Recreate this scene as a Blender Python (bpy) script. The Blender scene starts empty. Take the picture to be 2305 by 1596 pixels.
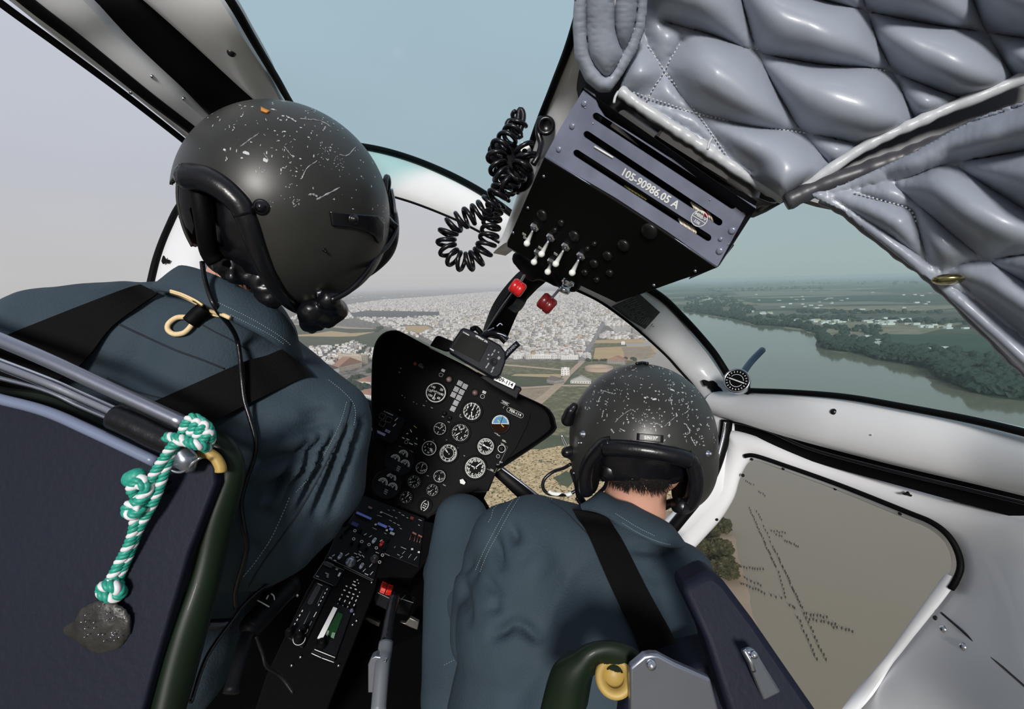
import bpy, bmesh, math, random
from mathutils import Vector, Matrix, noise
from mathutils.bvhtree import BVHTree
from mathutils.geometry import intersect_point_tri_2d, tessellate_polygon
random.seed(7)
scene = bpy.context.scene
COL = scene.collection
F, CX, CY = 1100.0, 1152.5, 798.0
H = 130.0                                     # height of the helicopter above the plain
TH, RO = math.radians(8.2), math.radians(1.6)
CAM = Vector((0, 0, 0))
_r, _u, FW = Vector((1, 0, 0)), Vector((0, math.sin(TH), math.cos(TH))), Vector((0, math.cos(TH), -math.sin(TH)))
RT = _r*math.cos(RO) - _u*math.sin(RO)
UP = _u*math.cos(RO) + _r*math.sin(RO)
AR = RT*math.cos(math.radians(25)) - UP*math.sin(math.radians(25))    # the banked aircraft's own right and up
AU = UP*math.cos(math.radians(25)) + RT*math.sin(math.radians(25))

def ray(x, y): return RT*((x-CX)/F) + UP*((CY-y)/F) + FW
def P(x, y, d): return CAM + ray(x, y)*d
def G(x, y, z=0.0):
    r = ray(x, y); t = (-H + z)/r.z
    return CAM + r*t
def proj(p):
    v = p - CAM; d = v.dot(FW)
    return CX + v.dot(RT)/d*F, CY - v.dot(UP)/d*F, d
def lerp(a, b, t): return a + (b-a)*t

# ---------- materials
MATS = {}
def srgb(c):
    out = []
    for v in c:
        v = v/255.0
        out.append(v/12.92 if v <= 0.04045 else ((v+0.055)/1.055)**2.4)
    return tuple(out) + (1.0,)
def mat(name, c, rough=0.5, metal=0.0, spec=0.5, bump=0.0, bscale=40, var=0.06, vscale=8, coat=0.0, two=None, alpha=None):
    """c is the paint's own colour as linear albedo triple"""
    if name in MATS: return MATS[name]
    m = bpy.data.materials.new(name); m.use_nodes = True
    n, l = m.node_tree.nodes, m.node_tree.links
    b = n['Principled BSDF']
    b.inputs['Roughness'].default_value = rough
    b.inputs['Metallic'].default_value = metal
    b.inputs['Specular IOR Level'].default_value = spec
    b.inputs['Coat Weight'].default_value = coat
    tc = n.new('ShaderNodeTexCoord')
    nz = n.new('ShaderNodeTexNoise'); nz.inputs['Scale'].default_value = vscale; nz.inputs['Detail'].default_value = 5
    l.new(tc.outputs['Object'], nz.inputs['Vector'])
    rp = n.new('ShaderNodeValToRGB')
    rp.color_ramp.elements[0].position = 0.3; rp.color_ramp.elements[1].position = 0.7
    if two: a, bb = c, two
    else: a = tuple(v*(1-var) for v in c); bb = tuple(v*(1+var) for v in c)
    rp.color_ramp.elements[0].color = (*a, 1); rp.color_ramp.elements[1].color = (*bb, 1)
    l.new(nz.outputs['Fac'], rp.inputs['Fac']); l.new(rp.outputs['Color'], b.inputs['Base Color'])
    if bump:
        n2 = n.new('ShaderNodeTexNoise'); n2.inputs['Scale'].default_value = bscale; n2.inputs['Detail'].default_value = 6
        l.new(tc.outputs['Object'], n2.inputs['Vector'])
        bp = n.new('ShaderNodeBump'); bp.inputs['Strength'].default_value = bump; bp.inputs['Distance'].default_value = 0.004
        l.new(n2.outputs['Fac'], bp.inputs['Height']); l.new(bp.outputs['Normal'], b.inputs['Normal'])
    MATS[name] = m
    return m

def glass_mat(name, tint, refl=0.035):
    m = bpy.data.materials.new(name); m.use_nodes = True
    n, l = m.node_tree.nodes, m.node_tree.links
    n.remove(n['Principled BSDF']); out = n['Material Output']
    t = n.new('ShaderNodeBsdfTransparent'); t.inputs['Color'].default_value = (*tint, 1)
    g = n.new('ShaderNodeBsdfGlossy'); g.inputs['Roughness'].default_value = 0.35
    nz = n.new('ShaderNodeTexNoise'); nz.inputs['Scale'].default_value = 3
    mr = n.new('ShaderNodeMapRange'); mr.inputs['To Min'].default_value = refl*0.6; mr.inputs['To Max'].default_value = refl*1.4
    mx = n.new('ShaderNodeMixShader')
    l.new(nz.outputs['Fac'], mr.inputs['Value']); l.new(mr.outputs['Result'], mx.inputs['Fac'])
    l.new(t.outputs[0], mx.inputs[1]); l.new(g.outputs[0], mx.inputs[2]); l.new(mx.outputs[0], out.inputs['Surface'])
    return m

# ---------- object plumbing
def tag(o, label=None, cat=None, group=None, kind=None):
    if label: o['label'] = label
    if cat: o['category'] = cat
    if group: o['group'] = group
    if kind: o['kind'] = kind
    return o
def empty(name, loc, label=None, cat=None, group=None, kind=None):
    o = bpy.data.objects.new(name, None); COL.objects.link(o); o.location = loc; o.empty_display_size = 0.05
    return tag(o, label, cat, group, kind)
bpy_parent_loc = {}
def link(name, me, m=None, parent=None, smooth=True, bevel=0, solid=None):
    """one mesh object; mesh given in world coordinates, its origin moved to its own centre"""
    if len(me.vertices):
        c = Vector((0, 0, 0))
        for v in me.vertices: c += v.co
        c /= len(me.vertices)
        me.transform(Matrix.Translation(-c))
    else: c = Vector((0, 0, 0))
    o = bpy.data.objects.new(name, me); COL.objects.link(o)
    o.location = c
    if parent is not None:
        o.parent = parent
        pl = Vector(parent.location); q = parent.parent
        while q is not None: pl += Vector(q.location); q = q.parent
        o.location = c - pl
    if m is not None and len(me.materials) == 0: me.materials.append(m)
    if smooth: me.polygons.foreach_set('use_smooth', [True]*len(me.polygons))
    if bevel:
        b = o.modifiers.new('b', 'BEVEL'); b.width = bevel; b.segments = 3; b.limit_method = 'ANGLE'; b.angle_limit = math.radians(35)
        b.harden_normals = False
        smooth_by_angle(me)
    if solid:
        s = o.modifiers.new('s', 'SOLIDIFY'); s.thickness = solid; s.offset = 0
    return o
def smooth_by_angle(me, ang=0.6):
    me.polygons.foreach_set('use_smooth', [True]*len(me.polygons))
    try: me.set_sharp_from_angle(angle=ang)
    except Exception: pass

class MB:
    def __init__(s): s.v, s.f, s.mi = [], [], []
    def add(s, vs, fs, mi=0):
        b = len(s.v); s.v += [Vector(v) for v in vs]
        s.f += [tuple(b+i for i in f) for f in fs]; s.mi += [mi]*len(fs); return s
    def grid(s, rows, closed_u=False, closed_v=False, mi=0):
        nr, nc = len(rows), len(rows[0]); fs = []
        for i in range(nr if closed_u else nr-1):
            for j in range(nc if closed_v else nc-1):
                a, b = i, (i+1) % nr; c, d = j, (j+1) % nc
                fs.append((a*nc+c, a*nc+d, b*nc+d, b*nc+c))
        return s.add([p for r in rows for p in r], fs, mi)
    def tube(s, path, r, k=10, closed=False, mi=0, caps=True):
        n = len(path); rr = r if callable(r) else (lambda t: r)
        T = []
        for i in range(n):
            a = path[(i-1) % n] if closed or i > 0 else path[i]; b = path[(i+1) % n] if closed or i < n-1 else path[i]
            T.append((b-a).normalized() if (b-a).length > 1e-9 else Vector((0, 0, 1)))
        ref = T[0].orthogonal().normalized(); rows = []
        for i in range(n):
            ref = (ref - T[i]*ref.dot(T[i]))
            ref = ref.normalized() if ref.length > 1e-6 else T[i].orthogonal().normalized()
            bi = T[i].cross(ref); q = rr(i/(n-1)) if n > 1 else rr(0)
            rows.append([path[i] + (ref*math.cos(2*math.pi*j/k) + bi*math.sin(2*math.pi*j/k))*q for j in range(k)])
        b0 = len(s.v); s.grid(rows, closed, True, mi)
        if caps and not closed:
            s.f.append(tuple(b0+j for j in range(k))); s.mi.append(mi)
            s.f.append(tuple(b0+(n-1)*k+j for j in reversed(range(k)))); s.mi.append(mi)
        return s
    def prism(s, pts, back, mi=0):
        """closed solid from a 3D outline and an extrusion vector"""
        n = len(pts); vs = list(pts) + [p + back for p in pts]
        fs = [tuple(range(n)), tuple(reversed(range(n, 2*n)))] + [(i, n+i, n+(i+1) % n, (i+1) % n) for i in range(n)]
        return s.add(vs, fs, mi)
    def box(s, c, ax, ay, az, mi=0):
        """centre and three half axes"""
        vs = [c + ax*i + ay*j + az*k for i in (-1, 1) for j in (-1, 1) for k in (-1, 1)]
        return s.add(vs, [(0, 1, 3, 2), (4, 6, 7, 5), (0, 4, 5, 1), (2, 3, 7, 6), (0, 2, 6, 4), (1, 5, 7, 3)], mi)
    def cyl(s, a, b, r, k=16, mi=0, r2=None):
        r2 = r if r2 is None else r2
        return s.tube([a, b], (lambda t: r + (r2-r)*t), k, mi=mi)
    def lathe(s, c, axis, prof, k=24, mi=0):
        """prof: (radius, height along axis)"""
        ax = axis.normalized(); e = ax.orthogonal().normalized(); g = ax.cross(e)
        rows = [[c + ax*h + (e*math.cos(2*math.pi*j/k) + g*math.sin(2*math.pi*j/k))*max(r, 1e-5) for j in range(k)] for r, h in prof]
        return s.grid(rows, False, True, mi)
    def ball(s, c, r, mi=0, sub=2, sc=None, ax=None):
        bm = bmesh.new(); bmesh.ops.create_icosphere(bm, subdivisions=sub, radius=1)
        sc = sc or (1, 1, 1); ax = ax or (Vector((1, 0, 0)), Vector((0, 1, 0)), Vector((0, 0, 1)))
        s.add([c + (ax[0]*v.co.x*sc[0] + ax[1]*v.co.y*sc[1] + ax[2]*v.co.z*sc[2])*r for v in bm.verts], [tuple(v.index for v in f.verts) for f in bm.faces], mi)
        bm.free(); return s
    def mesh(s, name='m', fix=True):
        me = bpy.data.meshes.new(name); me.from_pydata(s.v, [], s.f)
        me.polygons.foreach_set('material_index', s.mi)
        if fix:
            bm = bmesh.new(); bm.from_mesh(me); bmesh.ops.recalc_face_normals(bm, faces=bm.faces); bm.to_mesh(me); bm.free()
        me.update(); return me
    def build(s, name, m, parent=None, smooth=True, bevel=0, fix=True):
        me = s.mesh(name, fix)
        if isinstance(m, (list, tuple)):
            for q in m: me.materials.append(q)
            m = None
        return link(name, me, m, parent, smooth, bevel)

def spline(pts, n, closed=False):
    """Catmull-Rom through points (Vectors or tuples), n samples evenly by chord"""
    pts = [Vector(p) for p in pts]
    if len(pts) == 2: return [lerp(pts[0], pts[1], i/(n-1)) for i in range(n)]
    dense = []; m = len(pts); segs = m if closed else m-1
    for i in range(segs):
        if closed: p0, p1, p2, p3 = pts[(i-1) % m], pts[i], pts[(i+1) % m], pts[(i+2) % m]
        else: p0, p1, p2, p3 = pts[max(i-1, 0)], pts[i], pts[i+1], pts[min(i+2, m-1)]
        for k in range(12):
            t = k/12; t2 = t*t; t3 = t2*t
            dense.append(0.5*((2*p1) + (p2-p0)*t + (2*p0-5*p1+4*p2-p3)*t2 + (3*p1-p0-3*p2+p3)*t3))
    dense.append(pts[0] if closed else pts[-1])
    L = [0]
    for i in range(1, len(dense)): L.append(L[-1] + (dense[i]-dense[i-1]).length)
    tot = L[-1]; out = []; j = 0; cnt = n if not closed else n
    for i in range(cnt):
        t = tot*i/((n-1) if not closed else n)
        while j < len(L)-2 and L[j+1] < t: j += 1
        s = (t-L[j])/max(L[j+1]-L[j], 1e-9); out.append(lerp(dense[j], dense[j+1], min(max(s, 0), 1)))
    return out
def PP(pts): return [P(*p) for p in pts]

def ribbon(name, A, B, m, bulge=0.01, thick=0.02, n=48, k=8, parent=None, flat=0.6, build=True):
    """solid padded strip between two edges given as (x, y, depth)"""
    a = spline(PP(A), n); b = spline(PP(B), n); rows = []
    for i in range(n):
        t = (a[min(i+1, n-1)]+b[min(i+1, n-1)]-a[max(i-1, 0)]-b[max(i-1, 0)]).normalized()
        w = b[i]-a[i]; nr = t.cross(w)
        nr = nr.normalized() if nr.length > 1e-9 else (CAM-a[i]).normalized()
        if nr.dot(CAM-a[i]) < 0: nr = -nr
        row = []
        for j in range(k+1):
            s = j/k; row.append(lerp(a[i], b[i], s) + nr*bulge*(math.sin(math.pi*s)**flat if 0 < s < 1 else 0))
        row.append(b[i]-nr*thick); row.append(a[i]-nr*thick)
        rows.append(row)
    q = MB(); q.grid(rows, False, True)
    kk = k+3
    q.f.append(tuple(range(kk))); q.mi.append(0); q.f.append(tuple(reversed(range((n-1)*kk, n*kk)))); q.mi.append(0)
    if not build: return q
    o = q.build(name, m, parent, smooth=True)
    smooth_by_angle(o.data, 0.9)
    return o
def tube_px(name, pts, r, m, parent=None, n=60, k=10):
    return MB().tube(spline(PP(pts), n), r, k).build(name, m, parent)

class Plane:
    """a plane in the place with its own right and up axes; x, y in picture measure are cast onto it"""
    def __init__(s, o, n, ang=25.0):
        s.o, s.n = o, n.normalized()
        if s.n.dot(CAM-o) < 0: s.n = -s.n
        x0, y0, _ = proj(o); c, q = math.cos(math.radians(ang)), math.sin(math.radians(ang))
        s.ex = (s.hit(x0+20*c, y0+20*q)-s.hit(x0-20*c, y0-20*q)).normalized()
        s.ey = s.n.cross(s.ex).normalized()
        if s.ey.dot(UP) < 0: s.ey = -s.ey
    @staticmethod
    def of3(a, b, c, ang=25.0): return Plane(a, (b-a).cross(c-a), ang)
    def hit(s, x, y, off=0.0):
        r = ray(x, y); t = (s.o + s.n*off - CAM).dot(s.n)/r.dot(s.n); return CAM + r*t
    def px(s, x, y): # metres per pixel here
        return (s.hit(x, y)-CAM).dot(FW)/F
def flatpoly(name, pl, pts, m, parent=None, off=0.0, th=0.002, bevel=0):
    v = [pl.hit(x, y, off) for x, y in pts]
    return MB().prism(v, -pl.n*th).build(name, m, parent, smooth=False, bevel=bevel)
def bvh_of(objs):
    vs, ps = [], []
    for o in objs:
        b = len(vs); M = Matrix.Translation(world_loc(o))
        vs += [M @ v.co for v in o.data.vertices]; ps += [tuple(b+i for i in p.vertices) for p in o.data.polygons]
    return BVHTree.FromPolygons(vs, ps)
def world_loc(o):
    l = Vector(o.location); q = o.parent
    while q is not None: l += Vector(q.location); q = q.parent
    return l
def cast(bv, x, y, off=0.0, default=None):
    r = ray(x, y).normalized(); loc, nr, i, d = bv.ray_cast(CAM, r)
    if loc is None: return default
    if nr.dot(r) > 0: nr = -nr
    return loc + nr*off
def text2d(s, size=1.0, bold=0.0):
    """flat text: list of 2D verts and faces, centred, cap height about `size`"""
    cu = bpy.data.curves.new('t', 'FONT'); cu.body = s; cu.align_x = 'CENTER'; cu.align_y = 'CENTER'; cu.size = size/0.7
    cu.resolution_u = 3; cu.offset = bold
    o = bpy.data.objects.new('t', cu); COL.objects.link(o)
    dg = bpy.context.evaluated_depsgraph_get(); me = bpy.data.meshes.new_from_object(o.evaluated_get(dg))
    vs = [(v.co.x, v.co.y) for v in me.vertices]; fs = [tuple(p.vertices) for p in me.polygons]
    bpy.data.objects.remove(o); bpy.data.curves.remove(cu); bpy.data.meshes.remove(me)
    return vs, fs
TXT = {}
def put_text(q, s, c, ex, ey, n, size, mi=0, rot=0.0, bold=0):
    """add lettering lying on a plane to builder q"""
    if (s, bold) not in TXT: TXT[s, bold] = text2d(s, 1.0, bold)
    vs, fs = TXT[s, bold]; a = math.radians(rot); e1 = ex*math.cos(a)+ey*math.sin(a); e2 = ey*math.cos(a)-ex*math.sin(a)
    q.add([c + e1*x*size + e2*y*size for x, y in vs], fs, mi)

def drape(name, bv, pts, m, parent=None, off=0.002, th=0.002, cuts=3, default_d=None):
    """solid patch that follows a surface under a picture outline"""
    bm = bmesh.new(); vs = [bm.verts.new((x, y, 0)) for x, y in pts]; bm.faces.new(vs)
    bmesh.ops.triangulate(bm, faces=bm.faces[:])
    for _ in range(cuts): bmesh.ops.subdivide_edges(bm, edges=bm.edges[:], cuts=1, use_grid_fill=True)
    bmesh.ops.triangulate(bm, faces=bm.faces[:])
    last = None; bad = []
    for v in bm.verts:
        h = cast(bv, v.co.x, v.co.y, off)
        if h is None: bad.append(v); continue
        last = h; v.co = h
    bmesh.ops.delete(bm, geom=bad, context='VERTS')
    me = bpy.data.meshes.new(name); bm.to_mesh(me); bm.free()
    if not len(me.vertices): return None
    o = link(name, me, m, parent)
    s = o.modifiers.new('s', 'SOLIDIFY'); s.thickness = th; s.offset = 0
    return o

def blob(parts, voxel=0.008, smooth=8, fold=None):
    """union of balls ('s', p, r[, scales]) and tapered limbs ('c', p, r, p2, r2) grown into one continuous skin"""
    bm = bmesh.new()
    for q in parts:
        b2 = bmesh.new()
        if q[0] == 's':
            bmesh.ops.create_icosphere(b2, subdivisions=3, radius=q[2])
            sc = q[3] if len(q) > 3 else (1, 1, 1)
            for v in b2.verts: v.co = q[1] + RT*v.co.x*sc[0] + UP*v.co.y*sc[1] + FW*v.co.z*sc[2]
        else:
            b3 = bmesh.new(); bmesh.ops.create_icosphere(b3, subdivisions=3, radius=1.0)
            for v in b3.verts:
                b2.verts.new(q[1] + v.co*q[2]); b2.verts.new(q[3] + v.co*q[4])
            b3.free(); bmesh.ops.convex_hull(b2, input=b2.verts)
            loose = [v for v in b2.verts if not v.link_faces]; bmesh.ops.delete(b2, geom=loose, context='VERTS')
        tmp = bpy.data.meshes.new('t'); b2.to_mesh(tmp); b2.free(); bm.from_mesh(tmp); bpy.data.meshes.remove(tmp)
    me = bpy.data.meshes.new('b'); bm.to_mesh(me); bm.free()
    o = bpy.data.objects.new('b', me); COL.objects.link(o)
    r = o.modifiers.new('r', 'REMESH'); r.mode = 'VOXEL'; r.voxel_size = voxel; r.use_smooth_shade = True
    if smooth:
        s = o.modifiers.new('s', 'SMOOTH'); s.iterations = smooth; s.factor = 0.5
    dg = bpy.context.evaluated_depsgraph_get(); out = bpy.data.meshes.new_from_object(o.evaluated_get(dg))
    bpy.data.objects.remove(o); bpy.data.meshes.remove(me)
    if fold:
        co = [v.co.copy() for v in out.vertices]; nn = [v.normal.copy() for v in out.vertices]
        for i, v in enumerate(out.vertices): v.co = co[i] + nn[i]*fold(co[i], nn[i])
    out.update(); return out
def inpoly(x, y, poly):
    c = False; n = len(poly); j = n-1
    for i in range(n):
        xi, yi = poly[i]; xj, yj = poly[j]
        if (yi > y) != (yj > y) and x < (xj-xi)*(y-yi)/(yj-yi)+xi: c = not c
        j = i
    return c

# ---------- camera, world, sun
cd = bpy.data.cameras.new('camera'); cam = bpy.data.objects.new('camera', cd); COL.objects.link(cam)
cd.sensor_width = 36.0; cd.lens = 36.0*F/2305.0; cd.clip_start = 0.02; cd.clip_end = 200000
mw = Matrix((RT, UP, -FW)).transposed().to_4x4(); mw.translation = CAM; cam.matrix_world = mw
scene.camera = cam
w = bpy.data.worlds.new('world'); scene.world = w; w.use_nodes = True
n, l = w.node_tree.nodes, w.node_tree.links
bg = n['Background']
tc = n.new('ShaderNodeTexCoord'); sx = n.new('ShaderNodeSeparateXYZ'); l.new(tc.outputs['Generated'], sx.inputs[0])
rp = n.new('ShaderNodeValToRGB'); e = rp.color_ramp.elements
e[0].position = 0.0; e[0].color = (0.50, 0.50, 0.50, 1)
e[1].position = 0.55; e[1].color = (0.56, 0.60, 0.70, 1)
q = e.new(0.03); q.color = (0.53, 0.52, 0.52, 1)
q = e.new(0.2); q.color = (0.50, 0.52, 0.58, 1)
nz = n.new('ShaderNodeTexNoise'); nz.inputs['Scale'].default_value = 1.6; nz.inputs['Detail'].default_value = 3
mp = n.new('ShaderNodeMapping'); mp.inputs['Scale'].default_value = (1, 1, 3); l.new(tc.outputs['Generated'], mp.inputs[0]); l.new(mp.outputs[0], nz.inputs['Vector'])
mr = n.new('ShaderNodeMapRange'); mr.inputs['To Min'].default_value = 0.95; mr.inputs['To Max'].default_value = 1.15
l.new(nz.outputs['Fac'], mr.inputs['Value'])
vm = n.new('ShaderNodeVectorMath'); vm.operation = 'SCALE'
l.new(sx.outputs['Z'], rp.inputs['Fac']); l.new(rp.outputs['Color'], vm.inputs[0]); l.new(mr.outputs['Result'], vm.inputs['Scale'])
# sky dimmed behind the camera only to cut fill light in the cabin
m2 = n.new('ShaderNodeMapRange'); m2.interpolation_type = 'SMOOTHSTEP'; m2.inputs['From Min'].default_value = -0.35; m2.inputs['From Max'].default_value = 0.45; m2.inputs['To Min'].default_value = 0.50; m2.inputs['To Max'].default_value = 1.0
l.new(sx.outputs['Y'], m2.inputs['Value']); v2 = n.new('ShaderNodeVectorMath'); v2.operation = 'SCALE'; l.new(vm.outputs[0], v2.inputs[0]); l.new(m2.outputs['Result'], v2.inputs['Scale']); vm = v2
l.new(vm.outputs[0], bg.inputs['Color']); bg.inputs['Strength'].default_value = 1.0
SUNDIR = (RT*(-0.10) + UP*0.20 - FW*1.0).normalized()
sd = bpy.data.lights.new('sun', 'SUN'); sd.energy = 3.3; sd.angle = math.radians(12); sd.color = (1.0, 0.97, 0.92)
so = bpy.data.objects.new('sun', sd); COL.objects.link(so); so.rotation_euler = SUNDIR.to_track_quat('Z', 'Y').to_euler()
vs_ = scene.view_settings; vs_.view_transform = 'Standard'; vs_.look = 'None'; vs_.gamma = 1.0; vs_.use_curve_mapping = False; vs_.exposure = 0.0
scene.cycles.use_denoising = True
scene.cycles.max_bounces = 6; scene.cycles.transparent_max_bounces = 14; scene.cycles.adaptive_threshold = 0.015; scene.cycles.volume_bounces = 1

# palette (linear albedo)
WHITE = mat('white_paint', (0.76, 0.765, 0.79), 0.38, bump=0.05, bscale=12, var=0.04, vscale=5, coat=0.2)
BLACK = mat('black_rubber', (0.0022, 0.0022, 0.0026), 0.6, spec=0.10, bump=0.1)
BLACKG = mat('black_leather', (0.0035, 0.0035, 0.0055), 0.3, spec=0.5, bump=0.25, bscale=60)
PANEL = mat('black_panel_paint', (0.0026, 0.0027, 0.0032), 0.6, spec=0.10, bump=0.1, bscale=150)
PANEL2 = mat('charcoal_panel_paint', (0.0045, 0.0048, 0.0065), 0.5, spec=0.16, bump=0.1, bscale=150)
MARK = mat('white_marking', (0.75, 0.76, 0.74), 0.6, var=0.1)
DIMMARK = mat('grey_marking', (0.3, 0.31, 0.3), 0.6, var=0.1)
CHROME = mat('bare_metal', (0.62, 0.63, 0.68), 0.22, metal=1.0, bump=0.05, bscale=100)
ALU = mat('grey_alloy', (0.34, 0.36, 0.43), 0.32, metal=0.9, bump=0.06, bscale=60)
RED = mat('red_plastic', (0.55, 0.012, 0.015), 0.3, coat=0.4)
SUIT = mat('blue_grey_cloth', (0.034, 0.053, 0.071), 0.75, spec=0.25, bump=0.3, bscale=300, var=0.12, vscale=6)
STRAP = mat('black_webbing', (0.0028, 0.0024, 0.0028), 0.7, spec=0.08, bump=0.2, bscale=400)
SKIN = mat('skin', (0.62, 0.33, 0.24), 0.5, bump=0.1, bscale=200, var=0.1)
HAIR = mat('black_hair', (0.012, 0.010, 0.009), 0.5, bump=0.5, bscale=300)
STITCH = mat('pale_thread', (0.30, 0.36, 0.40), 0.7)
# ---------- white window frames of the cabin, black seals, panes
def seal(parent, pts, r=0.006, n=60): return tube_px('seal', pts, r, BLACK, parent, n, 8)
def rivet(parent, x, y, d, r=0.006, m=None, nm='screw'):
    c = P(x, y, d); ax = (CAM-c).normalized()
    if parent is not None and nm == 'screw':     # seat it on the surface it is driven into
        srf = parent if parent.type == 'MESH' else next((k for k in parent.children if k.name.startswith('door_skin')), None)
        if srf is not None:
            h = cast(bvh_of([srf]), x, y)
            if h is not None: c = h
    return MB().lathe(c-ax*0.003, ax, [(r*1.15, 0), (r*1.15, .002), (r, .004), (r*.6, .0055), (0.0001, .006)], 16).build(nm, m or CHROME, parent)

# upper left: roof rail (right bar) and door frame (left bar)
t1 = ribbon('trim_1', [(20, -260, .66), (250, -60, .72), (345, 20, .75), (440, 105, .80), (560, 215, .89), (660, 300, 1.0), (760, 380, 1.12)],
            [(315, -280, .62), (455, -60, .68), (508, 20, .71), (552, 93, .76), (608, 175, .85), (668, 260, .98), (790, 340, 1.12)], WHITE, 0.014, 0.03)
tag(t1, 'upper white roof rail running from the top left down behind the left helmet', 'window frame', kind='structure')
seal(t1, [(338, -280, .615), (478, -60, .675), (530, 20, .705), (572, 93, .755), (620, 173, .845), (672, 256, .975), (740, 310, 1.1)], .0065)
rivet(t1, 521, 118, .765, .0058, BLACKG)
t2 = ribbon('trim_2', [(-330, -260, .58), (-60, -60, .66), (45, 20, .70), (135, 93, .75), (300, 215, .84), (455, 340, .97), (560, 430, 1.1)],
            [(-110, -250, .60), (125, -60, .68), (205, 20, .72), (275, 93, .77), (400, 205, .86), (510, 295, .98), (620, 390, 1.1)], WHITE, 0.014, 0.025)
tag(t2, 'lower white door frame bar parallel to the roof rail at the upper left', 'window frame', kind='structure')
tube_px('seal', [(-345, -250, .575), (-75, -50, .655), (32, 30, .695), (140, 108, .745), (293, 222, .835), (448, 345, .965), (555, 440, 1.1)], .0055, BLACK, t2)
tube_px('inner_seal', [(-270, -250, .565), (-18, -60, .645), (82, 20, .685), (178, 93, .735), (330, 215, .825), (472, 325, .955), (560, 410, 1.09)], .009, BLACK, t2)
gap1 = ribbon('trim_3', [(-160, -250, .64), (80, -60, .72), (180, 20, .76), (250, 93, .81), (390, 210, .90), (500, 300, 1.02), (620, 390, 1.15)],
              [(50, -250, .67), (270, -60, .75), (360, 20, .78), (450, 105, .83), (570, 215, .92), (670, 300, 1.04), (780, 370, 1.17)], BLACK, 0.0, 0.02)
tag(gap1, 'black rubber gap between the two white bars at the upper left', 'door seal', kind='structure')
for x, y, d in ((342, 172, .83), (413, 222, .88), (295, 208, .82)): rivet(t2, x, y, d, .003)

# windshield frame: one white arc from lower left, behind the left helmet, to the overhead box
t4 = ribbon('trim_4', [(300, 860, 1.02), (318, 740, 1.05), (338, 650, 1.08), (355, 580, 1.1), (380, 515, 1.13), (412, 455, 1.17), (480, 385, 1.22), (600, 335, 1.27), (720, 322, 1.28), (808, 331, 1.27), (870, 343, 1.25), (940, 365, 1.22), (1015, 397, 1.18), (1083, 434, 1.14), (1128, 465, 1.11), (1200, 520, 1.08)],
            [(400, 860, 1.02), (425, 740, 1.05), (450, 650, 1.08), (462, 590, 1.1), (482, 540, 1.13), (515, 500, 1.17), (590, 460, 1.22), (690, 435, 1.27), (790, 432, 1.28), (850, 437, 1.27), (885, 444, 1.25), (940, 461, 1.22), (1015, 491, 1.18), (1072, 519, 1.14), (1139, 556, 1.11), (1210, 600, 1.08)], WHITE, 0.014, 0.03, n=90)
tag(t4, 'curved white windshield frame arching behind the left helmet to the overhead box', 'window frame', kind='structure')
seal(t4, [(298, 860, 1.015), (316, 740, 1.04), (336, 650, 1.07), (353, 580, 1.09), (378, 515, 1.12), (410, 455, 1.16), (478, 383, 1.21), (600, 331, 1.26), (720, 318, 1.27), (808, 328, 1.26), (870, 340, 1.24), (940, 362, 1.21), (1015, 394, 1.17), (1083, 431, 1.13), (1128, 463, 1.10), (1158, 486, 1.09)], .0075, 90)
tube_px('inner_seal', [(850, 437, 1.26), (885, 443, 1.24), (940, 460, 1.21), (1015, 490, 1.17), (1072, 518, 1.13), (1139, 555, 1.10)], .0028, BLACK, t4)
chip = [(367, 575), (372, 583), (381, 585), (378, 592), (371, 591), (366, 594), (363, 588), (365, 580)]
MB().prism([P(x, y, 1.075) for x, y in chip], FW*0.004).build('paint_chip', BLACK, t4, smooth=False)
MB().prism([P(x, y, 1.105) for x, y in [(401, 487), (409, 488), (412, 494), (405, 496)]], FW*0.004).build('paint_chip', BLACK, t4, smooth=False)

# right arc of the windshield frame
t5 = ribbon('trim_5', [(1215, 620, 1.10), (1290, 652, 1.11), (1345, 678, 1.13), (1400, 716, 1.16), (1450, 757, 1.19), (1500, 803, 1.21), (1532, 838, 1.22), (1563, 874, 1.22), (1585, 911, 1.21), (1600, 960, 1.20), (1604, 1010, 1.18), (1590, 1060, 1.17), (1550, 1115, 1.16), (1490, 1175, 1.14), (1420, 1230, 1.12)],
            [(1380, 600, 1.10), (1440, 640, 1.11), (1492, 676, 1.13), (1530, 714, 1.16), (1562, 748, 1.19), (1600, 793, 1.20), (1622, 826, 1.2), (1640, 858, 1.18), (1652, 890, 1.16), (1655, 930, 1.15), (1645, 985, 1.14), (1618, 1065, 1.13), (1580, 1130, 1.12), (1535, 1185, 1.11), (1460, 1250, 1.10)], WHITE, 0.016, 0.03, n=90)
tag(t5, 'curved white windshield frame arching right of the overhead box down behind the right helmet', 'window frame', kind='structure')
seal(t5, [(1380, 596, 1.09), (1440, 637, 1.10), (1494, 673, 1.12), (1533, 711, 1.15), (1566, 746, 1.17), (1604, 791, 1.18), (1626, 824, 1.18), (1645, 855, 1.16), (1662, 876, 1.13), (1690, 885, 1.08)], .0085, 70)
tube_px('inner_seal', [(1290, 650, 1.10), (1345, 676, 1.12), (1400, 714, 1.15), (1450, 755, 1.18), (1500, 801, 1.20), (1532, 836, 1.21), (1563, 872, 1.21), (1585, 909, 1.20)], .003, BLACK, t5)
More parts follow.
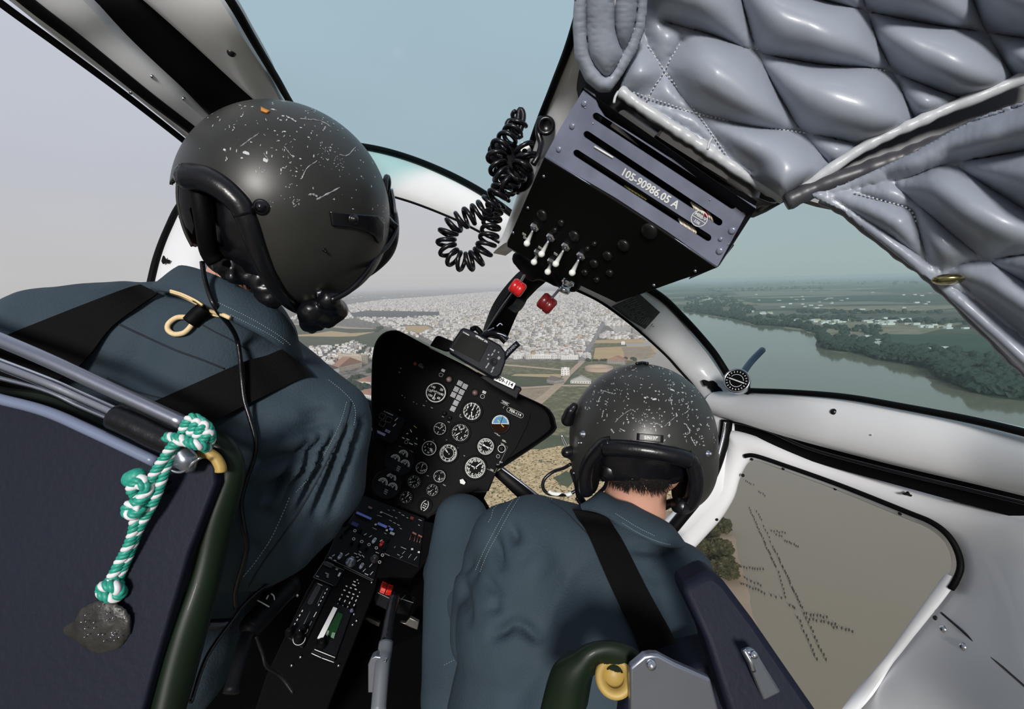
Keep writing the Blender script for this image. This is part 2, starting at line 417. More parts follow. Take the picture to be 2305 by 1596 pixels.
# roof rail on the right, below the tinted roof window
t6 = ribbon('trim_6', [(1615, 880, 1.17), (1660, 884, 1.12), (1710, 884, 1.06), (1780, 887, .99), (1900, 897, .90), (2040, 921, .81), (2212, 956, .72), (2400, 1002, .62)],
            [(1590, 925, 1.18), (1627, 938, 1.13), (1700, 962, 1.06), (1800, 992, .98), (1975, 1038, .86), (2100, 1068, .79), (2212, 1094, .73), (2400, 1140, .63)], WHITE, 0.02, 0.03, n=60)
tag(t6, 'broad white roof rail below the tinted roof window at the right', 'window frame', kind='structure')
seal(t6, [(1662, 878, 1.11), (1710, 880, 1.05), (1780, 883, .98), (1900, 893, .89), (2040, 917, .80), (2212, 951, .71), (2400, 998, .61)], .0058, 70)
rivet(t6, 1877, 927, .885, .0052, BLACKG); rivet(t6, 1961, 979, .835, .0016)
gap2 = ribbon('trim_7', [(1620, 930, 1.18), (1700, 950, 1.10), (1800, 983, 1.02), (1975, 1028, .90), (2212, 1085, .77), (2400, 1130, .67)],
              [(1625, 975, 1.18), (1700, 992, 1.10), (1817, 1035, 1.02), (1975, 1080, .90), (2212, 1145, .76), (2400, 1195, .66)], BLACK, 0.0, 0.02, n=50)
tag(gap2, 'black rubber gap between the right roof rail and the right door', 'door seal', kind='structure')
tube_px('seal_strip', [(1640, 948, 1.16), (1723, 968, 1.07), (1817, 1008, .99), (1975, 1052, .87), (2212, 1110, .745), (2400, 1155, .645)], .003, BLACKG, gap2)
tube_px('seal_strip', [(1636, 946, 1.145), (1630, 985, 1.14), (1608, 1055, 1.13), (1578, 1110, 1.125), (1530, 1170, 1.11), (1480, 1230, 1.09)], .013, BLACK, gap2)
# white door with the low window
WIN = [(1689, 1039), (1708, 1039), (1763, 1059), (1884, 1104), (2034, 1166), (2083, 1186), (2119, 1212), (2138, 1244), (2141, 1277), (2128, 1305), (2083, 1368), (2035, 1430), (1988, 1489), (1930, 1560), (1860, 1660), (1500, 1660), (1440, 1380), (1520, 1285), (1555, 1244), (1590, 1206), (1623, 1169), (1645, 1135), (1656, 1112), (1665, 1080), (1676, 1055)]
def ddoor(x, y):   # the door skin: nearest at the lower right
    return 1.13 - (x-1640)*0.00064 - max(0, y-1240)*0.00018
OUT = [(1640, 968), (1703, 981), (1817, 1028), (1975, 1072), (2086, 1106), (2212, 1138), (2400, 1190), (2400, 1330), (2400, 1450), (2400, 1560), (2400, 1700), (2200, 1700), (2100, 1700), (2050, 1700), (1960, 1700), (1500, 1700), (1380, 1400), (1480, 1240), (1520, 1200), (1555, 1160), (1580, 1125), (1602, 1090), (1618, 1050), (1632, 1010), (1636, 985)]
door = empty('door_1', P(1900, 1150, ddoor(1900, 1150)), 'white right cabin door with a rounded low window over brown water', 'door', kind='structure')
def loop3(poly, n): return [v for v in spline([(x, y, 0) for x, y in poly], n, True)]
def scaled(poly, k, c=(1880, 1270)): return [(c[0]+(x-c[0])*k, c[1]+(y-c[1])*k) for x, y in poly]
NW = 25
rows = []
prof = [(0.0, 0.022), (0.06, 0.006), (0.2, 0.0), (0.5, -0.006), (0.82, 0.0), (0.97, 0.008), (1.0, 0.03)]
WO = [(WIN[i][0] + (OUT[i][0]-WIN[i][0])*0.17, WIN[i][1] + (OUT[i][1]-WIN[i][1])*0.17) for i in range(NW)]   # lip around the pane
lo = spline([(x, y, 0) for x, y in OUT], 150, True)
# sample both loops with matching indices
def dense(poly, m):
    out = []; N = len(poly)
    for i in range(N):
        p0, p1, p2, p3 = [Vector((*poly[(i+k-1) % N], 0)) for k in range(4)]
        for k in range(m):
            t = k/m; out.append(0.5*((2*p1) + (p2-p0)*t + (2*p0-5*p1+4*p2-p3)*t*t + (3*p1-p0-3*p2+p3)*t**3))
    return out
di, do = dense(WIN, 6), dense(OUT, 6)
for s, dz in prof:
    row = []
    for a, b in zip(di, do):
        x, y = a.x+(b.x-a.x)*s, a.y+(b.y-a.y)*s
        row.append(P(x, y, ddoor(x, y)+dz))
    rows.append(row)
for s, dz in ((1.0, 0.05), (0.0, 0.05)):
    rows.append([P(a.x+(b.x-a.x)*s, a.y+(b.y-a.y)*s, ddoor(a.x+(b.x-a.x)*s, a.y+(b.y-a.y)*s)+dz) for a, b in zip(di, do)])
skin = MB().grid(rows, True, True).build('door_skin', WHITE, door)
smooth_by_angle(skin.data, 1.0)
# pane seal: black line along the top and right of the pane, white retaining strip inside it
sl = [(1676, 1027), (1700, 1026), (1767, 1048), (1890, 1092), (2040, 1152), (2095, 1175), (2132, 1203), (2155, 1240), (2162, 1277), (2150, 1310), (2140, 1325)]
tube_px('pane_seal', [(x, y, ddoor(x, y)-.004) for x, y in sl], .0048, BLACK, door, 80)
ribbon('retaining_strip', [(2150, 1300, ddoor(2150, 1300)-.006), (2120, 1345, ddoor(2120, 1345)-.006), (2030, 1460, ddoor(2030, 1460)-.006), (1960, 1560, ddoor(1960, 1560)-.006), (1900, 1640, .84)],
       [(2128, 1290, ddoor(2128, 1290)-.006), (2098, 1330, ddoor(2098, 1330)-.006), (1990, 1480, ddoor(1990, 1480)-.006), (1930, 1550, ddoor(1930, 1550)-.006), (1870, 1630, .84)], WHITE, 0.002, 0.006, parent=door)
for x, y in ((1692, 1033), (1672, 1070), (1613, 1169), (2130, 1324), (2057, 1430), (2106, 1391)): rivet(door, x, y, ddoor(x, y)-.004, .0035, BLACKG)
for x, y in ((2125, 1416), (2170, 1456)): rivet(door, x, y, ddoor(x, y)-.004, .0052)
for x, y in ((1763, 1055), (1880, 1100), (2026, 1156)): rivet(door, x, y, ddoor(x, y)-.002, .003, BLACKG)
tube_px('panel_joint', [(2118, 1379, ddoor(2118, 1379)-.003), (2160, 1415, ddoor(2160, 1415)-.003), (2212, 1462, ddoor(2212, 1462)-.003), (2330, 1565, ddoor(2330, 1565)-.003)], .0018, BLACKG, door)
tube_px('edge_strip', [(1633, 950, 1.12), (1626, 990, 1.12), (1612, 1040, 1.115), (1590, 1085, 1.11), (1560, 1130, 1.10)], .0035, CHROME, door)
for c, s in (((2046, 1113), 1.0), ((2172, 1133), .6)):
    pts = [(-12, -1), (-4, -3), (0, -6), (3, 0), (12, 2), (14, 6), (4, 5), (-2, 2), (-9, 2)]
    MB().prism([P(c[0]+x*s, c[1]+y*s, ddoor(*c)-.006) for x, y in pts], FW*0.004).build('paint_chip', BLACK, door, smooth=False)
# black patch torn into the paint by the thermometer
pts = [(1583, 857), (1587, 855), (1598, 859), (1606, 857), (1614, 863), (1616, 868), (1624, 875), (1629, 884), (1628, 890), (1620, 891), (1613, 886), (1606, 884), (1603, 878), (1598, 874), (1597, 869), (1588, 868)]
MB().prism([P(x, y, 1.165) for x, y in pts], FW*0.012).build('sticker_residue', BLACK, t5, smooth=False)
# instruction placard on the right arc
pc = Plane.of3(P(1380, 690, 1.115), P(1485, 712, 1.135), P(1455, 740, 1.145), 40)
pm = mat('placard_grey', (0.022, 0.022, 0.023), 0.5)
pq = flatpoly('placard', pc, [(1376, 690), (1440, 662), (1486, 703), (1452, 741), (1410, 716)], pm, t5, 0.010, 0.001)
q = MB()
for r in range(15):
    for c in range(8):
        if random.random() < 0.12: continue
        u0, v0 = c/8+random.random()*0.03, r/15
        x = 1386 + (1440-1392)*u0*0.9 + (1452-1392)*v0*0.78; y = 690 + (664-688)*u0*0.9*(1-v0*.3) + (735-688)*v0*.80 + (703-664)*u0*v0*.75
        q.add([pc.hit(x+a, y+b, 0.0115) for a, b in ((0, 0), (4.6, -2.4), (5.7, -1.4), (1.2, 1.1))], [(0, 1, 2, 3)])
q.build('printed_lines', mat('placard_print', (0.11, 0.11, 0.115), 0.6), pq, smooth=False)

# ---------- panes
CLEAR = glass_mat('clear_acrylic', (0.985, 0.985, 0.985), 0.0012)
TEAL = glass_mat('teal_acrylic', (0.80, 0.905, 0.905), 0.0015)
def pane(name, pts, m, label, th=0.003):
    v = PP(pts); c = sum(v, Vector())/len(v); n = len(v)
    q = MB(); rows = [[lerp(c, p, s) for p in v] for s in (1.0, 0.8, 0.6, 0.4, 0.2)]
    q.grid(rows, False, True); b = 4*n; q.v.append(c); q.f += [(b+i, b+(i+1) % n, 5*n) for i in range(n)]; q.mi += [0]*n
    o = q.build(name, m); s = o.modifiers.new('s', 'SOLIDIFY'); s.thickness = th
    tag(o, label, 'window', kind='structure'); return o
pane('window_1', [(-600, -350, .58), (-200, -90, .68), (45, 28, .72), (200, 140, .80), (330, 235, .88), (450, 335, 1.0), (440, 430, 1.15), (400, 480, 1.15), (375, 545, 1.12), (355, 620, 1.1), (345, 860, 1.05), (100, 900, .8), (-600, 950, .6)], CLEAR, 'large clear left door window open to the pale sky')
pane('window_2', [(400, 10, .76), (500, 93, .81), (600, 200, .90), (680, 300, 1.12), (820, 345, 1.29), (940, 380, 1.25), (1083, 450, 1.17), (1150, 480, 1.12), (1180, 400, .95), (1260, 200, .75), (1330, 60, .66), (1400, -140, .68), (900, -320, .98), (350, -270, .66)], TEAL, 'blue-tinted left roof window above the windshield')
pane('window_3', [(440, 640, 1.11), (470, 560, 1.14), (560, 470, 1.22), (700, 430, 1.3), (860, 438, 1.3), (1010, 490, 1.23), (1139, 560, 1.15), (1160, 640, 1.2), (1130, 760, 1.5), (1000, 1200, 1.6), (800, 1400, 1.5), (600, 1200, 1.3), (420, 900, 1.08)], CLEAR, 'clear left windshield pane over the white town')
pane('window_4', [(1200, 640, 1.15), (1290, 650, 1.15), (1345, 676, 1.17), (1450, 755, 1.23), (1532, 836, 1.26), (1590, 920, 1.25), (1600, 1000, 1.22), (1560, 1110, 1.2), (1450, 1240, 1.2), (1300, 1300, 1.4), (1060, 1300, 1.6), (1000, 1150, 1.65), (1130, 760, 1.5)], CLEAR, 'clear right windshield pane over fields and scrubland')
pane('window_5', [(1340, 570, 1.12), (1500, 672, 1.16), (1566, 745, 1.2), (1626, 830, 1.21), (1670, 888, 1.12), (1780, 893, 1.01), (1900, 903, .92), (2040, 927, .83), (2212, 962, .74), (2420, 1010, .63), (2420, 640, .5), (2050, 500, .60), (1850, 360, .72), (1700, 400, .85), (1500, 450, 1.0)], TEAL, 'green-tinted right roof window over the river')
pane('window_6', [(x, y, ddoor(x, y)+.02) for x, y in scaled(WIN, 1.02)], CLEAR, 'clear low window in the right door over brown water')

# white beam left of the overhead box (roof centre beam)
t8 = ribbon('trim_8', [(1330, -60, .52), (1286, 93, .60), (1245, 200, .70), (1204, 306, .80), (1166, 433, .94), (1128, 540, 1.06), (1110, 570, 1.10)],
            [(1420, -60, .50), (1360, 93, .57), (1318, 195, .66), (1240, 340, .78), (1214, 372, .84), (1160, 480, .97), (1141, 545, 1.02)], WHITE, 0.003, 0.03)
tag(t8, 'white roof centre beam between the roof window and the overhead box', 'beam', kind='structure')
seal(t8, [(1328, -60, .515), (1284, 93, .595), (1243, 200, .695), (1202, 306, .795), (1164, 433, .935)], .0055)
# nose frame rails low in the windshield
t9 = ribbon('trim_9', [(1132, 1052, 1.52), (1200, 1105, 1.5), (1300, 1190, 1.48), (1400, 1280, 1.45)], [(1110, 1068, 1.52), (1160, 1115, 1.5), (1260, 1210, 1.48), (1350, 1300, 1.45)], PANEL2, 0.01, 0.02)
tag(t9, 'dark nose frame bar crossing below the instrument panel towards the right knee', 'window frame', kind='structure')
tube_px('edge_strip', [(1126, 1052, 1.5), (1190, 1100, 1.48), (1290, 1186, 1.46)], .003, ALU, t9)
t10 = ribbon('trim_10', [(700, 850, 1.52), (780, 882, 1.55), (860, 915, 1.58)], [(690, 900, 1.5), (775, 935, 1.53), (860, 960, 1.56)], PANEL2, 0.01, 0.02)
tag(t10, 'dark nose frame bar between the left pilot and the instrument panel', 'window frame', kind='structure')
tube_px('edge_strip', [(740, 862, 1.5), (780, 879, 1.53), (840, 905, 1.55)], .003, ALU, t10)
# ---------- helmets
def helmet_mat():
    m = bpy.data.materials.new('scuffed_olive_black_paint'); m.use_nodes = True
    n, l = m.node_tree.nodes, m.node_tree.links; b = n['Principled BSDF']
    b.inputs['Roughness'].default_value = 0.36; b.inputs['Specular IOR Level'].default_value = 0.45
    tc = n.new('ShaderNodeTexCoord')
    base = n.new('ShaderNodeTexNoise'); base.inputs['Scale'].default_value = 14; base.inputs['Detail'].default_value = 6; l.new(tc.outputs['Object'], base.inputs['Vector'])
    rp = n.new('ShaderNodeValToRGB'); e = rp.color_ramp.elements; e[0].position = .3; e[0].color = (.021, .021, .019, 1); e[1].position = .75; e[1].color = (.031, .031, .029, 1)
    l.new(base.outputs['Fac'], rp.inputs['Fac']); last = rp.outputs['Color']; masks = []
    # chips: stretched cells gated by a broad patchiness
    for k, (sc, rot, st, th, gate) in enumerate(((27, .5, (1, 2.4, 1), .085, .42), (30, 2.1, (6.0, 1.3, 1.3), .085, .44), (75, 1.2, (1, 1, 1.6), .11, .44))):
        mp = n.new('ShaderNodeMapping'); mp.inputs['Rotation'].default_value = (rot, rot*.7, rot*1.3); mp.inputs['Scale'].default_value = st; l.new(tc.outputs['Object'], mp.inputs[0])
        v = n.new('ShaderNodeTexVoronoi'); v.inputs['Scale'].default_value = sc; v.inputs['Randomness'].default_value = 1; l.new(mp.outputs[0], v.inputs['Vector'])
        ds = n.new('ShaderNodeTexNoise'); ds.inputs['Scale'].default_value = 240; l.new(tc.outputs['Object'], ds.inputs['Vector'])
        ad = n.new('ShaderNodeMath'); ad.operation = 'MULTIPLY_ADD'; ad.inputs[1].default_value = .16; l.new(ds.outputs['Fac'], ad.inputs[0]); l.new(v.outputs['Distance'], ad.inputs[2])
        lt = n.new('ShaderNodeMath'); lt.operation = 'LESS_THAN'; lt.inputs[1].default_value = th+.085; l.new(ad.outputs[0], lt.inputs[0])
        g = n.new('ShaderNodeTexNoise'); g.inputs['Scale'].default_value = 16+7*k; g.inputs['Detail'].default_value = 2
        of = n.new('ShaderNodeMapping'); of.inputs['Location'].default_value = (k*3.3+.4, 1.7*k, 0); l.new(tc.outputs['Object'], of.inputs[0]); l.new(of.outputs[0], g.inputs['Vector'])
        gt = n.new('ShaderNodeMath'); gt.operation = 'GREATER_THAN'; gt.inputs[1].default_value = gate; l.new(g.outputs['Fac'], gt.inputs[0])
        mu = n.new('ShaderNodeMath'); mu.operation = 'MULTIPLY'; l.new(lt.outputs[0], mu.inputs[0]); l.new(gt.outputs[0], mu.inputs[1]); masks.append(mu)
    # wear sits on the crown: a region of the shell itself
    sp = n.new('ShaderNodeVectorMath'); sp.operation = 'DOT_PRODUCT'; sp.inputs[1].default_value = tuple(AU*0.75+UP*.25); l.new(tc.outputs['Object'], sp.inputs[0])
    top = n.new('ShaderNodeMath'); top.operation = 'GREATER_THAN'; top.inputs[1].default_value = -0.012; l.new(sp.outputs['Value'], top.inputs[0])
    for mu in masks:
        tm = n.new('ShaderNodeMath'); tm.operation = 'MULTIPLY'; l.new(mu.outputs[0], tm.inputs[0]); l.new(top.outputs[0], tm.inputs[1])
        mx = n.new('ShaderNodeMixRGB'); mx.inputs['Color2'].default_value = (.50, .51, .53, 1); l.new(tm.outputs[0], mx.inputs['Fac']); l.new(last, mx.inputs['Color1']); last = mx.outputs['Color']
    l.new(last, b.inputs['Base Color'])
    r2 = n.new('ShaderNodeMapRange'); r2.inputs['To Min'].default_value = .28; r2.inputs['To Max'].default_value = .50; l.new(base.outputs['Fac'], r2.inputs['Value']); l.new(r2.outputs['Result'], b.inputs['Roughness'])
    return m
HEL = helmet_mat()
def helmet_shell(px, py, d, rpx, low=2.6, opening=None, cutfar=None, sx=1.0, sy=1.0):
    c = P(px, py, d); ez = (CAM-c).normalized(); ex = (RT-ez*RT.dot(ez)).normalized(); ey = ez.cross(ex)
    dist = (c-CAM).length; R = math.sin(math.atan(rpx/F/ (1+((px-CX)**2+(py-CY)**2)/F**2)**.5 * ((1+((px-CX)**2+(py-CY)**2)/F**2)**.5)**0.0))*dist*1.0
    bm = bmesh.new(); bmesh.ops.create_icosphere(bm, subdivisions=6, radius=1.0)
    for v in bm.verts:
        x, y, z = v.co
        if y < 0 and low != 2:
            rr = math.hypot(x, z); q = low
            k = 1/((abs(y)**q + rr**q)**(1/q)); x, y, z = x*k, y*k, z*k
        v.co = c + (ex*x*sx + ey*y*sy + ez*z)*R
    bm.normal_update(); full = BVHTree.FromBMesh(bm)
    dele = []
    for v in bm.verts:
        q = proj(v.co); near = (v.co-c).dot(ez) > -0.12*R
        if near and inpoly(q[0], q[1], opening): dele.append(v)
        elif not near and cutfar and cutfar(q[0], q[1]): dele.append(v)
    bmesh.ops.delete(bm, geom=dele, context='VERTS')
    bmesh.ops.smooth_vert(bm, verts=[v for v in bm.verts if v.is_boundary], factor=.5, use_axis_x=True, use_axis_y=True, use_axis_z=True)
    me = bpy.data.meshes.new('shell'); bm.to_mesh(me); bm.free()
    return me, full, c, R, (ex, ey, ez)
def on(full, pts, c, R, off=0.0, n=60):
    """points lying on the helmet surface under picture points (falls back to the rim)"""
    out = []
    for p in spline([(x, y, 0) for x, y in pts], n):
        h = cast(full, p.x, p.y)
        if h is None:
            r = ray(p.x, p.y).normalized(); t = (c-CAM).dot(r); h = CAM+r*t; h = c+(h-c).normalized()*R if (h-c).length < R*1.15 else h
        out.append(h + (h-c).normalized()*off)
    return out
def add_shell(root, me):
    o = link('shell', me, HEL, root); s = o.modifiers.new('s', 'SOLIDIFY'); s.thickness = .004; s.offset = -1; return o
def snap(root, full, x, y, r=.006, nm='snap_fastener', m=CHROME, off=0.0):
    h = cast(full, x, y); r_ = ray(x, y).normalized(); loc, nr, i, d = full.ray_cast(CAM, r_)
    if loc is None: return
    if nr.dot(r_) > 0: nr = -nr
    loc = loc + nr*off
    return MB().lathe(loc-nr*.001, nr, [(r*1.5, 0), (r*1.5, .0025), (r*1.15, .003), (r, .0035), (r*.9, .006), (r*.5, .008), (.0001, .0085)], 20, 0).build(nm, m, root)

# ----- left helmet
LOPEN = [(380, 420), (402, 396), (430, 398), (470, 404), (512, 428), (546, 462), (566, 505), (585, 560), (606, 615), (640, 668), (700, 708), (760, 712), (860, 760), (500, 800), (380, 640)]
me, LF, LC, LR, LAX = helmet_shell(650, 471, .74, 224, 2.15, LOPEN, lambda x, y: y > 610 or (x < 560 and y > 560), 1.0, 1.0)
LH = empty('flight_helmet', LC, 'scuffed black flight helmet tilted forward on the left pilot', 'helmet')
LSH = add_shell(LH, me)
roll = on(LF, [(424, 398), (446, 400), (472, 407), (506, 428), (540, 460), (553, 485)], LC, LR, 0.0, 30)
MB().tube(roll, lambda t: .0165-.003*t, 14).ball(roll[0], .0165, sub=2).build('edge_roll', BLACKG, LH)
roll2 = on(LF, [(546, 474), (560, 505), (578, 558), (600, 612), (632, 662), (672, 694), (712, 700), (748, 684)], LC, LR, -.001, 50)
MB().tube(roll2, lambda t: .0135-.0045*t, 14).ball(roll2[0], .0138, sub=2).build('edge_roll', BLACKG, LH)
# dark inner lining and crumpled leather pads in the opening
lin = MB().ball(LC, LR*.93, sub=4, ax=LAX)
me = lin.mesh('lining'); bm = bmesh.new(); bm.from_mesh(me)
dele = [v for v in bm.verts if (lambda q: inpoly(q[0], q[1], [(448, 455), (500, 430), (560, 470), (600, 600), (700, 720), (500, 800), (380, 700), (430, 560)]) or q[1] > 600)(proj(v.co))]
bmesh.ops.delete(bm, geom=dele, context='VERTS'); bm.to_mesh(me); bm.free()
link('lining', me, BLACK, LH)
def skullpad(c, R, ax, k, ymax, parent):
    bm = bmesh.new(); me = MB().ball(c, R*k, sub=5, ax=ax).mesh('p'); bm.from_mesh(me)
    bmesh.ops.delete(bm, geom=[v for v in bm.verts if ymax(*proj(v.co)[:2])], context='VERTS'); 
    for v in bm.verts: v.co += (v.co-c).normalized()*(.004*noise.noise(v.co*30)-.004*abs(noise.noise(v.co*55)))
    bm.to_mesh(me); bm.free(); link('skull_pad', me, BLACKG, parent)
skullpad(LC, LR, LAX, .84, lambda x, y: y > 590 + (x-480)*.42, LH)
def crumple(a, b):
    return lambda co, nn: a*noise.noise(co*26) + b*abs(noise.noise(co*60+Vector((3, 1, 2))))
pad = blob([('c', P(480, 500, .70), .020, P(500, 565, .70), .030), ('c', P(510, 480, .70), .018, P(545, 600, .70), .026), ('c', P(470, 560, .70), .014, P(530, 615, .69), .020), ('c', P(560, 600, .70), .02, P(610, 660, .71), .02)], .004, 4, crumple(.007, -.008))
link('nape_pad', pad, BLACKG, LH)
MB().tube(spline(PP([(470, 500, .665), (480, 535, .66), (492, 560, .66)]), 14), .0025, 8).build('adjuster_strap', BLACKG, LH)
snap(LH, LF, 588, 466, .0065, m=BLACKG); snap(LH, LF, 729, 562, .0016, m=BLACKG)
sb = bvh_of([LSH])
st = drape('visor_strap', LF, [(741, 475), (790, 481), (850, 485), (862, 500), (860, 540), (848, 546), (838, 530), (820, 520), (790, 512), (746, 508)], BLACKG, LH, .002, .003)
snap(LH, LF, 792, 493, .0052, m=BLACKG, off=.003)
# front visor housing, seen edge-on at the right side of the shell
vp = [P(850, 410, .80), P(868, 440, .82), P(878, 500, .83), P(872, 555, .83), P(846, 595, .83), (P(806, 632, .82))]
MB().tube(spline(vp, 40), lambda t: .006+.0095*math.sin(math.pi*min(1, t*1.05)), 14).build('visor_rim', BLACKG, LH)
MB().tube(spline(PP([(866, 430, .775), (868, 405, .78), (872, 398, .79), (874, 415, .79), (868, 450, .80)]), 20), .0045, 8).build('visor_tab', BLACKG, LH)
MB().tube(spline(PP([(880, 425, .80), (886, 455, .81), (888, 480, .815)]), 16), .0035, 8).build('visor_edge', CHROME, LH)
MB().tube(spline(PP([(855, 470, .745), (878, 500, .78), (892, 512, .79)]), 20), .006, 8).build('visor_arm', BLACKG, LH)
MB().tube(spline(PP([(892, 512, .80), (878, 545, .78), (850, 575, .75), (820, 620, .715), (785, 655, .70), (745, 676, .685)]), 40), .0042, 8).build('chin_strap', BLACKG, LH)
mk = blob([('c', P(700, 700, .72), .020, P(738, 716, .76), .016), ('c', P(740, 672, .70), .016, P(758, 700, .76), .018), ('s', P(716, 722, .78), .016), ('c', P(690, 712, .74), .014, P(700, 735, .8), .012)], .004, 3, crumple(.004, -.003))
link('chin_cup', mk, BLACKG, LH)
drape('chin_buckle', LF, [(712, 655), (722, 652), (750, 660), (748, 672), (728, 668), (714, 668)], ALU, LH, .003, .004, 2)
MB().tube(on(LF, [(428, 430), (440, 500), (452, 570), (470, 600)], LC, LR, -.012, 20), .012, 10).build('inner_edge', BLACK, LH)
drape('crown_patch', LF, [(588, 243), (600, 249), (608, 252), (600, 256), (588, 251)], mat('orange_yellow_patch', (.55, .22, .03), .5), LH, .001, .002, 1)

# ----- right helmet
ROPEN = [(1300, 1120), (1308, 1065), (1322, 1030), (1354, 1000), (1400, 999), (1462, 1004), (1545, 1020), (1570, 1042), (1577, 1090), (1566, 1150), (1560, 1190), (1300, 1190)]
me, RF, RC, RR, RAX = helmet_shell(1443, 984, .92, 162, 3.0, ROPEN, lambda x, y: y > 1020 and 1300 < x < 1575, 1.0, 1.03)
RH = empty('flight_helmet', RC, 'chipped black flight helmet with a white numbered label on the right pilot', 'helmet')
RSH = add_shell(RH, me)
MB().tube(on(RF, [(1318, 1108), (1316, 1075), (1326, 1040), (1356, 1004), (1375, 998)], RC, RR, -.002, 40), .0125, 14).build('edge_roll', BLACKG, RH)
MB().tube(on(RF, [(1360, 1008), (1400, 1009), (1462, 1016), (1530, 1029), (1552, 1038)], RC, RR, -.002, 40), .0142, 14).build('edge_roll', BLACKG, RH)
MB().tube(on(RF, [(1545, 1028), (1562, 1048), (1570, 1085), (1562, 1125), (1545, 1142), (1526, 1140)], RC, RR, -.003, 40), .013, 14).build('edge_roll', BLACKG, RH)
skullpad(RC, RR, RAX, .86, lambda x, y: y > 1084 + abs(x-1440)*.05, RH)
link('ear_cup', blob([('c', P(1336, 1040, .86), .018, P(1322, 1090, .88), .020)], .004, 6), BLACK, RH)
link('ear_cup', blob([('c', P(1548, 1050, .87), .026, P(1544, 1112, .89), .026)], .004, 6), BLACK, RH)
link('nape_pad', blob([('c', P(1372, 1060, .86), .018, P(1508, 1068, .86), .018), ('c', P(1368, 1030, .87), .020, P(1530, 1040, .87), .022)], .004, 5, lambda co, nn: .004*noise.noise(Vector((co.x*12, co.z*80, 0)))), BLACKG, RH)
MB().tube(spline(PP([(1392, 1075, .843), (1425, 1078, .84), (1460, 1077, .84), (1490, 1080, .845)]), 30), .003, 8).build('nape_strap', BLACKG, RH)
snap(RH, RF, 1313, 977, .0040, m=ALU); snap(RH, RF, 1593, 1021, .0035, m=ALU); snap(RH, RF, 1309, 997, .0015)
MB().tube(on(RF, [(1432, 822), (1446, 820), (1458, 822)], RC, RR, .003, 10), .003, 6).build('crown_clip', BLACKG, RH)
lbl = drape('number_label', RF, [(1434, 975), (1493, 980), (1492, 997), (1433, 991)], mat('black_label', (.004, .004, .004), .4), RH, .0012, .0012, 3)
vs, fs = text2d('S/N137\'', 1.0, .04); q = MB(); k = 6.6
q.add([cast(RF, 1465 + (x*math.cos(.06)+y*math.sin(.06))*k, 986.0 + (x*math.sin(.06) - y*math.cos(.06))*k, .0022) for x, y in vs], fs)
q.build('lettering', MARK, lbl, smooth=False, fix=False)
# fittings at the left side of the right helmet
link('visor_knob', blob([('c', P(1284, 925, .90), .010, P(1278, 945, .91), .013), ('s', P(1292, 915, .9), .008)], .003, 3), BLACKG, RH)
link('microphone_bracket', blob([('s', P(1276, 1018, .90), .011), ('c', P(1284, 1012, .90), .008, P(1290, 1030, .90), .008)], .003, 3), BLACKG, RH)
MB().tube(spline(PP([(1274, 1010, .9), (1264, 986, .9), (1265, 980, .9), (1271, 992, .9), (1280, 1010, .9)]), 30), .0016, 6).build('wire_loop', CHROME, RH)
MB().tube(spline(PP([(1290, 1060, .9), (1300, 1090, .92), (1306, 1120, .93), (1318, 1138, .94)]), 30), .007, 8).build('chin_strap', BLACKG, RH)
MB().tube(spline(PP([(1298, 1120, .93), (1305, 1130, .93), (1313, 1140, .93)]), 10), .004, 8).build('chin_strap', BLACKG, RH)
MB().tube(spline(PP([(1368, 1075, .87), (1362, 1095, .88), (1350, 1108, .89), (1335, 1122, .9)]), 24), .0035, 8).build('neck_cord', BLACKG, RH)
MB().tube(spline(PP([(1495, 1140, .92), (1510, 1132, .91), (1525, 1130, .90)]), 20), .008, 8).build('chin_strap', BLACKG, RH)
link('visor_hinge', blob([('c', P(1606, 985, .93), .006, P(1604, 1012, .94), .009)], .003, 3), BLACKG, RH)
def scuffs(root, full, clusters, streaks, seed):
    rg = random.Random(seed); q = MB()
    for cx_, cy_, sp_, cnt_, big in clusters:
        for _ in range(cnt_):
            x, y = cx_+rg.gauss(0, sp_*.55), cy_+rg.gauss(0, sp_*.55); a = rg.uniform(0, 6.28); L, W = rg.uniform(1.2, 3.4)*big, rg.uniform(.6, 1.5)*big; m_ = rg.randint(5, 8); pts_ = []
            for k in range(m_):
                t = 2*math.pi*k/m_; r_ = rg.uniform(.6, 1.2); u, v = L*math.cos(t)*r_, W*math.sin(t)*r_
                h = cast(full, x+u*math.cos(a)-v*math.sin(a), y+u*math.sin(a)+v*math.cos(a), .0006)
                if h is None: break
                pts_.append(h)
            if len(pts_) == m_: q.add(pts_, [tuple(range(m_))])
    for pts_, w_ in streaks:
        s_ = spline([(x, y, 0) for x, y in pts_], 16); l_ = []
        for i, p in enumerate(s_):
            h = cast(full, p.x+rg.uniform(-.6, .6), p.y+rg.uniform(-.6, .6), .0002)
            if h is not None: l_.append(h)
        if len(l_) > 3: q.tube(l_, lambda t: w_*(.3+abs(math.sin(t*9+w_*9999))), 5)
    return q.build('paint_scuffs', mat('bare_grey_scuff', (.30, .31, .33), .5, var=.3, vscale=200), root, smooth=False)
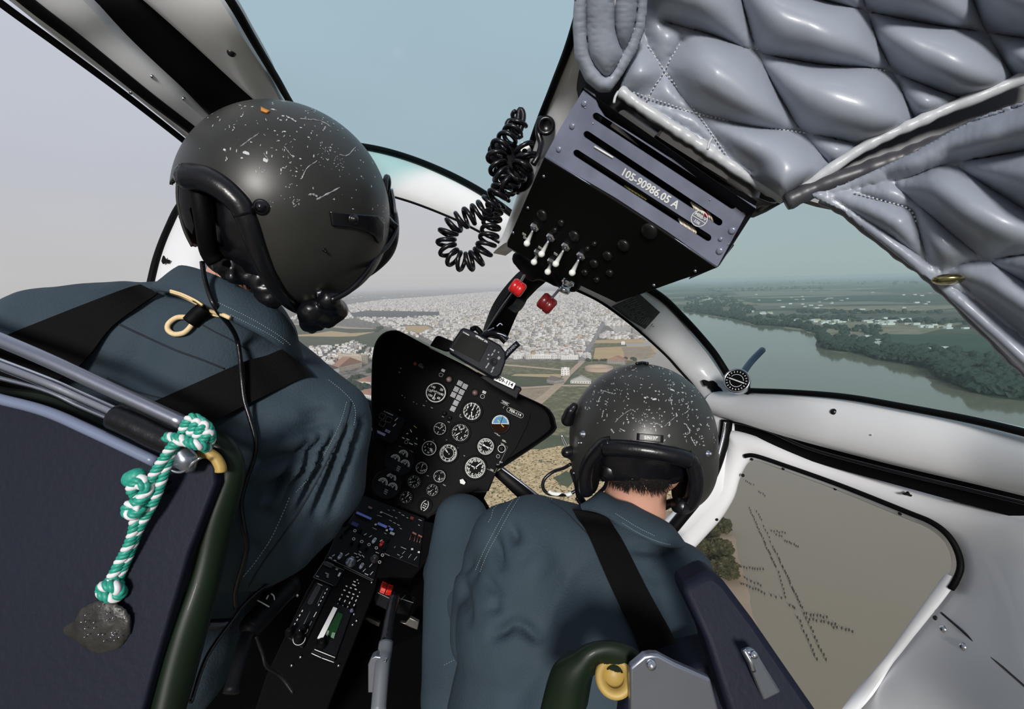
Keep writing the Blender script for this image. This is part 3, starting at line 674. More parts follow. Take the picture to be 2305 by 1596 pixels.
scuffs(LH, LF, [(738, 345, 26, 34, .9), (765, 372, 18, 14, .8), (522, 284, 10, 4, 1.2), (510, 360, 8, 2, 1.6), (600, 292, 30, 8, 1.0), (638, 322, 24, 12, 1.1), (655, 372, 24, 12, 1.3), (664, 410, 22, 10, 1.2), (664, 458, 14, 16, 1.0), (690, 265, 30, 10, 1.1), (735, 275, 25, 8, 1.1), (590, 385, 12, 4, 1.2), (800, 390, 30, 5, .9), (620, 455, 30, 5, .7)],
       [([(680, 402), (690, 380), (714, 362)], .0006), ([(712, 450), (740, 435), (765, 422)], .0010), ([(694, 439), (706, 438), (714, 443)], .0012), ([(541, 330), (562, 315), (580, 303)], .0006), ([(764, 348), (782, 350), (800, 331)], .0007), ([(594, 345), (606, 362)], .0004), ([(645, 262), (668, 275)], .0012), ([(676, 268), (720, 272), (745, 286)], .0007), ([(727, 295), (733, 285)], .0010), ([(640, 330), (660, 355)], .0004)], 5)
scuffs(RH, RF, [(1400, 870, 60, 26, 1.0), (1470, 850, 50, 30, 1.0), (1530, 880, 40, 34, 1.1), (1500, 930, 60, 34, 1.2), (1560, 950, 30, 20, 1.2), (1370, 920, 50, 16, 1.1), (1440, 945, 24, 26, .9), (1335, 890, 30, 12, 1.2), (1400, 960, 40, 8, 1.3), (1570, 1000, 20, 8, 1.3)],
       [([(1376, 966), (1382, 975)], .0013), ([(1353, 878), (1378, 886)], .0008), ([(1385, 950), (1400, 935), (1420, 922)], .0004), ([(1470, 950), (1490, 958)], .0007), ([(1555, 985), (1565, 1002)], .0011), ([(1508, 895), (1512, 912)], .0011), ([(1346, 905), (1352, 893)], .0009), ([(1495, 960), (1520, 938)], .0004), ([(1545, 955), (1552, 972), (1546, 978)], .0008), ([(1355, 940), (1358, 925)], .0009)], 9)
# microphone lead of the right helmet
mc = tube_px('microphone_cable', [(1284, 1045, .90), (1268, 1054, .91), (1245, 1062, .92), (1226, 1078, .92), (1222, 1096, .92), (1232, 1110, .92), (1255, 1114, .92), (1280, 1113, .91), (1296, 1104, .91)], .0032, BLACKG, None)
tag(mc, 'thin black microphone cable with white bands looping left of the right helmet', 'cable')
tube_px('white_band', [(1235, 1105, .9195), (1242, 1110, .9195), (1252, 1112, .9195), (1264, 1112, .9190)], .0038, MARK, mc, 14)
tube_px('white_band', [(1272, 1113, .9145), (1280, 1113, .91), (1287, 1110, .91)], .0038, MARK, mc, 10)

# ---------- bodies
def person(label, skin_parts, suit_parts, folds, root_at, suit_voxel=.007, smooth=10):
    body = link('person', blob(skin_parts, .006, 8), SKIN); tag(body, label, 'person')
    suit = link('flight_suit', blob(suit_parts, suit_voxel, smooth, folds), SUIT, body)
    return body, suit
def ridge(co, a, b, w, h):
    """a fold running from point a to point b"""
    ab = b-a; t = max(0, min(1, (co-a).dot(ab)/ab.length_squared)); dd = (co-(a+ab*t)).length
    return h*math.exp(-(dd/w)**2)*math.sin(math.pi*min(1, max(0, .15+t*.85)))
LFOLD = [(P(570, 1050, .68), P(740, 1010, .68), .010, -.018), (P(570, 1072, .68), P(740, 1030, .68), .012, .010), (P(560, 1120, .68), P(665, 1085, .68), .010, -.020), (P(560, 1140, .68), P(670, 1102, .68), .012, .010),
         (P(665, 965, .68), P(770, 940, .68), .009, -.016), (P(690, 930, .68), P(750, 925, .68), .008, -.013), (P(575, 1010, .66), P(700, 985, .66), .015, .010),
         (P(575, 1150, .68), P(640, 1170, .68), .009, -.010), (P(520, 1210, .68), P(610, 1260, .68), .012, -.010), (P(540, 1180, .7), P(560, 1300, .7), .014, .008)]
for i in range(9):   # gathers of the sleeve towards the elbow
    x = 815 - i*15; LFOLD.append((P(x, 950+i*6, .74), P(x-75-i*4, 1175-i*3, .74), .0060, -.020 if i % 2 == 0 else .010))
def lfold(co, nn):
    d = .004*noise.noise(co*9) + .003*noise.noise(co*22)
    for a, b, w, h in LFOLD:
        # compare in the picture plane sense: use the fold's own depth-free distance
        k = co.dot(FW); d += ridge(co*( (a.dot(FW))/k ), a, b, w, h)
    return d
NK = P(560, 640, .80)
pl_skin = [('s', LC-UP*.01, LR*.72), ('c', P(560, 600, .78), .052, P(520, 720, .82), .060), ('c', P(520, 760, .84), .08, P(440, 1200, .86), .11), ('c', P(480, 790, .84), .06, P(180, 800, .80), .06), ('c', P(540, 830, .86), .045, P(700, 960, .86), .030),
           ('c', P(700, 960, .86), .03, P(690, 1120, .92), .025), ('c', P(700, 1120, .95), .030, P(690, 1140, 1.08), .024),
           ('s', P(690, 1145, 1.12), .036, (1, .6, 1.2)), ('c', P(680, 1140, 1.14), .009, P(672, 1155, 1.20), .008), ('c', P(690, 1145, 1.14), .009, P(688, 1160, 1.21), .008), ('c', P(700, 1148, 1.14), .009, P(702, 1162, 1.21), .008), ('c', P(708, 1150, 1.13), .008, P(712, 1162, 1.19), .007), ('c', P(672, 1135, 1.11), .010, P(660, 1140, 1.17), .008)]
pl_suit = [('c', P(500, 790, .84), .125, P(450, 1120, .84), .15), ('c', P(450, 1120, .84), .15, P(400, 1290, .86), .12), ('c', P(400, 1290, .86), .12, P(360, 1480, .86), .12), ('c', P(500, 740, .83), .085, P(310, 790, .82), .115), ('c', P(300, 775, .81), .105, P(120, 790, .77), .098),
           ('c', P(110, 800, .77), .098, P(-60, 900, .74), .085), ('c', P(-60, 900, .74), .085, P(-80, 1200, .9), .07),
           ('c', P(560, 820, .84), .085, P(725, 945, .84), .078), ('c', P(640, 980, .84), .12, P(580, 1150, .86), .13), ('c', P(728, 950, .84), .080, P(726, 1090, .86), .074), ('c', P(726, 1090, .86), .074, P(690, 1165, .90), .060),
           ('c', P(560, 1140, .86), .11, P(520, 1270, .88), .066), ('c', P(700, 1150, .92), .050, P(610, 1240, 1.0), .050), ('c', P(650, 1150, .95), .07, P(570, 1230, .95), .07), ('c', P(600, 1200, .95), .05, P(530, 1310, .90), .03)]
LP, LS = person('left pilot seen from behind in a dark blue-grey flight suit, head bent forward', pl_skin, pl_suit, lfold, None, .0065, 8)
LB = bvh_of([LS])
# collar: a standing, folded band
def collar(name, top, bottom, parent, thick=.004, n=40, bulge=.006):
    return ribbon(name, top, bottom, SUIT, bulge, thick, n, 10, parent, .8)
lc = collar('collar', [(345, 651, .74), (366, 628, .735), (393, 603, .73), (412, 597, .72), (456, 608, .71), (519, 634, .70), (588, 671, .71), (628, 699, .72), (657, 730, .745), (670, 765, .77), (676, 808, .79)],
            [(343, 653, .73), (375, 656, .70), (400, 661, .685), (430, 672, .675), (472, 690, .67), (519, 715, .665), (581, 747, .675), (612, 765, .685), (638, 783, .70), (658, 798, .73), (675, 812, .77)], LS)
ribbon('collar_lining', [(352, 650, .75), (400, 606, .74), (456, 616, .73), (519, 642, .72), (588, 679, .73), (640, 715, .75), (665, 760, .78)], [(430, 660, .86), (450, 640, .86), (500, 640, .86), (540, 655, .86), (600, 690, .86), (640, 730, .86), (655, 770, .86)], SUIT, .001, .003, 30, 4, LS)
# hair at the nape
def hair(name, bv, poly, nh, ln, dirpx, parent, wid=.0006, jit=.5, off=.001):
    q = MB(); xs = [p[0] for p in poly]; ys = [p[1] for p in poly]; k = 0; tries = 0
    while k < nh and tries < nh*20:
        tries += 1; x, y = random.uniform(min(xs), max(xs)), random.uniform(min(ys), max(ys))
        if not inpoly(x, y, poly): continue
        h = cast(bv, x, y)
        if h is None: continue
        a = random.uniform(-jit, jit); dx, dy = dirpx[0]*math.cos(a)-dirpx[1]*math.sin(a), dirpx[0]*math.sin(a)+dirpx[1]*math.cos(a); L = ln*random.uniform(.5, 1.2)
        pts = []
        for s in (0, .5, 1):
            w_ = cast(bv, x+dx*L*s, y+dy*L*s, off + .002*s)
            if w_ is None: break
            pts.append(w_)
        if len(pts) == 3: q.tube(pts, lambda t: wid*(1-t*.8), 4, caps=False); k += 1
    if q.v: return q.build(name, HAIR, parent)
LPB = bvh_of([LP])
hair('hair', LPB, [(475, 575), (520, 590), (590, 632), (600, 648), (560, 648), (520, 625), (480, 600)], 350, 16, (.5, .8), LP, .0008, .9)
def stitches(name, bv, pts, parent, step=5.0, ln=2.6, r=.00045, off=.0006, m=None):
    """a dashed seam sewn along a line on the cloth"""
    q = MB(); L = sum(math.dist(pts[i], pts[i+1]) for i in range(len(pts)-1)); n_ = max(2, int(L/step)); s = spline([(x, y, 0) for x, y in pts], n_)
    for i in range(n_-1):
        a, b = s[i], s[i+1]; u = (b-a).normalized()*ln
        h0, h1 = cast(bv, a.x, a.y, off), cast(bv, a.x+u.x, a.y+u.y, off)
        if h0 and h1 and (h0-h1).length < .02: q.tube([h0, h1], r, 5)
    if q.v: return q.build(name, m or STITCH, parent)
def seam(name, bv, pts, parent, r=.0012, n=60, m=None, off=0.0):
    out = []
    for p in spline([(x, y, 0) for x, y in pts], n):
        h = cast(bv, p.x, p.y, off)
        if h is not None: out.append(h)
    if len(out) > 3: return MB().tube(out, r, 6).build(name, m or SEAM, parent)
SEAM = mat('dark_seam', (.008, .013, .020), .8)
stitches('collar_stitching', bvh_of([lc]), [(491, 681), (530, 700), (570, 720), (600, 738), (630, 757), (655, 778)], lc)
stitches('collar_stitching', bvh_of([lc]), [(519, 709), (570, 734), (610, 755), (640, 776)], lc)
seam('yoke_seam', LB, [(262, 727), (300, 745), (350, 768), (400, 790), (450, 808), (505, 830)], LS, .0016)
seam('shoulder_seam', LB, [(440, 722), (480, 745), (520, 765), (560, 790)], LS, .0012)
seam('back_seam', LB, [(240, 850), (300, 878), (350, 893), (380, 900)], LS, .0012)
seam('sleeve_seam', LB, [(790, 905), (775, 960), (745, 1020), (715, 1080), (680, 1140), (640, 1200), (590, 1270), (560, 1320)], LS, .0016)
stitches('sleeve_stitching', LB, [(740, 856), (770, 880), (793, 905), (800, 930), (796, 960)], LS)
stitches('sleeve_stitching', LB, [(780, 905), (765, 955), (735, 1015), (700, 1070), (665, 1110)], LS)
stitches('pocket_stitching', LB, [(652, 1120), (630, 1170), (605, 1220), (570, 1270), (545, 1300)], LS, 7, 4, .0009)

RFOLD = [(P(1150, 1180, .80), P(1165, 1230, .80), .010, -.018), (P(1110, 1210, .85), P(1130, 1290, .85), .010, -.016), (P(1115, 1430, .76), P(1165, 1398, .76), .010, -.020), (P(1165, 1398, .76), P(1225, 1450, .76), .010, -.020),
         (P(1100, 1370, .83), P(1130, 1360, .83), .010, -.010), (P(1090, 1300, .83), P(1130, 1350, .83), .009, -.010), (P(1420, 1235, .80), P(1500, 1240, .80), .010, -.012), (P(1450, 1290, .80), P(1520, 1310, .80), .016, -.008),
         (P(1190, 1250, .80), P(1240, 1290, .80), .03, .008), (P(1240, 1400, .76), P(1330, 1420, .76), .04, .008), (P(1060, 1255, .88), P(1030, 1300, .88), .009, -.013), (P(1040, 1310, .86), P(1060, 1420, .86), .008, -.012), (P(1075, 1260, .87), P(1055, 1340, .86), .008, -.008)]
def rfold(co, nn):
    d = .0035*noise.noise(co*8+Vector((5, 0, 0))) + .002*noise.noise(co*20)
    for a, b, w, h in RFOLD: d += ridge(co*((a.dot(FW))/co.dot(FW)), a, b, w, h)
    return d
pr_skin = [('s', RC-UP*.01, RR*.74), ('c', P(1435, 1050, .92), .056, P(1425, 1160, .94), .060), ('c', P(1400, 1230, .96), .08, P(1300, 1550, .92), .12), ('c', P(1380, 1220, .96), .05, P(1200, 1250, .96), .05), ('c', P(1440, 1240, .96), .04, P(1520, 1300, .94), .045),
           ('c', P(1180, 1260, .96), .04, P(1085, 1390, 1.0), .035), ('c', P(1085, 1390, 1.02), .03, P(1010, 1330, 1.12), .025),
           ('s', P(985, 1318, 1.17), .038, (.9, .7, 1.1)), ('c', P(980, 1310, 1.19), .009, P(962, 1300, 1.22), .008), ('c', P(975, 1320, 1.19), .009, P(958, 1315, 1.22), .008), ('c', P(975, 1328, 1.19), .009, P(960, 1328, 1.22), .008), ('c', P(978, 1336, 1.18), .008, P(966, 1340, 1.2), .007), ('c', P(985, 1300, 1.15), .010, P(965, 1290, 1.17), .008)]
pr_suit = [('c', P(1380, 1260, .94), .11, P(1330, 1450, .90), .16), ('c', P(1330, 1450, .90), .165, P(1290, 1720, .86), .19), ('c', P(1330, 1245, .93), .085, P(1195, 1222, .93), .090), ('c', P(1195, 1225, .93), .092, P(1180, 1420, .90), .13),
           ('c', P(1150, 1225, .94), .080, P(1105, 1330, .96), .075), ('c', P(1105, 1330, .96), .075, P(1090, 1430, .97), .068), ('c', P(1180, 1420, .90), .11, P(1150, 1650, .86), .12),
           ('c', P(1090, 1410, .99), .055, P(1025, 1335, 1.10), .042), ('c', P(1450, 1270, .95), .07, P(1525, 1300, .93), .068), ('c', P(1525, 1310, .93), .068, P(1560, 1450, .90), .07), ('c', P(1450, 1300, .93), .1, P(1480, 1600, .88), .13)]
RP, RS = person('right pilot seen from behind in a dark blue-grey flight suit, hunched forward', pr_skin, pr_suit, rfold, None, .0065, 8)
RB = bvh_of([RS]); RPB = bvh_of([RP])
# left thigh and knee of the right pilot, same suit
th = link('trouser_leg', blob([('c', P(1040, 1172, 1.22), .068, P(1035, 1300, 1.14), .082), ('c', P(1035, 1300, 1.14), .082, P(1040, 1560, 1.0), .085), ('c', P(1040, 1180, 1.22), .06, P(1000, 1290, 1.26), .055)], .0065, 8, lambda co, nn: .004*noise.noise(co*12)), SUIT, RP)
link('sleeve_cuff', blob([('c', P(1018, 1332, 1.1), .040, P(985, 1322, 1.13), .032)], .005, 4), SUIT, RP)
stitches('trouser_stitching', bvh_of([th]), [(1000, 1497), (1020, 1487), (1036, 1478)], th)
rc = collar('collar', [(1312, 1140, .87), (1332, 1120, .875), (1354, 1106, .88), (1375, 1117, .87), (1395, 1126, .865), (1420, 1132, .865), (1450, 1148, .865), (1490, 1168, .875), (1512, 1182, .89), (1528, 1204, .90), (1540, 1229, .89)],
            [(1308, 1143, .86), (1330, 1147, .84), (1350, 1152, .83), (1368, 1160, .825), (1399, 1182, .82), (1430, 1200, .82), (1462, 1216, .825), (1485, 1225, .83), (1509, 1231, .84), (1526, 1233, .855), (1540, 1232, .875)], RS)
ribbon('collar_lining', [(1320, 1140, .88), (1354, 1112, .89), (1395, 1132, .875), (1450, 1154, .875), (1490, 1174, .885), (1520, 1200, .90)], [(1340, 1140, .97), (1370, 1130, .97), (1400, 1135, .97), (1450, 1155, .97), (1480, 1170, .97), (1500, 1195, .97)], SUIT, .001, .003, 30, 4, RS)
stitches('collar_stitching', bvh_of([rc]), [(1385, 1156), (1410, 1172), (1440, 1190), (1475, 1207)], rc, 4.4, 2.4)
stitches('collar_stitching', bvh_of([rc]), [(1400, 1177), (1430, 1196), (1460, 1211), (1490, 1222), (1510, 1226)], rc, 3.4, 1.8)
hair('hair', RPB, [(1370, 1060), (1505, 1068), (1508, 1092), (1480, 1098), (1440, 1092), (1400, 1085), (1375, 1080)], 700, 22, (.25, .9), RP, .0008, .5)
hair('hair', RPB, [(1380, 1085), (1420, 1092), (1412, 1108), (1396, 1100)], 50, 9, (.1, .9), RP, .0005, .9)
stitches('shoulder_stitching', RB, [(1176, 1110), (1150, 1150), (1125, 1195), (1100, 1240), (1080, 1290)], RS)
stitches('shoulder_stitching', RB, [(1168, 1108), (1142, 1145), (1116, 1190), (1092, 1235), (1070, 1285)], RS)
stitches('shoulder_stitching', RB, [(1135, 1125), (1112, 1145), (1106, 1165), (1098, 1178)], RS)
stitches('shoulder_stitching', RB, [(1185, 1108), (1225, 1116), (1245, 1126)], RS)
seam('back_seam', RB, [(1240, 1130), (1270, 1150), (1300, 1180), (1325, 1205)], RS, .0014)

# ---------- harness straps
def strap(name, bv, top, bot, label, off=.003, w=8, n=50, lift=None, m=None, fallback=.7):
    """flat webbing lying over the suit, between two picture edges"""
    a = spline([(x, y, 0) for x, y in top], n); b = spline([(x, y, 0) for x, y in bot], n); rows = []; D = []
    for i in range(n):
        r_ = []
        for j in range(w+1):
            p = lerp(a[i], b[i], j/w); h = cast(bv, p.x, p.y); r_.append(h)
        D.append(r_)
    # one smooth depth per row: webbing does not follow every wrinkle
    dep = []
    for r_ in D:
        ds = [(h-CAM).dot(FW) for h in r_ if h is not None]; dep.append(min(ds) if ds else None)
    for i in range(n):
        if dep[i] is None:
            k = next((dep[j] for s_ in range(1, n) for j in (i-s_, i+s_) if 0 <= j < n and dep[j] is not None), fallback); dep[i] = k
    dep = [sum(dep[max(0, i-4):i+5])/len(dep[max(0, i-4):i+5]) for i in range(n)]
    dep = [min(dep[max(0, i-2):i+3]) for i in range(n)]
    for i in range(n):
        p0 = []
        for j in range(w+1):
            p = lerp(a[i], b[i], j/w); p0.append(P(p.x, p.y, dep[i]-off-(lift(i/(n-1)) if lift else 0)))
        p0 += [q_ + FW*.0028 for q_ in reversed(p0)]
        rows.append(p0)
    q = MB().grid(rows, False, True); k = len(rows[0]); q.f.append(tuple(range(k))); q.mi.append(0); q.f.append(tuple(range((n-1)*k, n*k))); q.mi.append(0)
    o = q.build(name, m or STRAP); smooth_by_angle(o.data, .7)
    if label: tag(o, label, 'harness strap')
    return o
strap('shoulder_strap', LB, [(-60, 790), (20, 752), (94, 722), (180, 688), (280, 650), (315, 640)], [(-60, 935), (50, 890), (150, 845), (200, 800), (255, 732), (355, 660)], 'black harness strap over the left shoulder of the left pilot')
SB = strap('shoulder_strap', LB, [(343, 905), (400, 880), (472, 848), (550, 814), (600, 800), (638, 786), (660, 800)], [(440, 975), (465, 960), (487, 945), (581, 898), (630, 874), (680, 851), (705, 848)], 'black harness strap across the right shoulder of the left pilot')
strap('shoulder_strap', RB, [(1289, 1147), (1300, 1168), (1322, 1200), (1365, 1299), (1400, 1375), (1426, 1429), (1448, 1490), (1480, 1600)], [(1366, 1160), (1385, 1190), (1407, 1226), (1456, 1323), (1490, 1385), (1511, 1423), (1547, 1500), (1600, 1600)], 'black harness strap running down the back of the right pilot')
# communication cord down the left pilot's back
def cord_over(name, bvs, pts, r, m, off=.0, n=90, parent=None, dd=.7):
    out = []; ps = spline([(x, y, 0) for x, y in pts], n); ds = []
    for p in ps:
        c_ = [cast(b, p.x, p.y) for b in bvs]; c_ = [(h-CAM).dot(FW) for h in c_ if h is not None]; ds.append(min(c_) if c_ else None)
    for i in range(n):
        if ds[i] is None: ds[i] = next((ds[j] for s_ in range(1, n) for j in (i-s_, i+s_) if 0 <= j < n and ds[j] is not None), dd)
    ds = [min(ds[max(0, i-3):i+4]) for i in range(n)]; ds = [sum(ds[max(0, i-5):i+6])/len(ds[max(0, i-5):i+6]) for i in range(n)]
    return MB().tube([P(p.x, p.y, ds[i]-off) for i, p in enumerate(ps)], r, 10).build(name, m, parent)
cc = cord_over('communication_cord', [LB, bvh_of([lc, SB])], [(455, 590), (460, 625), (472, 665), (490, 700), (515, 730), (532, 760), (540, 800), (544, 850), (550, 900), (562, 940), (575, 990), (572, 1030), (555, 1080), (543, 1130), (548, 1180), (556, 1230), (545, 1280), (530, 1330), (532, 1370)], .0034, BLACKG, .007)
tag(cc, 'black cord hanging from the left helmet down the pilot\'s back', 'cord')
# yellow speckled zip-pull loop under the left collar
LOOPM = mat('speckled_cord', (.72, .50, .24), .7, two=(.80, .66, .42), vscale=700)
lp = empty('cord_loop', P(430, 715, .66), 'yellow speckled cord loop with a black sleeve below the left pilot\'s collar', 'cord loop')
cb = [LB, bvh_of([lc])]
cord_over('loop_end', cb, [(436, 717), (420, 714), (398, 715), (380, 728), (378, 742), (392, 752), (412, 750), (425, 740), (434, 728), (446, 712)], .0038, LOOPM, .005, 40, lp)
o = cord_over('sleeve', cb, [(428, 726), (447, 706), (463, 694)], .0115, BLACK, .006, 10, lp)
for k, r_ in ((0, .0016), (5, .0016), (10, .0016)): cord_over('strand', cb, [(384, 654+k*.6), (410, 662+k*.7), (440, 676+k*.7), (456, 687+k*.6)], r_, LOOPM, .006, 30, lp)
cord_over('strand', cb, [(462, 694), (480, 702), (500, 708), (518, 716)], .003, LOOPM, .006, 20, lp)
cord_over('strand', cb, [(462, 699), (478, 708), (496, 712)], .002, LOOPM, .006, 20, lp)
# ---------- instrument panel
PL = Plane(P(1000, 950, 1.42), (CAM-P(1000, 950, 1.42)).normalized() + UP*0.10, 25)
s0 = PL.px(1000, 950)
panel = empty('instrument_panel', PL.o, 'black instrument panel full of round dials under a swept glare shield', 'instrument panel')
SHIELD = [(840, 990), (836, 930), (836, 860), (838, 805), (845, 771), (862, 750), (885, 743), (905, 748), (967, 781), (1040, 818), (1120, 862), (1175, 889), (1229, 915), (1246, 934), (1251, 954), (1243, 977), (1136, 1050), (1120, 1056)]
FACE = [(916, 792), (1000, 830), (1100, 876), (1165, 908), (1195, 930), (1185, 960), (1160, 1010), (1115, 1066), (1096, 1106), (1078, 1098), (1060, 1108), (1020, 1118), (980, 1150), (955, 1175), (860, 1172), (838, 1140), (836, 1090), (850, 1040), (876, 998), (834, 975), (834, 929), (870, 860)]
flatpoly('face_plate', PL, FACE, PANEL, panel, 0, .012)
sh = spline([(x, y, 0) for x, y in SHIELD], 80); cxs, cys = 1030, 920
q = MB(); rows = []
for s, off in ((1.0, -.02), (1.0, .085), (.985, .09), (.965, .085), (.93, .0)):
    rows.append([PL.hit(cxs+(p.x-cxs)*s, cys+(p.y-cys)*s, 0) + (PL.n*off if s < 2 else PL.n*0) - PL.ex*0 for p in sh])
# keep the silhouette: cast the front rim on its own nearer plane
rows = []
for s, off in ((1.0, -.01), (1.0, .045), (1.0, .085), (.99, .09), (.975, .085), (.955, .04), (.94, .0)):
    rows.append([PL.hit(cxs+(p.x-cxs)*s, cys+(p.y-cys)*s, off) for p in sh])
q.grid(rows, False, False); o = q.build('glare_shield', PANEL, panel)
flatpoly('shield_backing', PL, SHIELD + [(1100, 1106), (1060, 1108), (940, 1180), (850, 1172), (836, 1100)], PANEL, panel, -.018, .01)
tube_px('shield_edge', [(967, 783, 1.33), (1040, 818, 1.325), (1075, 838, 1.325)], .0009, DIMMARK, panel, 20, 6)

WN = mat('dial_glass_black', (.003, .003, .0035), .6, spec=.08)
def ring(q, c, ex, ey, n, r, w, mi=0, a0=0, a1=360, k=48):
    vs = []; fs = []
    for i in range(k+1):
        a = math.radians(a0+(a1-a0)*i/k); d = ex*math.cos(a)+ey*math.sin(a); vs += [c+d*(r-w/2), c+d*(r+w/2)]
    fs = [(2*i, 2*i+1, 2*i+3, 2*i+2) for i in range(k)]; q.add(vs, fs, mi)
def ticks(q, c, ex, ey, r0, r1, w, cnt, a0=0, a1=360, mi=0, skip=None):
    for i in range(cnt):
        if skip and skip(i): continue
        a = math.radians(a0+(a1-a0)*i/(cnt if abs(a1-a0) >= 359 else cnt-1)); d = ex*math.cos(a)+ey*math.sin(a); t = ey*math.cos(a)-ex*math.sin(a)
        q.add([c+d*r0+t*w, c+d*r1+t*w, c+d*r1-t*w, c+d*r0-t*w], [(0, 1, 2, 3)], mi)
def gauge(pl, x, y, rpx, style='plain', ndl=(200,), nums=None, name='gauge', label=None, parent=None, numa=(90, -360), nump=.62, nts=40, ringw=.05, txt=None, unit=None):
    c = pl.hit(x, y, .001); s = pl.px(x, y); R = rpx*s; ex, ey, n = pl.ex, pl.ey, pl.n
    g = MB().lathe(c, n, [(R*1.22, -.004), (R*1.22, .003), (R*1.16, .006), (R*1.08, .006), (R*1.04, .002), (.00001, .002)], 40).build(name, PANEL2, parent)
    if label: g['label'] = label
    f = MB().lathe(c+n*.0022, n, [(.00001, 0), (R*1.03, 0)], 40).build('dial_face', WN, g)
    q = MB(); z = c+n*.0030
    if style in ('ring', 'thick'): ring(q, z, ex, ey, n, R*.98, R*(.10 if style == 'thick' else .05))
    if style == 'double': ring(q, z, ex, ey, n, R*.97, R*.03); ring(q, z, ex, ey, n, R*.62, R*.05)
    if nts: ticks(q, z, ex, ey, R*.82, R*.95, R*.022, nts); ticks(q, z, ex, ey, R*.74, R*.95, R*.04, max(nts//4, 4))
    if nums:
        a0, span = numa; m_ = len(nums)
        for i, t in enumerate(nums):
            a = math.radians(a0+span*i/(m_ if abs(span) >= 359 else m_-1)); put_text(q, t, z+(ex*math.cos(a)+ey*math.sin(a))*R*nump, ex, ey, n, R*.24, bold=.03)
    if unit: put_text(q, unit, z+ey*R*.05, ex, ey, n, R*.20, bold=.03)
    if txt:
        for t, dx, dy, k in txt: put_text(q, t, z+ex*R*dx+ey*R*dy, ex, ey, n, R*k, bold=.03)
    if q.v: q.build('dial_markings', MARK, g, smooth=False, fix=False)
    for i, a in enumerate(ndl):
        a = math.radians(a); d = ex*math.cos(a)+ey*math.sin(a); t = ey*math.cos(a)-ex*math.sin(a); zz = c+n*(.0040+.0006*i); L = R*(.78 if i == 0 else .55)
        MB().prism([zz-d*R*.18+t*R*.035, zz+d*L*.6+t*R*.05, zz+d*L, zz+d*L*.6-t*R*.05, zz-d*R*.18-t*R*.035], n*.0006).build('needle', MARK, g, smooth=False)
    MB().cyl(c+n*.003, c+n*.0055, R*.07, 12).build('hub', PANEL2, g)
    return g
A = lambda x: x
gauge(PL, 981, 884, 21.5, 'thick', (-85,), ['20', '40', '60', '80', '100', '120', '140'], label='large airspeed dial with a thick white ring', parent=panel, numa=(52, -270), nump=.66, nts=0, unit='KNOTS')
gauge(PL, 1062, 926, 20.5, 'plain', (-70, 90), list('0123456789'), label='altimeter dial right of the square captions', parent=panel, nts=50)
gauge(PL, 990, 965, 13.5, 'ring', (60, 170), ['12', '3', '6', '9'], label='small clock dial', parent=panel, nts=12)
gauge(PL, 1036, 974, 20, 'plain', (235,), ['.5', '1', '2', '3', '2', '1', '.5', '0'], label='vertical speed dial right of the clock', parent=panel, nts=32, numa=(80, -360), txt=[('UP', -.1, .35, .2)])
gauge(PL, 966, 1009, 15.5, 'thick', (-10,), ['2', '4', '6', '8', '10', '12'], label='white-ringed dial below the clock', parent=panel, nts=0, numa=(90, 240), txt=[('%', .35, -.1, .4)])
gauge(PL, 1009, 1020, 19.5, 'double', (150, 160), list('0123456789'), label='double-scale rotor speed dial', parent=panel, nts=48, nump=.80)
gauge(PL, 1093, 1005, 18, 'ring', (5, 185, -15, 165), ['N', '3', '6', 'E', '12', '15', 'S', '21', '24', 'W', '30', '33'], label='radio magnetic compass dial with crossed pointers', parent=panel, nts=36, nump=.7)
gauge(PL, 1069.5, 1053, 22.5, 'ring', (65, 178), ['N', '3', '6', 'E', '12', '15', 'S', '21', '24', 'W', '30', '33'], label='largest compass dial with a course cross, lowest on the right', parent=panel, nts=36, nump=.72)
gauge(PL, 949, 1053, 12.5, 'ring', (100,), ['0', '5', '10'], label='small dial below the white-ringed dial', parent=panel, nts=20, numa=(200, -220), txt=[('x10', .2, -.45, .25)])
gauge(PL, 989, 1072, 13, 'ring', (-60,), ['0', '4', '8'], label='small dial with a red mark', parent=panel, nts=20, numa=(200, -220), txt=[('PSI', .2, -.5, .25)])
gauge(PL, 932, 1084, 14.5, 'plain', (220,), ['1', '2', '3', '4', '5', '6', '7', '8', '9'], label='small numbered dial left of the red-marked dial', parent=panel, nts=24)
gauge(PL, 973, 1103, 13.5, 'plain', (240,), ['1', '2', '3', '4', '5', '6', '7', '8'], label='small numbered dial below the red-marked dial', parent=panel, nts=24)
gauge(PL, 914, 1119, 13.5, 'plain', (70,), ['2', '4', '6', '8', '10'], label='faint small dial at the lower left of the panel', parent=panel, nts=18)
gv = gauge(PL, 956, 1138, 14, 'none', (), None, label='dial with two facing white arcs, lowest of the small dials', parent=panel, nts=0, name='gauge')
q = MB(); c = PL.hit(956, 1138, .0045); s = s0*14
ring(q, c-PL.ex*s*.5, PL.ex, PL.ey, PL.n, s*1.0, s*.1, 0, -50, 50, 16); ring(q, c+PL.ex*s*.5, PL.ex, PL.ey, PL.n, s*1.0, s*.1, 0, 130, 230, 16)
for k in (-.4, -.1, .2): q.add([c+PL.ex*a*s+PL.ey*b*s for a, b in ((-.25, k), (.25, k), (.25, k+.12), (-.25, k+.12))], [(0, 1, 2, 3)])
q.build('arc_scales', MARK, gv, smooth=False, fix=False)
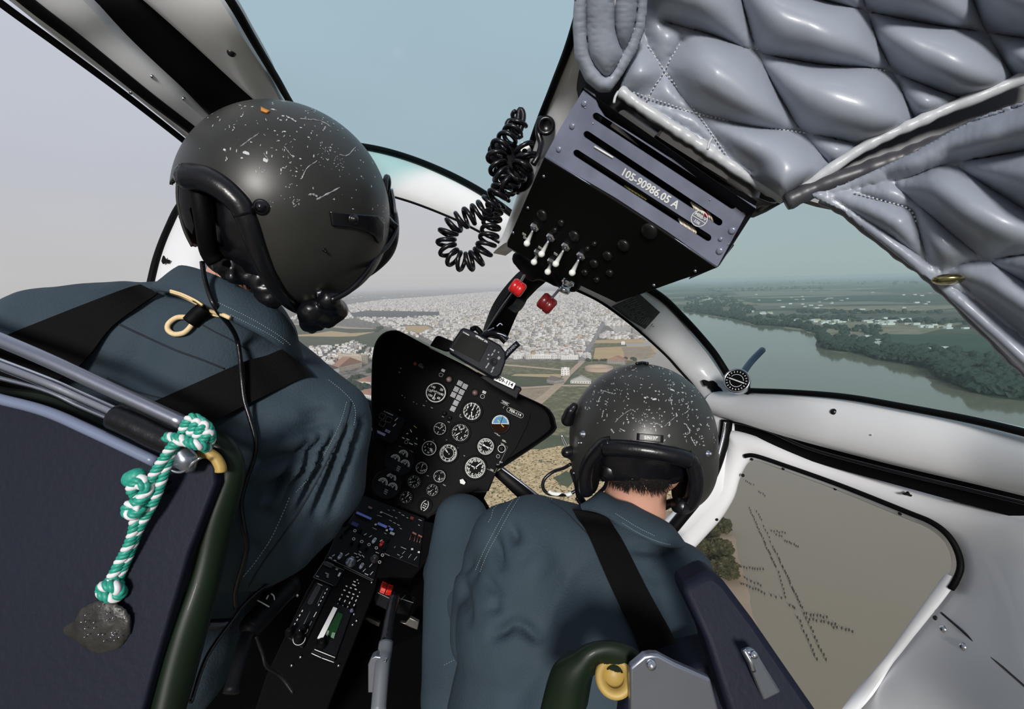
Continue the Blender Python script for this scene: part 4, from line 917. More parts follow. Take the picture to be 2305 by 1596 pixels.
for gx, gy, tri, lb in ((900, 1038, ((907, 1024), (889, 1034), (911, 1046)), 'upper triple engine gauge'), (872, 1090, ((880, 1077), (861, 1087), (883, 1098)), 'lower triple engine gauge')):
    c0 = PL.hit(gx, gy, .001); R = s0*30
    g = MB().lathe(c0, PL.n, [(R*1.05, -.004), (R*1.05, .003), (R*1.0, .005), (R*.95, .002), (.00001, .002)], 40).build('gauge', PANEL2, panel); g['label'] = lb + ' with three fan-shaped scales'
    q = MB()
    for tx, ty in tri:
        c = PL.hit(tx, ty, .0035); r = s0*10.5; ticks(q, c, PL.ex, PL.ey, r*.62, r, r*.05, 11, 0, 170); ring(q, c, PL.ex, PL.ey, PL.n, r*.98, r*.1, 0, -5, 175, 24)
        ticks(q, c, PL.ex, PL.ey, 0, r*.6, r*.06, 1, 80, 440)
        put_text(q, '10', c+PL.ey*r*.25-PL.ex*r*.3, PL.ex, PL.ey, PL.n, r*.28)
    for k in range(3): put_text(q, 'TEMP PRESS FUEL'.split()[k], PL.hit(gx-2-k*1.5, gy+13+k*4, .0035), PL.ex, PL.ey, PL.n, s0*2.2)
    q.build('dial_markings', MARK, g, smooth=False, fix=False)
# attitude indicator
c = PL.hit(1126, 954, .001); R = s0*19.5; ex, ey, n = PL.ex, PL.ey, PL.n
g = MB().lathe(c, n, [(R*1.2, -.004), (R*1.2, .003), (R*1.1, .006), (R*1.0, .002), (.00001, .002)], 40).build('gauge', PANEL2, panel); g['label'] = 'artificial horizon with a sky-blue upper and brown lower half'
hx, hy = (ex*math.cos(math.radians(22))+ey*math.sin(math.radians(22))), (ey*math.cos(math.radians(22))-ex*math.sin(math.radians(22)))
def half(a0, a1, m_, nm):
    z = c+n*.003; vs = [z]+[z+hx*R*math.cos(math.radians(a0+(a1-a0)*i/24))+hy*R*math.sin(math.radians(a0+(a1-a0)*i/24)) for i in range(25)]
    return MB().add(vs, [(0, i+1, i+2) for i in range(24)]).build(nm, m_, g, smooth=False)
half(0, 180, mat('sky_blue_enamel', (.10, .27, .45), .6, spec=.05), 'sky_half'); half(180, 360, mat('earth_brown_enamel', (.020, .007, .004), .7, spec=.03), 'earth_half')
q = MB(); z = c+n*.0038; ring(q, z, hx, hy, n, R*.95, R*.09, 0, 0, 180, 24); ticks(q, z, hx, hy, -R*.98, R*.98, R*.035, 1, 2, 362); ticks(q, z, hx, hy, R*.8, R*.98, R*.03, 13, 0, 180)
q.build('horizon_markings', MARK, g, smooth=False, fix=False)
q = MB(); ticks(q, z+n*.0004, ex, ey, -R*.1, R*.95, R*.03, 1, 95, 455); q.build('roll_pointer', BLACK, g, smooth=False)
q = MB(); ticks(q, z+n*.0005, ex, ey, R*.15, R*.55, R*.04, 2, 150, -20); q.build('aircraft_symbol', mat('amber_paint', (.75, .5, .08), .5), g, smooth=False)
# square warning captions
for i, (x, y) in enumerate(((1035, 863), (1046.5, 870), (1027, 876.5), (1039, 883), (1020.5, 889), (1033, 895.5), (1026, 907.5), (1019.5, 920.5))):
    c = PL.hit(x, y, .002); h = s0*4.9
    o = MB().box(c+n*.001, ex*h*1.12, ey*h*1.12, n*.002).build('caption_light', MARK, panel, smooth=False)
    MB().box(c+n*.0035, ex*h*.93, ey*h*.93, n*.0005).build('bezel', BLACK, o, smooth=False)
    MB().box(c+n*.0044, ex*h*.74, ey*h*.74, n*.0004).build('lens', mat('milky_lens', (.52, .50, .60), .4), o, smooth=False)
    q = MB()
    for k in (-.4, 0, .4): q.box(c+n*.0052+ey*h*k, ex*h*.5, ey*h*.08, n*.0002)
    q.build('caption_print', BLACK, o, smooth=False)
def lamp(pl, x, y, rpx, m_, lab, parent=panel, nm='indicator_lamp'):
    c = pl.hit(x, y, .001); r = rpx*pl.px(x, y)
    o = MB().lathe(c, pl.n, [(r*1.5, 0), (r*1.5, .003), (r*1.15, .004), (r, .002)], 24).build(nm, PANEL2, parent); o['label'] = lab
    MB().lathe(c+pl.n*.002, pl.n, [(r, 0), (r*.8, r*.5), (r*.4, r*.7), (.00001, r*.75)], 20).build('lens', m_, o); return o
PINK = mat('dusty_pink_lens', (.30, .19, .20), .35)
lamp(PL, 1010.6, 854, 6, PINK, 'dusty pink round lamp beside the airspeed dial'); lamp(PL, 1069, 884, 6, mat('dark_pink_lens', (.16, .10, .10), .35), 'darker pink round lamp right of the square captions')
lamp(PL, 934.5, 819, 4.5, mat('amber_red_lens', (.30, .05, .01), .2), 'small red-amber lamp at the upper left of the panel')
def knob(pl, x, y, rpx, h=.012, m_=None, parent=None, nm='knob', ringm=True):
    c = pl.hit(x, y, .001); r = rpx*pl.px(x, y)
    o = MB().lathe(c, pl.n, [(r*1.1, 0), (r*1.05, h*.3), (r*.8, h*.35), (r*.75, h), (r*.6, h*1.05), (.00001, h*1.05)], 20).build(nm, m_ or PANEL2, parent)
    if ringm: q = MB(); ring(q, c+pl.n*.0012, pl.ex, pl.ey, pl.n, r*1.25, r*.18); q.build('index_ring', MARK, o, smooth=False, fix=False)
    return o
for x, y, r in ((992.5, 844, 3.4), (1086, 892.5, 3.6), (1038.5, 936, 2.8), (1129, 1010, 6.5), (1121, 1027, 3)): knob(PL, x, y, r, .006, None, panel)
for x, y, r in ((1001, 931, 4.5), (1012.5, 941, 4.8)): knob(PL, x, y, r, .012, None, panel, ringm=False)
def plate(pl, x, y, w_, h_, m_, parent, txt=None, tm=None, rot=0, off=.0022, nm='label_plate', rad=0, size=.55):
    c = pl.hit(x, y, off); s = pl.px(x, y); a = math.radians(rot); e1 = pl.ex*math.cos(a)+pl.ey*math.sin(a); e2 = pl.ey*math.cos(a)-pl.ex*math.sin(a)
    o = MB().box(c, e1*w_*s/2, e2*h_*s/2, pl.n*.0006).build(nm, m_, parent, smooth=False)
    if txt: q = MB(); put_text(q, txt, c+pl.n*.001, e1, e2, pl.n, h_*s*size, bold=.03); q.build('lettering', tm or BLACK, o, smooth=False, fix=False)
    return o
plate(PL, 997.5, 834, 8, 6, MARK, panel); plate(PL, 1090, 883, 8, 5.5, MARK, panel, 'ON')
plate(PL, 1137, 907.5, 18, 7, MARK, panel, 'GYRO STBY', BLACK); plate(PL, 1137, 907.5, 17, 6, WN, panel, 'GYRO', MARK, off=.0030)
# outlined registration badge 709-114
c = PL.hit(1159.5, 929, .003); q = MB(); s = s0
hw, hh = 15*s, 5.6*s
arc_ = [c+ex*(hw*sx+hh*math.cos(math.radians(a)))+ey*hh*math.sin(math.radians(a)) for sx, a0 in ((1, -90), (-1, 90)) for a in range(a0, a0+181, 15)]
q.tube(arc_, s*.35, 5, closed=True); put_text(q, '709-114', c, ex, ey, n, s*6.4, bold=.03); q.build('registration_badge', MARK, panel, smooth=False, fix=False)
for x, y, w_ in ((1133, 918, 2), (1135, 915, 2), (1117, 976, 9), (1122, 980, 8), (1027, 978, 8), (1005, 990, 2.5), (997, 843, 2), (960, 903, 2), (905, 890, 3), (911, 895, 2), (931, 905, 3), (938, 909, 2), (954, 913, 5), (972, 918, 5), (900, 923, 4), (902, 829, 4), (899, 838, 4), (1040, 930, 3), (997, 938, 5), (1010, 950, 5), (1135, 994, 10), (1131, 999, 8), (1030, 1008, 3), (975, 992, 4), (955, 990, 3), (963, 1071, 5), (1000, 1092, 7), (1045, 1026, 3)):
    plate(PL, x, y, w_, 1.6, DIMMARK, panel, nm='engraved_mark')
put = MB(); put_text(put, 'APU', PL.hit(948, 820, .002), ex, ey, n, s0*3); put_text(put, 'FIRE', PL.hit(947, 825, .002), ex, ey, n, s0*5); put.build('engraved_lettering', DIMMARK, panel, smooth=False, fix=False)
# right side radio box of the panel
q = MB()
for a, b in (((1143, 1006), (1114, 1064)), ((1143, 1006), (1128, 1000)), ((1114, 1064), (1096, 1055))): q.tube([PL.hit(*a, .006), PL.hit(*b, .006)], s0*.5, 5)
q.build('box_edge', DIMMARK, panel)
for t, x, y in (('DIM', 1134, 992), ('BRT', 1128, 1041), ('OBS', 1107, 1058), ('TEST', 1122, 1048)):
    put = MB(); put_text(put, t, PL.hit(x, y, .004), ex, ey, n, s0*3.2); put.build('engraved_lettering', MARK, panel, smooth=False, fix=False)
# left sub panel: three square switches and bluish label strips
sub = MB().prism([PL.hit(x, y, .012) for x, y in ((868, 918), (912, 944), (893, 992), (880, 998), (832, 978), (838, 940))], -n*.02).build('side_panel', PANEL2, panel, smooth=False, bevel=.002); sub['label'] = 'small side panel with three square switches'
for x, y in ((861, 937), (875, 944.5), (861, 953)):
    c = PL.hit(x, y, .014); h = s0*5.6; o = MB().box(c, ex*h, ey*h, n*.0015).build('square_switch', PANEL, sub, smooth=False)
    q = MB(); q.tube([c+n*.002+ex*h*i+ey*h*j for i, j in ((-1, -1), (1, -1), (1, 1), (-1, 1))], s0*.45, 5, closed=True); q.build('white_outline', DIMMARK, o)
BLU = mat('lilac_label', (.42, .42, .68), .5)
plate(PL, 851, 972, 35, 5.5, BLU, sub, off=.014); plate(PL, 872.5, 970.5, 11, 5.5, BLU, sub, 'CB', off=.014); plate(PL, 874.5, 930.5, 21, 4.5, PANEL, sub, 'AL WARNING', MARK, off=.014)
for x, y in ((844, 948), (856, 962), (873, 961), (884, 948)): knob(PL, x, y, 4, .016, None, sub, 'round_switch', False)
for x, y, w_ in ((892, 944, 9), (888, 957, 8), (841, 954, 5)): plate(PL, x, y, w_, 1.6, MARK, sub, rot=70 if x > 880 else 0, off=.014, nm='engraved_mark')
# yellow arc gauge
q = MB(); c = PL.hit(921, 975, .003); ring(q, c, ex, ey, n, s0*19, s0*1.2, 0, 60, 85, 12); q.build('yellow_arc', mat('yellow_paint', (.75, .60, .12), .5), panel, smooth=False, fix=False)
for x, y, w_, r_ in ((925, 970, 7, -35), (917, 976, 4, 30), (938, 987, 4, -40), (908, 986, 6, 0), (918, 989, 7, 0), (925, 999, 9, 0), (936, 999, 7, 0)): plate(PL, x, y, w_, 1.8, MARK, panel, rot=r_, nm='engraved_mark')
knob(PL, 914.5, 995, 3, .004, PANEL, panel, 'oval_switch'); lamp(PL, 934, 1003, 2, mat('deep_red_lens', (.2, .004, .004), .3), 'tiny deep red lamp')
MB().tube([PL.hit(x, y, .004) for x, y in ((897, 1004), (912, 1008), (930, 1018))], s0*.7, 6).build('cowl_edge', DIMMARK, panel)
MB().prism([PL.hit(x, y, .02) for x, y in ((1035, 1080), (1042, 1078), (1048, 1086), (1045, 1091), (1036, 1088))], -n*.012).build('paper_tag', MARK, panel, smooth=False)
# cowls on top of the panel and white 709-114 plate
def topcowl(nm, pts, dep, back, m_, parent): return MB().prism([P(x, y, dep) for x, y in pts], FW*back).build(nm, m_, parent, smooth=False, bevel=.004)
topcowl('compass_housing', [(1003, 792), (967, 778), (980, 758), (986, 755), (1022, 770), (1010, 790)], 1.34, .06, PANEL, panel)
topcowl('registration_box', [(1080, 850), (1095, 845), (1172, 872), (1175, 877), (1168, 886), (1164, 900), (1110, 870)], 1.335, .05, PANEL2, panel)
PR = Plane(P(1137, 860, 1.30), (CAM-P(1137, 860, 1.30)).normalized(), 25)
plate(PR, 1136, 859, 48, 14, mat('white_plate', (.78, .79, .80), .5), panel, '709-114', BLACK, off=0.0, nm='registration_plate', size=.62)

MB().prism([P(x, y, 1.50) for x, y in ((700, 930), (800, 930), (870, 912), (890, 1000), (900, 1200), (760, 1300), (640, 1300), (640, 1000))], FW*.01).build('nose_shroud', PANEL, panel, smooth=False)
MB().prism([P(x, y, 1.46) for x, y in ((960, 1160), (1040, 1108), (1096, 1108), (1080, 1140), (1040, 1220), (960, 1240))], FW*.01).build('nose_shroud', PANEL, panel, smooth=False)

# ---------- satellite navigator standing on the panel
gps = empty('satellite_navigator', P(1078, 795, 1.27), 'dark grey handheld satellite navigator clipped on top of the instrument panel', 'navigation display')
GP = Plane(P(1078, 795, 1.27), (CAM-P(1078, 795, 1.27)).normalized() + UP*.15, 30)
GREYP = mat('slate_plastic', (.005, .0065, .012), .5, spec=.15, bump=.1, bscale=200)
body = [(1037, 741), (1044, 737), (1058, 742), (1108, 766), (1127, 777), (1139, 793), (1138, 815), (1128, 842), (1119, 850), (1108, 849), (1060, 822), (1011, 793), (1010, 784), (1020, 766)]
MB().prism([GP.hit(x, y, 0) for x, y in body], -GP.n*.035).build('case', GREYP, gps, smooth=False, bevel=.004)
flatpoly('screen', GP, [(1042, 749), (1099, 775), (1078, 815), (1018, 783)], mat('dark_screen', (.002, .0025, .002), .5, spec=.1), gps, .0035, .002)
gs = GP.px(1080, 800)
q = MB(); put_text(q, 'GARMIN', GP.hit(1049, 751, .006), GP.ex, GP.ey, GP.n, gs*3, bold=.04); put_text(q, 'GPSMAP 296', GP.hit(1084, 763, .0058), GP.ex, GP.ey, GP.n, gs*4, bold=.04); q.build('lettering', MARK, gps, smooth=False, fix=False)
BTN = mat('grey_button', (.12, .13, .16), .4)
def pill(pl, x, y, L, w_, rot, m_, parent, nm='button', h=.002, off=.0):
    c = pl.hit(x, y, off); s = pl.px(x, y); a = math.radians(rot); e1 = pl.ex*math.cos(a)+pl.ey*math.sin(a); e2 = pl.ey*math.cos(a)-pl.ex*math.sin(a)
    pts = [c+e1*s*((L/2-w_/2)*sx+w_/2*math.cos(math.radians(b)))+e2*s*w_/2*math.sin(math.radians(b)) for sx, a0 in ((1, -90), (-1, 90)) for b in range(a0, a0+181, 30)]
    return MB().prism([p+pl.n*h for p in pts], -pl.n*h).build(nm, m_, parent, smooth=False)
for x, y in ((1113, 790), (1108, 798), (1122, 805), (1124, 807), (1099, 820), (1095, 826), (1110, 829), (1107, 836)): pill(GP, x, y, 7, 3, -92, BTN, gps)
for x, y in ((1100, 799), (1098, 808), (1122, 793)): pill(GP, x, y, 4, 4, 0, BTN, gps)
c = GP.hit(1111, 815, .0); MB().lathe(c, GP.n, [(gs*8, 0), (gs*8, .002), (gs*6, .0025), (gs*4, .001), (.0001, .001)], 24).build('rocker_pad', PANEL2, gps)
an = MB().tube(spline(PP([(1132, 808, 1.30), (1146, 792, 1.30), (1167, 772, 1.30)]), 12), .0085, 12).build('antenna', GREYP, gps)
GA = Plane(P(1149, 789, 1.288), (CAM-P(1149, 789, 1.288)).normalized(), -44)
q = MB(); put_text(q, 'GARMIN', GA.hit(1149, 788, .0), GA.ex, GA.ey, GA.n, GA.px(1149, 788)*6.5, bold=.02); q.build('raised_lettering', mat('charcoal_letter', (.07, .08, .11), .4), an, smooth=False, fix=False)
MB().tube(spline(PP([(1062, 742, 1.3), (1070, 738, 1.31), (1078, 744, 1.31), (1084, 752, 1.31)]), 12), .007, 8).build('mount_clamp', BLACK, gps)
c = GP.hit(1024, 789, .006); plate(GP, 1017, 787, 10, 2.5, MARK, gps, off=.004, nm='maker_badge')

# ---------- centre post of the windshield
post = ribbon('windshield_post', [(1200, 560, 1.06), (1186, 605, 1.09), (1150, 653, 1.15), (1113, 710, 1.24), (1085, 755, 1.34)], [(1260, 580, 1.06), (1233, 629, 1.09), (1205, 655, 1.15), (1170, 697, 1.24), (1140, 765, 1.34)], PANEL, .003, .03)
tag(post, 'black centre post running from the overhead box down to the instrument panel', 'post', kind='structure')
ribbon('dark_plate', [(1163, 671, 1.175), (1155, 683, 1.19), (1142, 693, 1.20)], [(1183, 681, 1.175), (1172, 698, 1.19), (1160, 705, 1.20)], mat('smoky_plate', (.02, .025, .03), .2, spec=.7), .001, .012, 8, 3, post)
tube_px('control_cable', [(1192, 600, 1.06), (1160, 650, 1.12), (1130, 690, 1.19), (1104, 730, 1.27), (1090, 752, 1.31)], .0022, ALU, post)
tube_px('control_cable', [(1180, 620, 1.06), (1150, 665, 1.13), (1118, 712, 1.22), (1096, 745, 1.29)], .0018, BLACKG, post)
for pts in ([(1118, 735, 1.24), (1126, 728, 1.24), (1131, 733, 1.24)], [(1118, 750, 1.25), (1128, 752, 1.25), (1140, 758, 1.25)], [(1098, 745, 1.27), (1112, 738, 1.26)]):
    tube_px('bracket_edge', pts, .0022, ALU, post, 12, 6)
tube_px('compass_bracket', [(1085, 760, 1.30), (1100, 750, 1.29), (1122, 752, 1.28), (1140, 768, 1.28)], .011, BLACKG, post)

# ---------- overhead switch box
box = empty('overhead_switch_box', P(1400, 450, .72), 'black overhead switch box with slotted blue-grey end plate', 'overhead console')
S1, S2, S3, S4 = P(1312, 198, .60), P(1227, 350, .66), P(1617, 600, .60), P(1702, 470, .54)
PS = Plane.of3(S2, S1, S3, 32)
PS_x, PS_y = None, None
PB = Plane.of3(P(1224, 354, .66), P(1141, 545, .86), P(1613, 604, .60), 32)
SLOTP = mat('worn_blue_grey_enamel', (.24, .26, .36), .28, metal=.35, bump=.1, bscale=40, var=.25, vscale=18)
BOXB = mat('overhead_black', (.003, .003, .003), .6, spec=.12)
# slotted plate with real holes
slots = [((1342, 262), (1648, 462), 8.5), ((1321, 303), (1618, 500), 8.2), ((1298, 345), (1593, 535), 8.2)]
outer = [(1316, 198), (1338, 212), (1346, 240), (1360, 262), (1500, 350), (1640, 430), (1702, 466), (1699, 474), (1620, 598), (1614, 600), (1500, 522), (1380, 445), (1232, 356), (1227, 350), (1260, 290)]
def slot_outline(a, b, r):
    d = Vector((b[0]-a[0], b[1]-a[1], 0)).normalized(); t = Vector((-d.y, d.x, 0)); o_ = []
    for c_, s_ in ((Vector((*b, 0)), 1), (Vector((*a, 0)), -1)):
        for k in range(9):
            an_ = math.radians(-90+180*k/8); o_.append(c_ + d*s_*r*math.cos(an_) + t*s_*r*math.sin(an_))
    return o_
loops = [[Vector((x, y, 0)) for x, y in outer]] + [slot_outline(*s_) for s_ in slots]
tri = tessellate_polygon(loops); flat = [v for L in loops for v in L]
q = MB(); v3 = [PS.hit(v.x, v.y, 0) for v in flat]; v3b = [p-PS.n*.0025 for p in v3]
q.add(v3+v3b, [tuple(t) for t in tri]+[tuple(len(v3)+i for i in reversed(t)) for t in tri]); b0 = 0; N = len(v3)
for L in loops:
    k = len(L)
    for i in range(k): q.add([v3[b0+i], v3[b0+(i+1) % k], v3b[b0+(i+1) % k], v3b[b0+i]], [(0, 1, 2, 3)])
    b0 += k
sp_ = q.build('slotted_plate', SLOTP, box, smooth=False); ps = PS.px(1450, 400)
for nm_, ps_ in (('side_wall', [S1, S4]), ):
    pass
inner = MB().prism([PS.hit(x, y, -.004)-PS.n*.05 for x, y in ((1325, 215), (1690, 470), (1615, 590), (1240, 350))], -PS.n*.03).build('inner_tray', BLACK, box, smooth=False)
for (a, b) in ((S1, S4), (S4, S3)):
    MB().prism([a, b, b+(FW*.10-UP*0.0), a+FW*.10], PS.n*.002).build('side_wall', BOXB, box, smooth=False)
q = MB(); put_text(q, '105-90986.05 A', PS.hit(1462, 424, .0008), (PS.hit(1500, 448)-PS.hit(1420, 398)).normalized(), PS.n.cross((PS.hit(1500, 448)-PS.hit(1420, 398)).normalized()).normalized()*1, PS.n, ps*16.5, bold=.035)
lt_ = q.build('part_number', MARK, sp_, smooth=False, fix=False)
e1 = (PS.hit(1500, 448)-PS.hit(1420, 398)).normalized(); e2 = PS.n.cross(e1); e2 = e2 if e2.dot(UP) > 0 else -e2
q = MB(); c = PS.hit(1574, 492, .0008); ring(q, c, e1, e2, PS.n, ps*17, ps*1.6); q.add([c+e1*ps*a+e2*ps*b for a, b in ((-16, -2.5), (16, -2.5), (16, -1), (-16, -1))], [(0, 1, 2, 3)])
put_text(q, 'MBB-V', c+e2*ps*5, e1, e2, PS.n, ps*7, bold=.03); put_text(q, '106', c-e2*ps*9, e1, e2, PS.n, ps*7, bold=.03); q.build('inspection_stamp', MARK, sp_, smooth=False, fix=False)
for x, y, r in ((1315, 233, 7), (1288, 284, 7), (1258, 336, 7), (1648, 519, 8), (1620, 565, 8), (1679, 474, 7), (1622, 538, 5)):
    h = PS.hit(x, y, 0); MB().lathe(h, PS.n, [(r*ps, 0), (r*ps*.95, .0012), (r*ps*.4, .0018), (.0001, .0018)], 18).build('rivet', SLOTP, box)
for x, y in ((1335, 278), (1317, 242), (1598, 450), (1640, 550)): MB().lathe(PS.hit(x, y, 0), PS.n, [(ps*2, 0), (ps*1.5, .0008), (.0001, .001)], 10).build('screw', CHROME, box)
# wiring seen through the slots
WR = [mat('tan_wire', (.60, .50, .32), .5), mat('red_wire', (.55, .02, .02), .4), mat('white_wire', (.75, .72, .66), .5), mat('olive_wire', (.16, .14, .04), .5)]
for i in range(10):
    x = 1562+i*4.3; MB().tube([PS.hit(x-6, 455+i*2.6, -.010), PS.hit(x, 466+i*2.6, -.006), PS.hit(x+5, 480+i*2.6, -.012)], .0014, 6).build('wire', WR[1] if i in (6, 7) else WR[i % 3 if i % 3 != 1 else 2], box)
for i in range(8):
    x = 1532+i*4.6; MB().tube([PS.hit(x-4, 492+i*2.8, -.012), PS.hit(x+2, 506+i*2.4, -.006), PS.hit(x, 518+i*2, -.012)], .0013, 6).build('wire', WR[0 if i % 2 else 2], box)
for i in range(6):
    x = 1412+i*7; MB().tube([PS.hit(x-6, 418+i*4, -.012), PS.hit(x+8, 428+i*4.4, -.009)], .0014, 6).build('wire', WR[3], box)
MB().tube([PS.hit(1338, 330, .001), PS.hit(1380, 355, .001)], .0012, 6).build('bright_edge', MARK, box)
# switch face
bf = [(1224, 354), (1141, 545), (1141, 556), (1200, 590), (1290, 636), (1387, 682), (1440, 664), (1530, 632), (1614, 604), (1500, 526), (1380, 448)]
bface = MB().prism([PB.hit(x, y, 0) for x, y in bf], -PB.n*.05).build('switch_face', BOXB, box, smooth=False, bevel=.002)
edge = MB().tube([PS.hit(x, y, .001) for x, y in ((1226, 353), (1300, 398), (1380, 449), (1500, 525), (1614, 602))], .0012, 6).build('corner_edge', ALU, box)
pb = PB.px(1300, 520)
for x, y in ((1224, 397), (1188, 468), (1155, 524), (1565, 610), (1472, 642)): 
    h = PB.hit(x, y, 0); s_ = PB.px(x, y); MB().lathe(h, PB.n, [(4*s_, 0), (3.5*s_, .001), (1.5*s_, .0018), (.0001, .0016)], 12).build('screw', ALU, box)
for x, y, r in ((1222, 483, 14), (1265, 500, 8), (1294, 530, 14), (1251, 516, 6), (1340, 547, 6), (1324, 558, 6), (1405, 551, 15), (1369, 574, 12), (1339, 592, 11), (1374, 613, 9), (1463, 519, 20), (1318, 612, 8), (1345, 628, 7)):
    h = PB.hit(x, y, 0); s_ = PB.px(x, y)
    MB().lathe(h, PB.n, [(r*s_, 0), (r*s_, .002), (r*s_*.9, .004), (r*s_*.5, .0048), (.0001, .005)], 24).build('breaker_cap', mat('black_cap', (.006, .006, .006), .35, spec=.5), box)
def toggle(x0, y0, x1, y1, big=True):
    a = PB.hit(x0, y0, .003); s_ = PB.px(x0, y0); b = PB.hit(x1, y1, .045)
    o = MB().lathe(a-PB.n*.003, PB.n, [(12*s_, 0), (12*s_, .003), (8*s_, .005), (7*s_, .007), (.0001, .007)], 6).build('toggle_switch', CHROME, box, smooth=False)
    mid = lerp(a, b, .35)
    MB().cyl(a, mid, .0022, 10).build('lever', CHROME, o)
    MB().tube([mid, lerp(a, b, .9), b], lambda t: .0022+.0030*t, 12).ball(b, .0052, sub=2).build('white_tip', MARK, o); return o
for t in ((1203, 512, 1186, 548), (1239, 535, 1219, 572), (1273, 556, 1251, 594), (1307, 577, 1288, 614)): toggle(*t)
for x0, y0, x1, y1 in ((1211, 570, 1202, 590), (1241, 590, 1233, 612)): toggle(x0, y0, x1, y1)
for x, y in ((1182, 536), (1216, 558), (1251, 572), (1180, 528)): plate(PB, x, y, 10, 6, DIMMARK, box, off=.001, nm='engraved_mark')
# bracket cluster below the box
br_ = link('lever_bracket', blob([('c', P(1170, 582, .93), .014, P(1200, 612, .95), .018), ('c', P(1200, 600, .95), .02, P(1290, 640, .93), .016), ('c', P(1270, 632, .92), .016, P(1262, 612, .92), .02)], .005, 1, lambda co, nn: .003*noise.noise(co*50)), PANEL2, box)
def red_lever(rod, kx, ky, kd, r, lab, m_):
    o = empty('lever', P(kx, ky, kd), lab, 'lever')
    tube_px('rod', rod, .0026, ALU, o, 16, 8)
    a, b = P(rod[-2][0], rod[-2][1], rod[-2][2]), P(rod[-1][0], rod[-1][1], rod[-1][2]); d = (b-a).normalized(); t = d.cross(FW).normalized()
    c_ = P(kx, ky, kd); w_ = t
    MB().lathe(c_-w_*r*.95, w_, [(.0001, 0), (r*.75, 0), (r, r*.25), (r, r*.85), (r*.9, r*.95), (r, r*1.05), (r, r*1.65), (r*.75, r*1.9), (.0001, r*1.9)], 24).build('knob', m_, o)
    return o
red_lever([(1190, 604, .93), (1175, 630, .95), (1166, 644, .96)], 1165, 648, .96, .0150, 'bright red double-ridged knob on the lever left of the centre post', RED)
red_lever([(1275, 634, .90), (1255, 656, .92), (1238, 676, .93)], 1231, 683, .935, .0165, 'dark red knob on the lever hanging right of the centre post', mat('dark_red_plastic', (.16, .006, .008), .35, coat=.3))
mtl = MB().lathe(P(1280, 632, .90), -AU, [(.012, 0), (.013, .006), (.009, .008), (.009, .016), (.012, .018), (.010, .024), (.0001, .024)], 20).build('cable_end', CHROME, box)

# ---------- coiled cord with hand microphone
coil = empty('coiled_cord', P(1110, 470, .78), 'black coiled microphone cord bunched beside the overhead box', 'cord')
def helix(path, R, r, pitch, nm, parent):
    s = spline(PP(path), 400); L = 0; q = MB(); out = []; ref = None; ang = 0
    for i in range(len(s)):
        T = (s[min(i+1, 399)]-s[max(i-1, 0)]).normalized()
        ref = T.orthogonal().normalized() if ref is None else (ref-T*ref.dot(T)).normalized()
        bi = T.cross(ref); step = (s[i]-s[i-1]).length if i else 0; ang += 2*math.pi*step/pitch
        out.append((s[i], ref.copy(), bi, ang))
    fine = []
    for i in range(len(out)-1):
        a, b = out[i], out[i+1]
        for k in range(3):
            t = k/3; g_ = a[3]+(b[3]-a[3])*t; fine.append(lerp(a[0], b[0], t)+(a[1]*math.cos(g_)+a[2]*math.sin(g_))*R)
    return q.tube(fine, r, 8).build(nm, BLACKG, parent)
helix([(1135, 385, .76), (1128, 425, .76), (1108, 452, .76), (1080, 476, .77), (1045, 492, .77), (1015, 512, .775), (1004, 545, .78), (1018, 578, .78), (1050, 590, .78), (1082, 574, .78), (1098, 540, .78), (1106, 505, .785), (1112, 470, .79), (1130, 440, .79)], .0135, .0036, .0140, 'coil', coil)
helix([(1130, 440, .775), (1150, 405, .76), (1168, 385, .75), (1185, 360, .75), (1180, 330, .75)], .0145, .0036, .0155, 'coil', coil)
helix([(1172, 262, .77), (1160, 290, .77), (1140, 315, .76), (1118, 345, .755), (1122, 380, .755), (1148, 420, .75)], .0130, .0036, .0165, 'coil', coil)
tube_px('end_loop', [(1146, 300, .765), (1142, 280, .765), (1150, 272, .765), (1158, 290, .765), (1165, 300, .765), (1172, 290, .765), (1178, 262, .765), (1174, 248, .765), (1168, 252, .765), (1166, 285, .765), (1172, 310, .765)], .0045, BLACKG, coil)
tube_px('cable_end', [(1228, 275, .74), (1222, 268, .74), (1214, 272, .745), (1212, 300, .745), (1218, 325, .745), (1212, 350, .74), (1200, 370, .74)], .0050, BLACKG, coil)
mic = link('hand_microphone', blob([('c', P(1135, 355, .79), .024, P(1165, 395, .79), .028), ('c', P(1115, 340, .80), .014, P(1150, 350, .79), .02)], .005, 6), BLACK); tag(mic, 'black hand microphone tangled inside the coiled cord', 'microphone')
MB().prism([P(x, y, .755) for x, y in ((1166, 332), (1175, 318), (1188, 322), (1196, 335), (1192, 352), (1178, 345))], FW*.006).build('white_label', MARK, mic, smooth=False, bevel=.001)
MB().ball(P(1181, 341, .752), .0045, sub=2).build('black_button', BLACK, mic)
MB().lathe(P(1229, 283, .735), (CAM-P(1229, 283, .735)).normalized(), [(.014, -.002), (.014, .002), (.009, .004), (.008, .001), (.0001, .001)], 24).build('grommet', BLACKG, coil)

